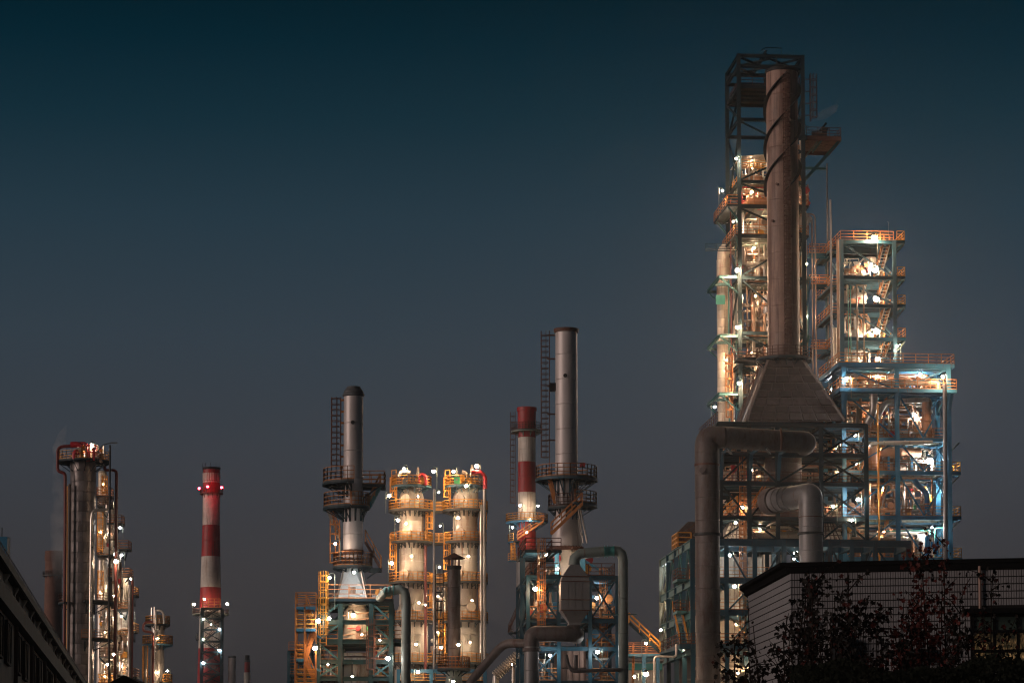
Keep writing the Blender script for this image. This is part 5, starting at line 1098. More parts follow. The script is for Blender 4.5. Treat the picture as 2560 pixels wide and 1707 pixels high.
pipe([Vector((PT(1203,1500).x,323,0)), PT(1203,1262)], 0.2, 'cladding', 'pale pipe right of the right twin column, inner of two', seg=10)
pipe([PT(1048,1213), PT(1050,1184), PT(1064,1188), PT(1065,1212)], 0.2, 'pipe_red', 'red elbow on top of the left twin column', seg=14, bend=0.6)
pipe([PT(996,1190), PT(1001,1180), PT(1012,1178), PT(1026,1180)], 0.22, 'cladding_cream', 'cream gooseneck on top of the left twin column', seg=12, bend=0.4)
pipe([PT(1155,1178), PT(1166,1182), PT(1172,1200), PT(1172,1216)], 0.18, 'cladding_cream', 'cream gooseneck on top of the right twin column', seg=12, bend=0.6)
for u, v0, v1, lab in ((1045,1212,1166,'pointed silver relief valve on the left twin column'), (1180,1190,1160,'pointed silver relief valve on the right twin column')):
    rv = thing('relief_valve', lab, 'valve', PT(u,v0,324)); h_ = zf(v1,324)-zf(v0,324)
    MB().lathe([(0.3,0),(0.3,h_*.25),(0.2,h_*.3),(0.26,h_*.35),(0.26,h_*.6),(0.16,h_*.7),(0.14,h_*.9),(0.02,h_)],14).build('body','pipe_silver',rv); MB().cyl((0,0,h_*.3),(0.8,0,h_*.3),0.14,seg=10).build('outlet','pipe_silver',rv)
cluster('valves and pipes on top of the left twin column', Grid(1012,1212,323,0), 0, 2.6, 0, 2.5, zf(1213,323), zf(1194,323), 9, 71, ('duct_grey','pipe_red','rail_grey','pipe_brown'), r0=.04, r1=.1, valves=5)
cluster('valves and pipes on top of the right twin column', Grid(1150,1212,323,0), 0, 2.4, 0, 2.5, zf(1213,323), zf(1190,323), 9, 72, ('duct_grey','pipe_red','rail_grey','pipe_brown'), r0=.04, r1=.1, valves=5)
gb = thing('control_box', 'green control box on the top railing of the right twin column', 'box', PT(1135,1208,321.5)); MB().box(0,0.72,0,0.4,0,0.85).build('box_body','box_green',gb,smooth=False); MB().box(0.2,0.45,-0.04,-0.003,0.35,0.6).build('dial','duct_grey',gb,smooth=False); MB().box(0.3,0.42,0.1,0.3,-0.9,0).build('stand','rail_grey',gb,smooth=False)
cluster('tangle of silver pipes between the twin columns, upper half', Grid(1078,1500,328,0), 0, 2.3, 0, 5, zf(1552,328), zf(1462,328), 34, 73, MIX_SILV+('pipe_silver',), r0=0.08, r1=0.22, vessels=4, valves=10)
cluster('tangle of silver pipes between the twin columns, lower half', Grid(1078,1600,328,0), 0, 2.3, 0, 5, zf(1657,328), zf(1560,328), 34, 74, MIX_SILV, r0=0.08, r1=0.22, vessels=5, valves=10)
TF = Grid(996, 1680, 318, 0); FT = thing('pipe_rack', 'blue steel pipe rack below the twin columns', 'pipe rack', (TF.O.x, TF.O.y, 0))
frame(FT, [0, TF.a(1078,1690), TF.a(1150,1690), TF.a(1212,1690)], [0, 6], [zf(1672,318), zf(1700,318)-3], cs=0.4, bs=(0.3,0.4), m='steel_blue')
deck(FT, 0, TF.a(1212,1690), 0.2, 5.8, zf(1700,318), railm='paint_yellow', sides='F', joistm='steel_blue')

# ================================================================== STACK 1 AND ITS FURNACE
Y0 = 215.0; x0 = xf(883, 1200, Y0); r0_ = px(25, Y0)
A1 = thing('flue_stack', 'pale steel stack with a dark tapered cap, left of the twin columns', 'chimney', (x0, Y0, 0))
courses(A1, zf(1405,Y0), zf(990,Y0), r0_, r0_*.98, 'stack_steel', hc=2.3, seg=30)
MB().lathe([(r0_,zf(992,Y0)),(px(28,Y0),zf(990,Y0)),(px(28,Y0),zf(986,Y0)),(r0_,zf(983,Y0)),(r0_,zf(979,Y0))],30).build('collar','rail_grey',A1)
MB().lathe([(r0_,zf(979,Y0)),(px(17.5,Y0),zf(969,Y0)),(px(17.5,Y0),zf(967,Y0)),(px(15,Y0),zf(967,Y0)),(px(15,Y0),zf(990,Y0))],30).build('cap_cone','rail_grey',A1)
MB().cyl((0,-r0_+.02,zf(1059,Y0)),(0,-r0_-.03,zf(1059,Y0)),px(5,Y0),seg=14).build('port_hole','black_iron',A1)
MB().cyl((0.02,-r0_+.02,zf(1073,Y0)),(0.02,-r0_-.04,zf(1073,Y0)),px(4,Y0),seg=14).build('port_cover','stack_steel',A1)
ladder(A1, -px(32,Y0), 0, zf(1200,Y0), zf(993,Y0), math.pi, 'rail_rust', w_=0.5, start=1.2, hoops=0.47, r=0.026)
for v in (1000, 1029, 1057, 1085, 1113, 1141, 1168): bar(A1, 'ladder_bracket', (-r0_+.05,0,zf(v,Y0)), (-r0_-.3,0,zf(v,Y0)), 0.1, 0.16, 'paint_orange', 'B')
ring_platform(A1, zf(1207,Y0), r0_+.03, px(77,Y0), 95, 275, railm='paint_orange', brackets=7, bl=1.1, rr=0.028)
ring_platform(A1, zf(1268,Y0), r0_+.03, px(77,Y0), 95, 330, railm='paint_orange', brackets=8, bl=1.1, rr=0.028) if False else ring_platform(A1, zf(1268,Y0), r0_+.03, px(75,Y0), 95, 268, railm='paint_orange', brackets=7, bl=1.1, rr=0.028)
ring_platform(A1, zf(1266,Y0), r0_+.03, px(41,Y0), -92, 90, railm='paint_orange', brackets=5, bl=1.1, rr=0.028)
dk = deck(A1, 0.2, px(78,Y0), -0.2, 2.2, zf(1210,Y0), railm='paint_orange', sides='FRK', joists=False, rr=0.028)
for b in (0, 2): bar(A1, 'knee_brace', (r0_, b, zf(1245,Y0)), (px(70,Y0), b, zf(1213,Y0)), 0.12, 0.12, 'steel_dark')
stairs(A1, (px(40,Y0),0.2,zf(1266,Y0)), (px(68,Y0),0.2,zf(1212,Y0)), (0,0.7,0), 'steel_teal', 'paint_orange')
stairs(A1, (-px(35,Y0),0.6,zf(1345,Y0)), (-px(66,Y0),0.6,zf(1272,Y0)), (0,0.7,0), 'pipe_silver', 'paint_orange')
ladder(A1, -px(34,Y0), 0, zf(1415,Y0), zf(1300,Y0), math.pi, 'paint_orange', start=0.3, hoops=0.8)
ring_platform(A1, zf(1416,Y0), r0_+.03, px(50,Y0), 0, 360, railm='paint_orange', brackets=10, bl=0.5, rr=0.028)
deck(A1, px(50,Y0)*.8, px(70,Y0), -0.6, 1.0, zf(1421,Y0), railm='paint_orange', sides='R', joists=False)
bar(A1, 'knee_brace', (px(36,Y0),0,zf(1445,Y0)), (px(66,Y0),0,zf(1424,Y0)), 0.12, 0.12, 'steel_dark')
stairs(A1, (px(70,Y0),0.5,zf(1420,Y0)), (px(30,Y0),0.5,zf(1352,Y0)), (0,0.7,0), 'rail_rust', 'paint_orange')
for v in (1381, 1401):
    MB().lathe([(r0_,zf(v,Y0)-.12),(px(27,Y0),zf(v,Y0)-.12),(px(27,Y0),zf(v,Y0)+.12),(r0_,zf(v,Y0)+.12)],30,close=True).build('flange','rail_rust',A1)
    for q in range(28):
        a = math.pi + math.pi*q/27; MB().cyl((0,0,-.22),(0,0,.22),0.035,seg=5).build('bolt','rail_rust',A1,(px(26.2,Y0)*math.cos(a),px(26.2,Y0)*math.sin(a),zf(v,Y0)))
# faceted cone
zc0, zc1 = zf(1496,Y0), zf(1413,Y0); k = MB(); n = 8
b_ = [(-px(37,Y0),-px(30,Y0)),(px(37,Y0),-px(30,Y0)),(px(37,Y0),px(30,Y0)),(-px(37,Y0),px(30,Y0))]
tops = [(px(25,Y0)*math.cos(R(a)),px(25,Y0)*math.sin(R(a))) for a in (225,270,315,0,45,90,135,180)]
vs = [(x,y,zc0) for x,y in b_]+[(x,y,zc1) for x,y in tops]
k.add(vs, [(0,5,4),(0,1,5),(1,6,5),(1,7,6),(1,2,7),(2,8,7),(2,9,8),(2,3,9),(3,10,9),(3,11,10),(3,0,11),(0,4,11)]); k.build('cone','cone_steel',A1,smooth=False)
for i, (x, y) in enumerate(b_):
    tx_, ty_ = px(25,Y0)*(1 if x>0 else -1)*.72, px(25,Y0)*(1 if y>0 else -1)*.72; bar(A1,'cone_rib',(x,y,zc0),(tx_,ty_,zc1),0.12,0.12,'cladding','B')
MB().box(-px(9,Y0),px(-.5,Y0),-px(31,Y0)-.03,-px(29,Y0),zf(1485,Y0),zf(1469,Y0)).build('access_door','pipe_brown',A1,smooth=False); MB().box(px(.5,Y0),px(9,Y0),-px(31,Y0)-.03,-px(29,Y0),zf(1485,Y0),zf(1469,Y0)).build('access_door','pipe_brown',A1,smooth=False)
MB().cyl((0,-px(27,Y0),zc0),(0,-px(24,Y0),zc1-0.6),0.03,seg=5).build('cable','black_iron',A1)
G1 = Grid(821, 1550, 210, 2)
F1 = thing('furnace_tower', 'teal steel furnace frame under the left pale stack', 'steel frame', (G1.O.x, G1.O.y, 0), G1.al)
A1_ = [G1.a(u,1550) for u in (795, 851, 928, 978)]; B1 = [0.0, 5.0, 10.0]; z1_ = [G1.z(v) for v in (1690, 1648, 1597, 1549, 1497)]
frame(F1, A1_, B1, z1_, cs=0.36, bs=(0.24,0.36), m='steel_furnace', mb='steel_furnace', bm='steel_teal', bz=0.14, skip=(), cm='steel_furnace', braces={
    'F': [(0,3,'/'), (2,3,'\\'), (0,2,'/'), (2,2,'\\'), (0,1,'\\'), (2,0,'X'), (0,0,'X'), (2,1,'/')], 'I1': [(0,2,'/'), (2,3,'/')], 'K': [(0,3,'X'), (2,2,'X')], 'L': [(0,3,'/'), (0,2,'/'), (1,2,'X'), (0,1,'X')]})
deck(F1, -0.05, A1_[3], -0.3, 10, z1_[4]+.05, railm='paint_orange', sides='FRK', joistm='steel_dark', rr=0.028)
for q, z in enumerate(z1_[:4]):
    if q != 3: deck(F1, A1_[0]+.2, A1_[1]-.2, 0.3, 6, z+.04, railm='paint_orange', sides='F', joistm='steel_teal', rr=0.028)
    deck(F1, A1_[2]+.2, A1_[3]+(1.2 if q == 2 else -.1), 0.3, 6, z+.04, railm='paint_orange', sides='FR', joistm='steel_teal', rr=0.028)
ladder(F1, A1_[0]+.45, -0.4, z1_[2]-.5, z1_[4]+2.2, -1.57, 'paint_yellow', start=0.8, hoops=0.6, r=0.035)
ladder(F1, A1_[3]-1.6, -0.4, z1_[0], z1_[2]+1.6, -1.57, 'rail_rust', start=0.5, r=0.03)
# firebox body
FF = thing('furnace', 'cream rust streaked furnace body inside the teal frame', 'furnace', G1.w((A1_[1]+A1_[2])/2, 4.6, 0), G1.al)
wf = (A1_[2]-A1_[1])/2-.05
courses(FF, G1.z(1597), G1.z(1517), wf*1.0, wf*.92, 'furnace_panel', hc=2.0, seg=30)
MB().lathe([(wf*.95,G1.z(1517)),(wf*.62,G1.z(1505)),(wf*.62,G1.z(1497))],30).build('neck','furnace_panel',FF)
for s_ in (-1, 1):
    MB().cyl((0,0,0),(0,-.35,0),0.2,seg=18).build('burner','pipe_red' if s_ < 0 else 'box_green',FF,(0.1 if s_ < 0 else .95,-wf*.93,G1.z(1563)))
MB().cyl((-.9,-.3,0),(0,-.3,0),0.035,seg=6).build('burner_lever','pipe_red',FF,(.1,-wf*.93,G1.z(1563)))
for q, v in enumerate((1590,1580,1545,1530)): MB().tube([(-wf,-wf*.9,G1.z(v)),(wf,-wf*.95,G1.z(v-9))],0.06,6).build('tie_pipe','pipe_brown',FF)
pn = MB().box(0.03,(wf-.2)*2/3-.03,-.06,.06,.03,2.2).mesh('panel','furnace_panel',False)
MB().box(-wf+.2,wf-.2,-3.4,3,0,G1.z(1638)).build('firebox_core','duct_rusty',FF,smooth=False)
for q in range(3):
    for r_ in range(6): link('panel', pn, FF, (-wf+.2+q*(wf-.2)*2/3,-3.5,G1.z(1638)-2.3*(r_+1)))
MB().box(-wf+.2,wf-.2,-3.3,3,G1.z(1636),G1.z(1628)).build('firebox_lip','furnace_panel',FF,smooth=False)
# stair tower at the far left
GS = Grid(739, 1550, 208, 2)
ST = thing('stair_tower', 'orange railed stair tower at the left edge of the teal furnace', 'stairs', (GS.O.x, GS.O.y, 0), GS.al)
aS = GS.a(790,1550)
for a in (0, aS*.45, aS):
    for b in (0, 2.4): bar(ST, 'post', (a,b,0), (a,b,GS.z(1513 if a else 1490)), 0.14, 0.14, 'paint_orange', 'B')
for v, a0, a1 in ((1515, 0, aS), (1570, 0, aS), (1645, 0, aS*.45), (1706, 0, aS)):
    deck(ST, a0, a1, 0, 2.4, GS.z(v), railm='paint_orange' if v < 1560 else 'paint_yellow', sides='FLK', joistm='steel_blue', beamm='steel_blue', rr=0.04, joists=False)
for q, (v0, v1) in enumerate(((1706,1645),(1645,1570),(1570,1515))):
    s_ = [(aS*.95,aS*.45),(aS*.5,aS*.98),(aS*.95,aS*.5)][q]; stairs(ST, (s_[0],.3,GS.z(v0)), (s_[1],.3,GS.z(v1)), (0,.8,0), 'paint_orange', 'paint_orange')
bar(ST,'knee_brace',(aS+.4,1,GS.z(1592)),(aS*.5,1,GS.z(1573)),.16,.16,'steel_blue'); bar(ST,'knee_brace',(aS+.4,1,GS.z(1675)),(aS*.2,1,GS.z(1648)),.16,.16,'steel_blue')
bar(ST,'tie_beam',(aS*.4,1,GS.z(1512)),(A1_[0]-GS.a(795,1550)+aS+.8,1,GS.z(1512)),.2,.3,'steel_blue')
cluster('pipes beside the furnace in the left bays of the teal frame', G1, A1_[0]+.3, A1_[1]-.2, 2, 8, z1_[0]-6, z1_[2], 16, 81, MIX_SILV+('pipe_brown',), vessels=1)
cluster('pipes beside the furnace in the right bays of the teal frame', G1, A1_[2]+.3, A1_[3]-.2, 2, 8, z1_[0]-6, z1_[3], 20, 82, MIX_SILV+('pipe_brown',), vessels=2)
cluster('fans and pipes on the roof deck right of the pale blue cone', G1, G1.a(932,1490), G1.a(975,1490), 3, 6, z1_[4]+.1, zf(1452,212), 14, 83, ('cladding_dark','pipe_silver','black_iron'), r0=.06, r1=.2, vessels=2)
def P1(u, v, Y=208.0): return pv(u, v, Y)
gg = thing('gas_pipe', 'thick green grey rust stained pipe bending down right of the teal furnace', 'pipe', P1(946,1484))
b0 = P1(946,1484); r_ = px(12,208)
MB().tube([(0,1.5,-.25), P1(965,1478)-b0, P1(998,1472)-b0, P1(1012,1478)-b0, P1(1015,1496)-b0, P1(1015,1510)-b0], [r_*.8,r_*.95,r_,r_,r_,r_], 20).build('elbow','duct_green',gg)
for u, v in ((962,1479),(972,1477),(983,1475)):
    MB().cyl(P1(u,v)-b0, P1(u+1.6,v)-b0, r_*1.08, seg=20).build('flange','duct_turquoise',gg)
xx = (P1(1015,1600)-b0).x; segpipe(gg, [(xx,0,-b0.z),(xx,0,P1(1015,1508).z-b0.z)], r_, 'duct_green', None, seg=22, name='pipe_section', step=3)
bf = Grid(722, 1640, 330, 0); BF = thing('pipe_rack', 'dim far pipe rack at the left behind the stair tower', 'pipe rack', (bf.O.x, bf.O.y, 0))
frame(BF, [0, bf.a(745,1640), bf.a(775,1640)], [0,5], [zf(v,330) for v in (1700,1684,1655,1625)], cs=.35, bs=(.25,.35), m='steel_navy')
for v in (1684,1655,1625): railing([(0,0,zf(v,330)),(bf.a(775,1640),0,zf(v,330))],'paint_orange',BF)
cluster('dim silver vessels far behind the stair tower', bf, 0.3, 2.6, 0, 3, 8, zf(1600,330), 12, 84, MIX_SILV, vessels=3)

# ================================================================== WALKWAY RIGHT OF STACK 2
YW = 262.0; gw = Grid(1552, 1640, YW, 0)
WK = thing('access_platform', 'orange railed platform at the foot of the trestle right of the grey green pipe', 'platform', (gw.O.x, gw.O.y, 0))
deck(WK, 0, gw.a(1650,1640), 0, 3, zf(1633,YW), railm='paint_orange', sides='FK', joistm='steel_blue', beamm='steel_blue')
for u in (1560, 1610, 1645): bar(WK, 'column', (gw.a(u,1680), .3, 0), (gw.a(u,1680), .3, zf(1635,YW)), .35, .35, 'steel_blue')
bar(WK, 'beam', (gw.a(1610,1680),.3,zf(1650,YW)), (gw.a(1700,1680),.3,zf(1628,YW)), .3, .5, 'steel_navy')
stairs(WK, (gw.a(1649,1620), -.9, zf(1630,YW)), (gw.a(1572,1560), -.9, zf(1557,YW)), (0,.8,0), 'steel_dark', 'paint_yellow')
stairs(WK, (gw.a(1572,1700), .8, 0.5), (gw.a(1585,1640), .8, zf(1637,YW)), (0,.8,0), 'paint_orange', 'paint_orange')
MB().tube([(gw.a(1635,1665),-.5,0),(gw.a(1635,1665),-.5,zf(1640,YW)),(gw.a(1690,1640),-.5,zf(1642,YW)),(gw.a(1690,1640),-.5,zf(1610,YW))],.12,8,bend=.4).build('pipe','cladding',WK)
cluster('low pipes and a pump shelter under the orange railed platform', gw, .5, 4, 4, 9, 4, zf(1655,YW), 16, 91, MIX_SILV+('pipe_green',), vessels=3)
sh = thing('pump_shed', 'low pale shed with a teal band seen under the platform', 'shed', pv(1556,1700,275))
MB().box(0,4.0,0,4,-14,2.0).build('wall','paint_white',sh,smooth=False); MB().box(-.2,4.2,-.3,4.3,1.1,1.8).build('band','duct_turquoise',sh,smooth=False); MB().box(-.3,4.4,-.4,4.4,2.02,2.3).build('roof','duct_grey',sh,smooth=False)

# ================================================================== LEFT GROUP
YL = 350.0; xl = xf(206, 1350, YL); rl = px(32.5, YL)
LC = thing('distillation_column', 'large dark panel clad column at the left under a lamp topped round platform', 'column', (xl, YL, 0))
panel_courses(LC, zf(1712,YL), zf(1155,YL), rl, 'cladding_dark', 1.35, 9, amax=(-205, 25), seed=3)
MB().cyl((0,0,0),(0,0,zf(1712,YL)),rl,seg=24).build('column_foot','cladding_dark',LC)
MB().lathe([(rl,0),(rl*.8,.5),(0.02,.8)],24).build('top_head','cladding_dark',LC,(0,0,zf(1155,YL)))
ring_platform(LC, zf(1153,YL), 0.4, px(67,YL), railm='paint_yellow', brackets=12, bl=2.4, bm='steel_dark')
for v, a0, a1, ro in ((1507,150,230,58),(1505,-75,40,78),(1598,-80,40,78)):
    ring_platform(LC, zf(v,YL), rl+.03, px(ro,YL), a0, a1, railm='rail_rust' if v != 1598 else 'paint_orange', brackets=4, bl=1.5, bm='steel_dark')
def PL(u, v, Y=348.0): return pv(u, v, Y)
pipe([PL(206,1112), PL(144,1117), PL(144,1178), PL(163,1182), PL(163,1300), Vector((PL(165,1500).x,348,0))], 0.22, 'pipe_darkred', 'dark red pipe looping out from the top of the left column and down its side', seg=12, bend=0.8)
pipe([PL(174,1210), Vector((PL(174,1500).x,348,0))], 0.2, 'duct_rusty', 'dark pipe beside the red one on the left column', seg=10)
pipe([Vector((PL(169,1500).x,349,0)), PL(169,1215,349)], 0.16, 'paint_yellow', 'yellow pipe between two dark pipes at the left column', seg=8)
pipe([PL(268,1262,346), PL(268,1274,346), PL(232,1275,346), PL(229,1300,346), Vector((PL(226,1600,346).x,346,0))], 0.24, 'pipe_silver', 'shiny silver pipe stepping down the right flank of the left column', seg=12, bend=0.7)
pipe([Vector((PL(277,1500,345).x,345,0)), PL(275,1112,345)], 0.13, 'black_iron', 'thin black pole running up right of the left column', seg=8)
pipe([PL(262,1165,352), PL(262,1175,352), PL(291,1175,352), PL(290,1300,352), Vector((PL(290,1600,352).x,352,0))], 0.2, 'pipe_dullred', 'crimson pipe dropping between the left columns', seg=10, bend=0.5)
pipe([PL(293,1178,352.5), Vector((PL(293.5,1600,352.5).x,352.5,0))], 0.14, 'pipe_silver', 'thin silver pipe shadowing the crimson one', seg=8)
pipe([PL(331,1450,356), Vector((PL(331,1600,356).x,356,0))], 0.18, 'pipe_dullred', 'crimson pipe at the right edge of the left column group', seg=8)
pipe([PL(326,1462,356), Vector((PL(326,1600,356).x,356,0))], 0.3, 'cladding_dark', 'dark riser at the right edge of the left column group', seg=12)
pipe([PL(177,1112,347.7), PL(196,1111,347.7), PL(204,1118,347.7)], 0.42, 'pipe_red', 'fat red header on top of the left column', seg=14)
pipe([PL(186,1148,346.8), PL(186,1131,346.8), PL(197,1129,346.8)], 0.36, 'pipe_red', 'glowing red elbow on the top platform of the left column', seg=14, bend=.9)
cluster('silver stacks and valves on the top platform of the left column', Grid(196,1150,347,0), 0, 3.0, 0, 3, zf(1151,347), zf(1104,347), 14, 101, MIX_SILV+('pipe_red',), r0=.06, r1=.22, valves=8)
al2 = thing('arm_mast', 'dark curved arm mast on the top right of the left column platform', 'mast', PL(245,1150,347))
MB().tube([(0,0,0),(0,0,1.3),(0.6,0,2.1),(1.8,0,2.35)],0.07,6,bend=.5).build('arm','rail_grey',al2); MB().box(1.7,2.6,-.15,.15,2.3,2.42).build('arm_head','rail_grey',al2,smooth=False)
cyls = [(255,360,11,1182,1370,'cladding_cream','slim cream column just right of the large left column, upper part',1235),
        (255,358,13,1400,1700,'cladding','shiny column just right of the large left column, lower part',1505),
        (277,364,12,1265,1420,'cladding','silver domed column behind the crimson pipe',1385),
        (303,362,17,1450,1600,'paint_white','bright white lit column at the right of the left group',1520),
        (303,366,22,1580,1707,'cladding','grey column low at the right of the left group',1680),
        (270,362,14,1530,1707,'cladding_cream','cream column low behind the black pole',1640)]
for u, y, r_, v0, v1, m, lab, vp in cyls:
    t = thing('process_column', lab, 'column', (xf(u,(v0+v1)/2,y), y, 0)); rr = px(r_,y)
    courses(t, 0.0 if v1 > 1500 else zf(v1,y), zf(v0,y), rr, rr, m, hc=2.0, seg=20)
    MB().lathe([(rr,0),(rr*.85,rr*.35),(rr*.5,rr*.55),(0.02,rr*.62)],20).build('dome',m,t,(0,0,zf(v0,y)))
    if v1 <= 1500: MB().cyl((0,0,0),(0,0,zf(v1,y)),rr*.9,seg=14).build('skirt','duct_rusty',t)
def plat(u0, u1, v, y, m, lab, d=3.0, h=1.1, kind='platform'):
    t = thing('walk_platform', lab, 'platform', pv(u0, v, y)); W = px(u1-u0, y)
    deck(t, 0, W, 0, d, 0, railm=m, sides='FLRK', joists=False, beamm='deck_steel', h=h, rr=.035)
    for a in (0.1, W-.1): bar(t, 'knee_brace', (a, .1, -.2), (W/2, d-.2, -1.4), .12, .12, 'steel_dark')
    return t
for a in ((240,276,1238,357,'paint_orange','small orange ledge beneath the dome right of the left column'), (243,276,1262,355,'rail_rust','dark rusty ledge above the silver pipe bend'), (268,304,1306,361,'paint_orange','orange platform under a lamp right of the crimson pipe'),
          (291,321,1370,363,'paint_orange','orange railed platform with a red post at the left group'), (242,282,1385,357,'paint_orange','orange platform halfway down the slim cream column'), (266,325,1440,360,'paint_orange','wide orange platform above the bright white column'),
          (323,339,1486,361,'paint_yellow','small yellow cage platform right of the bright white column'), (292,322,1520,358,'paint_orange','orange platform in front of the bright white column'), (322,339,1576,361,'paint_yellow','lower small yellow cage platform at the right edge'),
          (290,325,1597,358,'paint_yellow','yellow railed platform below the bright white column'), (280,325,1684,358,'paint_orange','lowest orange platform of the left group'), (245,276,1705,354,'paint_yellow','yellow platform at the foot of the left group'), (248,282,1640,356,'rail_rust','rusty platform behind the black pole'),
          (327,340,1690,361,'paint_orange','tiny orange platform at the bottom right of the left group')): plat(*a)
for u, y, v0, v1, lab in ((250,355,1380,1280,'yellow caged ladder on the slim cream column'), (251,355,1500,1425,'yellow caged ladder on the shiny column below'), (262,357,1236,1190,'short orange ladder below the dome')):
    t = thing('ladder', lab, 'ladder', pv(u,v0,y)); ladder(t, 0, 0, 0, zf(v1,y)-zf(v0,y), -1.57, 'paint_yellow', w_=.7, start=.3, hoops=.9, r=.045)
for sd3, (v0, v1, u0, u1, lab) in enumerate(((1262,1240,246,268,'pipes on the rusty ledge right of the left column'), (1385,1300,262,288,'silver pipes by the domed column of the left group'), (1500,1395,280,300,'pipes right of the crimson pipe in the left group'),
                (1597,1510,248,285,'pipes between the dark platforms of the left group'), (1700,1605,252,288,'lowest pipework left of the crimson pipe'), (1684,1605,292,322,'lowest pipework right of the crimson pipe'), (1640,1560,290,320,'pipework under the yellow railed platform'))):
    gg_ = Grid(u0,(v0+v1)/2,356,0); cluster(lab, gg_, 0, px(u1-u0,356), 0, 4, zf(v0,356), zf(v1,356), 22, 110+sd3, MIX_SILV+('pipe_silver',), r0=.06, r1=.2, vessels=3, valves=6)
# small column
YSc = 370.0; xs_ = xf(394, 1600, YSc); rs_ = px(17, YSc)
SC = thing('process_column', 'short grey column with two yellow round platforms between left group and striped chimney', 'column', (xs_, YSc, 0))
courses(SC, 0, zf(1545,YSc), rs_, rs_, 'cladding', hc=2.2, seg=24); MB().lathe([(rs_,0),(rs_*.8,.4),(0.02,.6)],24).build('dome','cladding',SC,(0,0,zf(1545,YSc)))
ring_platform(SC, zf(1560,YSc), rs_, px(31,YSc), railm='paint_yellow', brackets=8, bl=.7, bm='steel_dark', rr=.042); ring_platform(SC, zf(1609,YSc), rs_, px(38,YSc), railm='paint_yellow', brackets=8, bl=.7, bm='steel_blue', rr=.042)
ring_platform(SC, zf(1705,YSc), rs_, px(38,YSc), -60, 60, railm='paint_yellow', brackets=3, rr=.042); ring_platform(SC, zf(1707,YSc), rs_, px(36,YSc), 130, 230, railm='paint_yellow', brackets=3, rr=.042)
ladder(SC, -rs_-.7, -.3, zf(1700,YSc), zf(1610,YSc), -1.57, 'paint_yellow', w_=.6, start=.3, r=.045)
pipe([PL(382,1553,367), PL(359,1555,367), PL(357,1578,367), PL(383,1579,367), Vector((PL(384,1650,367).x,367,0))], .18, 'pipe_dullred', 'red pipe looping beside the short grey column', seg=10, bend=.6)
pipe([Vector((PL(364,1650,368).x,368,0)), PL(364,1612,368)], .22, 'cladding', 'pale riser left of the short grey column', seg=10)
pipe([PL(390,1548,368), PL(388,1524,368), PL(404,1526,368), PL(409,1535,368), PL(410,1558,368)], .16, 'cladding', 'gooseneck pipe over the short grey column', seg=10, bend=.7)
pipe([Vector((PL(389,1650,366.5).x,366.5,0)), PL(389,1545,366.5)], .16, 'pipe_silver', 'silver pipe down the front of the short grey column', seg=8)
for u, v1 in ((379,1518),(386,1516),(400,1545)): pipe([PL(u,1556,369), PL(u,v1,369)], .09, 'pipe_silver', {379:'left thin vent on the short grey column',386:'middle thin vent on the short grey column',400:'stout vent on the short grey column'}[u], seg=6)

# ================================================================== STRIPED CHIMNEY
YK = 600.0; xk = xf(528, 1300, YK)
SK = thing('striped_chimney', 'big red and white banded chimney with red beacon lamps, left of centre', 'chimney', (xk, YK, 0))
rb = lambda v: px(21.5 + max(0,(v-1300))/(1700-1300)*10, YK)
for v0, v1, m in ((1620,1520,'paint_white'), (1520,1468,'paint_red'), (1468,1391,'paint_white'), (1391,1313,'paint_red'), (1313,1234,'paint_white'), (1234,1174,'paint_red')):
    courses(SK, zf(v0,YK), zf(v1,YK), rb(v0), rb(v1), m, hc=3.4, seg=30, name='band_section')
courses(SK, zf(1760,YK), zf(1620,YK), px(32.5,YK), rb(1620), 'paint_red', hc=3.4, seg=30, name='band_section'); MB().cyl((0,0,0),(0,0,zf(1760,YK)),px(34,YK),seg=30).build('foot_section','paint_white',SK)
MB().lathe([(px(20,YK),0),(px(22.5,YK),0),(px(22.5,YK),.5),(px(20,YK),.5)],30,close=True).build('top_rim','black_iron',SK,(0,0,zf(1174,YK))); MB().lathe([(px(20,YK),0),(px(20,YK),-6)],20).build('liner','black_iron',SK,(0,0,zf(1174,YK)))
for q in range(11):
    a = math.pi + math.pi*(q+.5)/11; k = MB().box(-.22,.22,-.06,.05,0,1.75); k.build('vent_slot','paint_white',SK,(px(21.6,YK)*math.cos(a),px(21.6,YK)*math.sin(a),zf(1202,YK)),smooth=False).rotation_euler=(0,0,a+math.pi/2)
MB().lathe([(px(21.6,YK),0),(px(22,YK),0),(px(22,YK),.35),(px(21.6,YK),.35)],30,close=True).build('white_line','paint_white',SK,(0,0,zf(1207,YK)))
ring_platform(SK, zf(1233,YK), px(21,YK), px(29,YK), railm='paint_red', brackets=12, bl=1.0, bm='rail_rust', rr=.035)
for q in range(5): 
    a = R(200+q*35); bar(SK,'lightning_rod',(px(23,YK)*math.cos(a),px(23,YK)*math.sin(a),zf(1176,YK)),(px(23,YK)*math.cos(a),px(23,YK)*math.sin(a),zf(1158,YK)),.08,.08,'black_iron','B')
ring_platform(SK, zf(1534,YK), px(26,YK), px(46,YK), railm='rail_rust', brackets=12, bl=1.5, bm='steel_pale', rr=.035)
for v in (1597,): ring_platform(SK, zf(v,YK), px(28,YK), px(36,YK), 150, 200, railm='steel_pale', brackets=1)
GK = Grid(503, 1600, 593, 0); TK = thing('steel_tower', 'black steel ladder tower leaning on the big striped chimney', 'tower', (GK.O.x, GK.O.y, 0))
ak = GK.a(553,1600); zk = [zf(v,593) for v in (1733,1706,1682,1656,1627,1600,1571,1543,1518)]
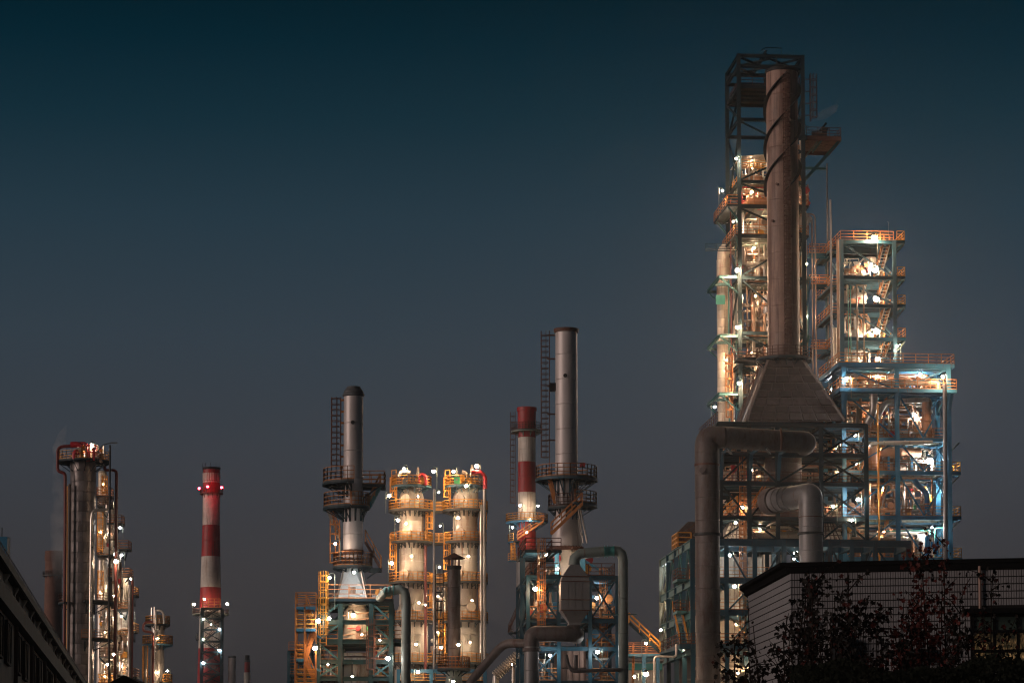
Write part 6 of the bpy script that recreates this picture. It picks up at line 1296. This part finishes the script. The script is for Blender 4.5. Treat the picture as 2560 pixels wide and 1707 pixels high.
frame(TK, [0,ak], [0,3.0], zk, cs=.4, bs=(.25,.3), m='steel_dark', bz=.18, braces={'F':[(0,q,'/' if q%2 else '\\') for q in range(8)], 'K':[(0,q,'/' if not q%2 else '\\') for q in range(8)], 'L':[(0,q,'/') for q in range(8)]})
railing([(.3,-.3,zk[-1]),(ak-.3,-.3,zk[-1])], 'paint_yellow', TK, h=2.0, r=.07); MB().box(0,ak,-.5,3,zk[-1]-.15,zk[-1]-.01).build('platform','deck_steel',TK,smooth=False)
for q in range(8): stairs(TK,(.8 if q%2 else ak-.8,1.2,zk[q]+.1),(ak-.8 if q%2 else .8,1.2,zk[q+1]-.1),(0,.8,0),'steel_dark','rail_rust')
for u, v1, r_, m, m2, lab in ((580,1640,9.5,'stack_steel','stack_steel','small plain grey stack right of the striped chimney'), (618,1650,7,'paint_red','paint_white','tiny red topped stack right of the striped chimney')):
    t = thing('small_stack', lab, 'chimney', (xf(u,1680,YK),YK,0)); courses(t,zf(1680,YK),zf(v1+4,YK),px(r_,YK),px(r_,YK),m,hc=2.5,seg=18); MB().cyl((0,0,0),(0,0,zf(1680,YK)),px(r_,YK)*(1 if m==m2 else 1.2),seg=18).build('lower_section',m2,t)
    MB().lathe([(px(r_-1,YK),0),(px(r_+.8,YK),0),(px(r_+.8,YK),.5),(px(r_-1,YK),.5)],18,close=True).build('top_rim','rail_grey',t,(0,0,zf(v1+4,YK)))
    if m != m2: MB().cyl((0,0,0),(0,0,1.2),px(r_-1.5,YK),seg=14).build('vent_head','black_iron',t,(0,0,zf(v1+4,YK)+.4))
# brick chimney
YB = 700.0; BC = thing('brick_chimney', 'faded brick chimney with a narrow gallery behind the large left column', 'chimney', (xf(133,1500,YB), YB, 0))
courses(BC, 0, zf(1405,YB), px(27,YB), px(21,YB), 'brick_chimney', hc=3.0, seg=30, name='brick_course'); courses(BC, zf(1405,YB), zf(1382,YB), px(20.5,YB), px(21,YB), 'brick_chimney', hc=2.5, seg=30, name='brick_course')
MB().lathe([(px(19,YB),0),(px(22,YB),0),(px(22,YB),.5),(px(19,YB),.5)],30,close=True).build('top_rim','brick_chimney',BC,(0,0,zf(1382,YB))); MB().lathe([(px(20,YB),0),(px(19,YB),-5)],20).build('liner','black_iron',BC,(0,0,zf(1381,YB)))
for q in range(16):
    a = math.pi+math.pi*(q+.5)/16; MB().box(-.3,.3,-.1,.1,0,1.8).build('corbel','brick_chimney',BC,(px(21.4,YB)*math.cos(a),px(21.4,YB)*math.sin(a),zf(1402,YB)),smooth=False).rotation_euler=(0,0,a+math.pi/2)
ring_platform(BC, zf(1438,YB), px(21,YB), px(27,YB), railm='rail_grey', brackets=12, bl=.9, bm='rail_grey', rr=.035)

# ---------- lamps left and centre
for a in ((230,1113,348,'starlike lamp on the top platform of the large left column',300,1.7,'white',2.0), (291,1257,353,'small lamp beside the curved arm by the crimson pipe',60,.9,'white',1.5), (300,1319,355,'round lamp right of the crimson pipe, fifth from the top of the left group',100,1.2,'cool',2.4), (304,1387,358,'round lamp under the orange platform with the red post',100,1.3,'cool',2.2),
          (290,1403,351,'dazzling lamp on the crimson pipe in the left group',340,1.8,'white',2), (327,1446,361,'small lamp above the yellow cage platform',90,.9,'white',2), (285,1489,355,'lamp left of the crimson pipe at mid height',90,.9,'white',2), (330,1535,359,'lamp at the right edge above the lower yellow cage',90,1,'cool',2),
          (286,1635,352,'dazzling lamp low on the crimson pipe',260,1.5,'white',2), (320,1665,357,'dazzling lamp over the lowest orange platform',300,1.6,'white',2), (268,1660,354,'lamp low behind the black pole',110,1.1,'white',2), (418,1676,367,'lamp at the right of the short grey column',100,1,'white',1.5),
          (485,1510,596,'left lamp on the gallery of the striped chimney',220,2.0,'white',2.6), (511,1497,595,'middle lamp above the yellow rail on the striped chimney',160,1.7,'white',2.6), (568,1509,596,'right lamp on the gallery of the striped chimney',220,2.0,'white',2.6),
          (508,1547,592.5,'top left lamp on the black ladder tower',250,1.3,'white',1.5), (548,1572,592.5,'right lamp high on the black ladder tower',250,1.5,'cool',1.5), (508,1597,592.5,'middle left lamp on the black ladder tower',200,1.3,'white',1.5), (549,1625,592.5,'right lamp low on the black ladder tower',300,1.6,'cool',1.5), (508,1656,592.5,'lowest left lamp on the black ladder tower',300,1.7,'cool',1.5),
          (1010,1172,322.5,'left lamp on the top railing of the left twin column',260,1.4,'warm',1.8), (1084,1178,322.5,'right lamp on the top railing of the left twin column',260,1.5,'warm',2.2), (1134,1178,322.5,'left lamp on the top railing of the right twin column',220,1.3,'warm',2.0), (1192,1165,322.5,'highest lamp, on a hooked pole at the right twin column',280,1.6,'warm',2.6),
          (973,1239,321.5,'lamp at the far left railing of the left twin column',220,1.4,'warm',2.2), (1166,1214,320.5,'lamp under the top platform of the right twin column',300,1.3,'white',1.4), (1097,1230,323,'small lamp on the top bridge of the twin columns',90,.9,'white',2.4), (995,1300,321.5,'lamp left of the left twin column above the second platform',240,1.4,'warm',2.4),
          (1145,1294,320.2,'lamp on the front left of the right twin column',200,1.2,'warm',1.6), (1100,1314,323,'small lamp on the second bridge of the twin columns',90,.9,'white',2.4), (979,1407,321.5,'lamp left of the left twin column above the third platform',220,1.4,'warm',2.4), (1099,1417,323,'small lamp on the third bridge of the twin columns',90,.9,'white',2.4),
          (1047,1506,318.5,'lamp in front of the flared part of the left twin column',100,1,'warm',2.4), (1063,1511,320,'small lamp at the foot of the dull red pipe',80,.8,'white',1.5), (1040,1610,319,'lamp low on the front of the left twin column',200,1.1,'white',2.0), (1103,1617,321,'lamp low between the twin columns',150,1.3,'white',2),
          (1146,1611,259,'lamp on the right of the capped stack',90,1.1,'warm',2), (1133,1702,257,'lamp below the ring platform of the capped stack',70,1.1,'white',2), (1045,1679,316,'lamp under the lowest platform of the left twin column',150,1.4,'white',2),
          (1300,1263,397,'left small lamp on the white band of the red and white stack',120,1.3,'white',1.5), (1345,1264,397,'right small lamp on the white band of the red and white stack',120,1.1,'white',1.5), (1281,1318,396,'lamp hanging low left of the red and white stack',160,1.2,'cool',1.8),
          (1338,1471,233.5,'starlike lamp in the left bay of the blue frame',220,1.4,'warm',2.0), (1367,1388,236,'lamp on the upper left deck of the blue frame',140,1.2,'white',1.6), (1492,1494,236,'lamp in the right bay of the blue frame, upper storey',110,1.1,'cool',1.5), (1375,1637,234,'lamp at the foot of the blue frame, left bay',100,1.0,'cool',1.5), (1494,1629,234,'lamp at the foot of the blue frame, right bay',110,1.2,'cool',1.5),
          (796,1551,207.5,'lamp at the left teal column of the furnace',60,1.3,'cool',1.5), (823,1545,209,'lamp just right of the left teal column',40,1.1,'white',1.4), (788,1619,207.5,'bright lamp on the stair tower by the white rungs',60,1.4,'warm',1.5), (838,1359,213,'small lamp left of the left pale stack foot',60,.9,'white',1.4), (824,1443,209,'lamp on a hooked pole above the furnace roof deck',60,.9,'white',2.6),
          (883,1537,211.4,'lamp lighting the cream furnace body',420,1.2,'warm',1.2), (970,1645,208,'lamp low at the right of the teal furnace',100,1.2,'cool',1.4),
          (1615,1607,260,'starlike lamp on the access platform stair',120,1.0,'warm',1.6), (1652,1574,261,'lamp on a short pole at the trestle foot',90,1.0,'white',2.2), (1615,1684,256,'dazzling lamp at the bottom right of centre',260,1.6,'white',2.2), (1586,1690,258,'small lamp left of the dazzling lamp at the bottom',60,1.0,'white',1.4), (1845,1682,252,'tiny lamp at the foot of the huge brown duct',50,.8,'white',1.4)):
    u, v, Y, lab, pw, s, c, po = a; lamp(pv(u,v,Y), lab, pw, s, c, po, -1 if u % 2 else 1)
for u, v, Y, lab in ((498,1220,594,'left red beacon on the striped chimney'), (519,1216,594.5,'middle red beacon on the striped chimney'), (554,1218,594,'right red beacon on the striped chimney')): lamp(pv(u,v,Y), lab, 130, 1.9, 'red', 1.4, 1)
for a in ((1029,1390,321,'added fill lamp that lights the middle of the left twin column',300,.8,'white'), (1171,1390,321,'hanging wall lamp that lights the middle of the right twin column',300,.8,'white'), (1015,1308,321,'hanging wall lamp on the upper left twin column',260,.8,'white'), (1045,1240,320.3,'added fill lamp under the top platform of the left twin column',300,.8,'white'),
          (1175,1605,320,'added fill lamp low on the right twin column',260,.8,'white'), (1180,1500,320,'added fill lamp in the middle of the right twin column, lower half',200,.7,'warm'), (1095,1490,324,'added fill lamp in the silver pipe tangle, upper',260,.7,'white'), (1095,1580,324,'added fill lamp in the silver pipe tangle, lower',260,.7,'white'),
          (885,1430,207.5,'small black shaded lamp hanging in front of the pale blue cone',800,.7,'cool'), (259,1210,357,'added fill lamp at the dome right of the left column',160,.7,'warm'), (252,1330,355,'added fill lamp on the slim cream column',220,.8,'warm'), (250,1480,355,'added fill lamp on the shiny column',200,.8,'white'),
          (303,1465,358,'added fill lamp that lights the bright white column from above',320,.8,'white'), (304,1540,358,'added fill lamp that lights the bright white column at mid height',300,.8,'white'), (262,1580,355,'added fill lamp between the dark platforms',160,.7,'warm'), (262,1690,354,'added fill lamp at the foot of the left group',200,.7,'warm'), (206,1136,348.5,'added fill lamp over the red elbow on the left column',120,.6,'warm'),
          (394,1595,366.5,'added fill lamp on the short grey column between its platforms',140,.7,'warm'), (394,1680,366,'added fill lamp low on the short grey column',140,.7,'warm'), (1317,1330,395,'added fill lamp that lights the lower red band',300,.9,'warm'), (1325,1298,396,'added fill lamp on the lower white band',160,.8,'white'), (905,1585,211.6,'added fill lamp by the red burner',80,.6,'warm'),
          (881,1690,205,'added fill lamp at the foot of the firebox panels',60,.6,'white'), (950,1600,209,'added fill lamp right of the dark gap in the teal furnace',80,.6,'warm'), (820,1660,208,'added fill lamp low in the left bay of the teal furnace',100,.6,'warm'), (1430,1400,236,'added fill lamp behind the neck of the hopper',160,.7,'white'), (1395,1420,236.5,'added fill lamp on the pale flue neck',120,.6,'white'),
          (1500,1450,240,'added fill lamp behind the right bay braces',140,.6,'cool'), (1350,1520,240,'added fill lamp behind the left bay braces',140,.6,'warm'), (1280,1660,248,'added fill lamp near the corrugated pipe',100,.6,'warm'), (528,1560,592,'added fill lamp in the middle of the black ladder tower',260,1,'white')):
    u, v, Y, lab, pw, s, c = a; lamp(pv(u,v,Y), lab, pw, s, c, style='h', drop=1.0)  # mostly added fill lamps; the black shaded one is a real lamp

# ================================================================== LEFT WAREHOUSE
d_ = Vector((-0.133, 1, 0)).normalized(); Yn = 80.0
def WX(s): return d_*s
o_ = Vector((xf(0, 1700, 88.0) + 0.133*30, 88.0-30, 0))
WH = thing('warehouse', 'long plaster warehouse receding at the left with two dark blue eaves', 'building', o_, math.atan2(d_.y, d_.x))
# local x runs along the wall away from the camera, local -y faces the yard
L_ = 150.0; zR = CAMZ+8.43; zT = CAMZ+7.40; zB = CAMZ+6.77
MB().box(0, L_, 0.0, 12, 0, zB-.01).build('lower_wall','wall_plaster',WH,smooth=False); MB().box(0, L_, 0.02, 12, zT+.01, zR-.31).build('upper_wall','wall_plaster',WH,smooth=False)
MB().box(0, L_+.6, -.31, .3, zB, zT).build('canopy','eave_blue',WH,smooth=False)
MB().box(0, L_+.6, -.2, 12.5, zR-.30, zR-.02).build('roof_slab','eave_dark',WH,smooth=False); MB().box(0, L_+.6, -.28, -.205, zR-.30, zR).build('roof_edge','eave_blue',WH,smooth=False)
cp = MB().box(0,.5,-.06,.015,0,zR-zT-.35).mesh('pilaster','wall_plaster',False); gp_ = MB().cyl((0,0,0),(0,0,zR-zT-.35),.07,seg=8).mesh('downpipe','rail_rust'); gq_ = MB().cyl((0,0,0),(0,0,zB-.05),.08,seg=8).mesh('downpipe','rail_rust')
br_ = MB().add([(0,-.19,.3),(.5,-.19,.3),(.5,.01,.3),(0,.01,.3),(0,-.03,0),(.5,-.03,0),(.5,.01,0),(0,.01,0)],[(0,3,2,1),(4,5,6,7),(0,1,5,4),(1,2,6,5),(2,3,7,6),(3,0,4,7)]).mesh('eave_bracket','wall_plaster',False)
wf_ = MB().box(0,.09,-.06,.06,0,1.5).box(2.31,2.4,-.06,.06,0,1.5).box(.091,2.309,-.06,.06,0,.08).box(.091,2.309,-.06,.06,1.42,1.5).box(1.15,1.23,-.05,.05,.081,1.419).mesh('window_frame','eave_dark',False)
wg_ = MB().box(.1,2.3,-.02,.0,.09,1.41).mesh('pane','dark_glass',False)
for i in range(13):
    x = 3.1+i*11.4
    for q in range(2):
        link('eave_bracket', br_, WH, (x+q*5.7,0,zR-.61))
    link('pilaster', cp, WH, (x,0,zT+.02)); link('downpipe', gp_, WH, (x+.9,-.09,zT+.02)); link('downpipe', gq_, WH, (x+.4,-.1,0))
    for q in range(2):
        w_ = link('window', wf_, WH, (x+1.6+q*4.6, -.07, zB-1.7)); link('pane', wg_, w_)
railing([(0,-.1,zR),(L_,-.1,zR)], 'rail_grey', WH, h=.4, post=1.0, r=.012, toe=0)
ut = thing('roof_mast', 'dark blue box and thin rod on the near roof corner of the warehouse', 'mast', pv(4,1385,92)); MB().box(-.9,.25,-.3,.3,-.3,.6).build('roof_box','steel_blue',ut,smooth=False); MB().cyl((0,0,.6),(0,0,.95),.02,seg=5).build('rod','rail_grey',ut)
ga = thing('shed', 'small black gabled shed roof peaking at the bottom edge left of the short column', 'shed', pv(325,1692,130)+Vector((0,0,0)))
k = MB(); zz = -(ga.location.z)
k.add([(-3,-2,-1.5),(3,-2,-1.5),(0,-2,0),(-3,6,-1.5),(3,6,-1.5),(0,6,0)],[(0,1,2),(5,4,3),(0,2,5,3),(1,4,5,2)]).build('roof','fascia_black',ga,smooth=False); MB().box(-2.8,2.8,-1.8,5.8,zz,-1.5).build('wall','fascia_black',ga,smooth=False)

# ================================================================== TILED BUILDING (bottom right)
YT_ = 60.0; xc2 = xf(1974, 1433, YT_); ztop = zf(1431, YT_); zfas = zf(1409, YT_)
ang = math.atan2(-1.35, 6.2)
TBd = thing('tiled_building', 'low grey strip tiled building with a black roof band behind the bush', 'building', (xc2, YT_, 0), R(-12.0))
LR, LD_ = 24.0, 6.45
fe = Matrix.Rotation(R(12.0),2) @ Vector((-0.40, 6.42))            # far end of the left face, in the building's own axes
def prism(pts, z0, z1):
    n = len(pts); return MB().add([(x,y,z0) for x,y in pts]+[(x,y,z1) for x,y in pts], [tuple(range(n))[::-1], tuple(range(n,2*n))]+[(i,(i+1)%n,(i+1)%n+n,i+n) for i in range(n)])
prism([(.03,.03),(LR,.03),(LR,9),(fe.x+.03,fe.y+2.6),(fe.x+.03,fe.y)], 0, ztop).build('core_wall','tile_joint',TBd,smooth=False)
def tiles(face, L, z0, z1, holes=()):
    k = MB(); tw, th, g_ = 0.058, 0.166, .006; rnd = random.Random(2); n = int(L/tw); m = int((z1-z0)/th)
    for i in range(n):
        x = i*tw+g_/2
        for j in range(m):
            z = z1-(j+1)*th
            if any(a<x<b and c<z+th/2<d for a,b,c,d in holes): continue
            t = .012+rnd.random()*.006; x1, zz0, zz1 = x+tw-g_, z+.01, z+th-.01
            if 1: k.add([(x,.028,zz0),(x1,.028,zz0),(x1,.028,zz1),(x,.028,zz1),(x+.008,.03-t,zz0+.005),(x1-.008,.03-t,zz0+.005),(x1-.008,.03-t,zz1-.005),(x+.008,.03-t,zz1-.005)],[(4,5,6,7),(0,1,5,4),(1,2,6,5),(2,3,7,6),(3,0,4,7)])
    o = k.build('wall_tiles','tile_wall',TBd,smooth=False)
    if face == 'L':
        o.location = (fe.x, fe.y, 0); o.rotation_euler = (0,0,math.atan2(-fe.y, -fe.x))
    return tag(o, kind='stuff')
_c, _s = math.cos(R(-12.0)), math.sin(R(-12.0))
def fa(u, off=0.0):
    k = xf(u,1550,100)/100; ox = xc2+off*_s; oy = YT_-off*_c
    return (k*oy-ox)/(_c-k*_s)
def fw(a, off=0.0): return Vector((xc2+a*_c+off*_s, YT_+a*_s-off*_c, 0))
wx0 = fa(2432); wz1 = zf(1534,YT_); wz0 = zf(1668,YT_)
tiles('F', 9.0, zf(1712,YT_)-.3, ztop-.01, [(wx0-.05, wx0+6, wz0-.2, wz1+.1)]); tiles('L', LD_, zf(1712,YT_)-.3, ztop-.01)
prism([(-.07,-.06),(LR+.1,-.06),(LR+.1,9.1),(fe.x-.08,fe.y+2.7),(fe.x-.08,fe.y)], ztop, zfas-.06).build('fascia','fascia_black',TBd,smooth=False); prism([(-.2,-.16),(LR+.2,-.16),(LR+.2,9.2),(fe.x-.2,fe.y+2.8),(fe.x-.2,fe.y-.05)], zfas-.06, zfas+.02).build('coping','fascia_black',TBd,smooth=False)
# window
W = MB(); fr = []
lo = lambda u: fa(u)
zv = lambda v: zf(v, YT_-.6)
MB().box(lo(2408), lo(2408)+8, -.55, 0.02, zv(1538), zv(1527)).build('window_canopy','fascia_black',TBd,smooth=False)
WD = MB()
xs = [lo(2432), lo(2486), lo(2545), lo(2600), lo(2655), lo(2710)]; zs_ = [zv(1664), zv(1629), zv(1581), zv(1540)]
for x in xs: WD.box(x-.035, x+.035, -.05, .025, zs_[0], zs_[3])
for z in zs_:
    for a, b in zip(xs, xs[1:]): WD.box(a+.036, b-.036, -.045, .025, z-.035, z+.035)
wn = WD.build('window','fascia_black',TBd,smooth=False)
glass = bpy.data.materials.new('window_glow'); glass.use_nodes = True; nn = glass.node_tree.nodes; ll = glass.node_tree.links; bb = nn['Principled BSDF']
bb.inputs['Base Color'].default_value=(.01,.012,.01,1); bb.inputs['Roughness'].default_value=.08
g1 = nn.new('ShaderNodeNewGeometry'); sp = nn.new('ShaderNodeSeparateXYZ'); ll.new(g1.outputs['Position'], sp.inputs[0])
ns = nn.new('ShaderNodeTexNoise'); ns.inputs['Scale'].default_value=5; ns.inputs['Detail'].default_value=8; ns.inputs['Roughness'].default_value=.75
mp_ = nn.new('ShaderNodeMapping'); mp_.inputs['Scale'].default_value=(3.0,1,1.2); ll.new(g1.outputs['Position'], mp_.inputs[0]); ll.new(mp_.outputs[0], ns.inputs['Vector'])
r1_ = nn.new('ShaderNodeValToRGB'); r1_.color_ramp.elements[0].position=.42; r1_.color_ramp.elements[0].color=(.012,.012,.006,1); r1_.color_ramp.elements[1].position=.72; r1_.color_ramp.elements[1].color=(.55,.30,.13,1)
e_=r1_.color_ramp.elements.new(.55); e_.color=(.09,.05,.02,1)
ll.new(ns.outputs['Fac'], r1_.inputs[0]); ll.new(r1_.outputs[0], bb.inputs['Emission Color'])
mr_ = nn.new('ShaderNodeMapRange'); mr_.inputs['From Min'].default_value=zs_[0]; mr_.inputs['From Max'].default_value=zs_[2]; mr_.inputs['To Min'].default_value=1.3; mr_.inputs['To Max'].default_value=.12
ll.new(sp.outputs['Z'], mr_.inputs['Value']); ll.new(mr_.outputs[0], bb.inputs['Emission Strength']); MATS['window_glow']=glass
mat('glass_green',(.03,.045,.035),.12)
for i,(a,b) in enumerate(zip(xs,xs[1:])):
    for j,(z0,z1) in enumerate(zip(zs_,zs_[1:])):
        MB().box(a+.037,b-.037,.0,.02,z0+.037,z1-.037).build('pane','window_glow' if j<2 else 'glass_green',wn,smooth=False)
ppx = lo(2451); MB().cyl((ppx,-.06,zv(1527)),(ppx,-.06,zv(1418)),.035,seg=8).build('downpipe','stack_rusty',TBd)
bx = thing('wall_box','small black box on the tiled wall near its corner','box',fw(fa(2015),.14)+Vector((0,0,zf(1487,YT_))), R(-12)); MB().box(-.06,.06,0,.12,0,.17).build('box_case','fascia_black',bx,smooth=False); MB().box(-.045,.045,-.012,-.001,.02,.15).build('box_lid','black_iron',bx,smooth=False)
lv = thing('wall_vent','white louvred vent half hidden by leaves on the tiled wall','vent',fw(fa(2031),.1)+Vector((0,0,zf(1568,YT_))), R(-12))
for q in range(6): MB().box(-.06,.06,-.02,.05,q*.028,q*.028+.013).build('slat','paint_white',lv,smooth=False)
MB().box(-.07,.07,.051,.09,-.01,.175).build('vent_back','black_iron',lv,smooth=False)
for u0,u1,v0,v1,lab in ((2078,2130,1594,1720,'dark doorway block low on the tiled wall behind the bush'),(2262,2332,1625,1655,'dark air conditioner box low on the tiled wall')):
    t = thing('wall_recess' if v1>1700 else 'wall_unit',lab,'door' if v1>1700 else 'air conditioner',fw(fa(u0),.32)+Vector((0,0,zf(v1,YT_-.4))), R(-12))
    W2, H2 = px(u1-u0,YT_-.4), zf(v0,YT_-.4)-zf(v1,YT_-.4)
    MB().box(0,W2,.0,.3,0,H2).build('body','fascia_black',t,smooth=False); MB().box(.05,W2-.05,-.02,-.001,.05,H2-.05).build('front_panel','eave_dark',t,smooth=False)

# ================================================================== BUSH WITH RED LEAVES
def leafmesh(m, s):
    prof = [(90,1.15),(72,.72),(55,.62),(38,1.0),(18,.78),(5,.60),(-15,.85),(-38,.62),(-70,.50),(-90,.30),(-110,.50),(-142,.62),(-165,.85),(175,.60),(162,.78),(142,1.0),(125,.62),(108,.72)]
    pts = [(r*s*math.cos(R(a)), -.22*s*abs(math.cos(R(a)))*r+.08*s*math.sin(3*R(a)), r*s*math.sin(R(a))) for a, r in prof]; n = len(pts)
    k = MB(); k.add([(0,0,0)]+pts, [(0,i+1,(i+1)%n+1) for i in range(n)]); return k.mesh('leaf', m, False)
LM = {m: [leafmesh(m, s) for s in (.036,.047,.062)] for m in ('leaf_red','leaf_dark')}
def shrub(u, Y, v_tip, n_st, spread, lab, seed, nleaf, redf, cap, bare=.15):
    rnd = random.Random(seed); x = xf(u,1700,Y); t = thing('maple_sapling', lab, 'tree', (x,Y,0))
    cnt = 0; lk = MB(); lk2 = MB(); bk = []
    for s_ in range(n_st):
        tu = u + rnd.uniform(-spread, spread); tv = v_tip + rnd.uniform(0,1)**.7*220*(0 if s_ == 0 else 1)
        top = pv(tu, tv, Y + rnd.uniform(-.8,.8)) - Vector((x,Y,0)); b = Vector((rnd.uniform(-.1,.1), rnd.uniform(-.1,.1), 0))
        mid = b.lerp(top, .5) + Vector((rnd.uniform(-.4,.4), 0, .3)); P = []
        for i in range(13):
            f = i/12; P.append(b*(1-f)**2 + mid*2*f*(1-f) + top*f*f + Vector((rnd.uniform(-.02,.02),0,0)))
        MB().tube(P, [.035*(1-.8*i/12) for i in range(13)], 5).build('branch', 'bark_dark', t)
        tw = []
        for q in range(9):
            f = rnd.uniform(.45,1); i = min(11,int(f*12)); p = P[i].lerp(P[i+1], f*12-i if i < 12 else 0); e = p + Vector((rnd.uniform(-.45,.45), rnd.uniform(-.3,.3), rnd.uniform(.05,.5)))
            MB().tube([p, p.lerp(e,.5)+Vector((0,0,.05)), e], [.012,.009,.005], 4).build('twig','bark_dark',t); tw.append((p,e))
        nl = int(nleaf*2.2/n_st)
        c_ = [rnd.uniform(.4,1) for _ in range(5)]
        for q in range(nl):
            if rnd.random() < .55:
                f = min(.999, max(.25, rnd.choice(c_)+rnd.gauss(0,.05))); i = int(f*12); p = P[i].lerp(P[i+1], f*12-i)
                p = p + Vector((rnd.gauss(0,.10), rnd.gauss(0,.10), rnd.gauss(0,.09)-.05))
            else:
                a_, e_2 = rnd.choice(tw); p = a_.lerp(e_2, rnd.uniform(.2,1)) + Vector((rnd.gauss(0,.06), rnd.gauss(0,.06), rnd.gauss(0,.06)-.03))
            m = 'leaf_red' if rnd.random() < redf*(.4+p.z/ (top.z+.01)) else 'leaf_dark'
            me = rnd.choice(LM[m]); M = Matrix.Rotation(rnd.uniform(-.9,.9),4,'X') @ Matrix.Rotation(rnd.uniform(-1.2,1.2),4,'Z') @ Matrix.Rotation(rnd.uniform(0,6.28),4,'Y')
            if cnt < cap:
                o = link('leaf', me, t); o.matrix_local = Matrix.Translation(p) @ M
            else:
                tgt = lk if m == 'leaf_red' else lk2; tgt.add([(Matrix.Translation(p) @ M) @ v.co for v in me.vertices], [tuple(f.vertices) for f in me.polygons])
            cnt += 1
    if lk.v: tag(lk.build('foliage','leaf_red',t,smooth=False), kind='stuff')
    if lk2.v: tag(lk2.build('foliage','leaf_dark',t,smooth=False), kind='stuff')
YSH = 47.0
shrub(1915, YSH, 1500, 7, 65, 'thin dark sapling in front of the left face of the tiled building', 1, 560, .05, 150)
shrub(1990, YSH-1, 1455, 7, 45, 'dark sapling whose tip crosses the corner of the tiled building', 2, 620, .08, 150)
shrub(2050, YSH+1, 1440, 7, 40, 'dense dark sapling right of the building corner', 3, 700, .12, 150)
shrub(2150, YSH-.5, 1400, 7, 60, 'sapling with faint red leaves left of the tall red one', 4, 640, .15, 150)
shrub(2290, YSH, 1375, 7, 45, 'tallest sapling with red leaves rising above the black roof band', 5, 900, .9, 200)
shrub(2340, YSH+1.5, 1350, 5, 35, 'slim red leaved shoot in front of the blue tarpaulin', 6, 460, .9, 150)
shrub(2420, YSH-.5, 1440, 6, 60, 'dark sapling left of the lit window', 7, 460, .2, 120)
shrub(2510, YSH, 1450, 6, 55, 'sparse sapling in front of the lit window', 8, 300, .2, 120)
shrub(1840, YSH-2, 1590, 6, 55, 'low dark sapling at the foot of the huge brown duct', 9, 520, .05, 120)
shrub(2240, YSH-3, 1600, 9, 160, 'wide dark thicket sapling at the bottom under the tall red one', 10, 1100, .05, 150)
shrub(2060, YSH-3, 1610, 9, 120, 'wide dark thicket sapling at the bottom near the corner', 11, 1100, .05, 150)
# hedge mass at the very bottom
rnd = random.Random(77); hk = MB(); hx0, hx1 = xf(1980,1700,44), xf(2600,1700,44)
for q in range(16000):
    x = rnd.uniform(hx0, hx1+2); f = (x-hx0)/(hx1-hx0)
    zt3 = zf(1672-14*f+14*math.sin(x*2.1)+8*math.sin(x*5.3), 44); p = Vector((x, 44+rnd.uniform(-.9,.9), zt3-abs(rnd.gauss(0,.45))))
    s = rnd.uniform(.025,.045); a = rnd.uniform(0,6.28); b = rnd.uniform(-.8,.8)
    e1 = Vector((math.cos(a), b*.4, math.sin(a)))*s; e2 = Vector((-math.sin(a), rnd.uniform(-.6,.6), math.cos(a)))*s*.6
    hk.add([p-e1, p+e2, p+e1, p-e2], [(0,1,2,3)])
tag(hk.build('hedge','hedge_dark',smooth=False), 'black hedge along the bottom right edge below the tiled building', kind='stuff')

# ================================================================== AIR
HAZE = 0.00016
hz_ = MB().box(-330, 330, -25, 780, -1.0, 97.0).build('haze', None, None, smooth=False)
hm = bpy.data.materials.new('haze_air'); hm.use_nodes = True; hn = hm.node_tree.nodes; hn.clear()
ho = hn.new('ShaderNodeOutputMaterial'); hv_ = hn.new('ShaderNodeVolumePrincipled'); hm.node_tree.links.new(hv_.outputs[0], ho.inputs['Volume'])
hv_.inputs['Color'].default_value = (.82,.84,.88,1); hv_.inputs['Density'].default_value = HAZE; hv_.inputs['Anisotropy'].default_value = 0.85
hz_.data.materials.append(hm); tag(hz_, 'thin night haze over the whole plant', kind='stuff')
# ================================================================== STEAM
def steam(name, lab, pts, dens, col=(.75,.72,.74)):
    """a drifting plume: a closed tapering body filled with uneven thin vapour"""
    t = MB().tube([p-pts[0][0] for p, r in pts], [r for p, r in pts], 14).build(name, None, None, pts[0][0])
    m = bpy.data.materials.new(name+'_vapour'); m.use_nodes = True; n = m.node_tree.nodes; l = m.node_tree.links; n.clear()
    o = n.new('ShaderNodeOutputMaterial'); v = n.new('ShaderNodeVolumePrincipled'); l.new(v.outputs[0], o.inputs['Volume']); v.inputs['Color'].default_value=(*col,1); v.inputs['Anisotropy'].default_value=0
    ge = n.new('ShaderNodeNewGeometry'); no = n.new('ShaderNodeTexNoise'); no.inputs['Scale'].default_value=.22; no.inputs['Detail'].default_value=4; l.new(ge.outputs['Position'], no.inputs['Vector'])
    mm = n.new('ShaderNodeMapRange'); mm.inputs['From Min'].default_value=.42; mm.inputs['From Max'].default_value=.7; mm.inputs['To Max'].default_value=dens; l.new(no.outputs['Fac'], mm.inputs['Value']); l.new(mm.outputs[0], v.inputs['Density'])
    t.data.materials.append(m); return tag(t, lab, 'steam', kind='stuff')
steam('steam', 'pale steam drifting up behind the large left column', [(pv(158,1480,480),1.6),(pv(155,1380,480),2.2),(pv(150,1300,480),1.9),(pv(144,1240,480),1.3),(pv(142,1190,480),.8),(pv(148,1120,480),1.3),(pv(156,1085,480),.8),(pv(166,1062,480),.1)], .22, (.97,.95,.95))
steam('steam', 'thin wisp of steam above the high platform right of the tall tower', [(pv(2022,306,305),.12),(pv(2040,296,305),.4),(pv(2062,286,305),.6),(pv(2085,272,305),.5),(pv(2094,262,305),.2)], .5, (.97,.9,.88))
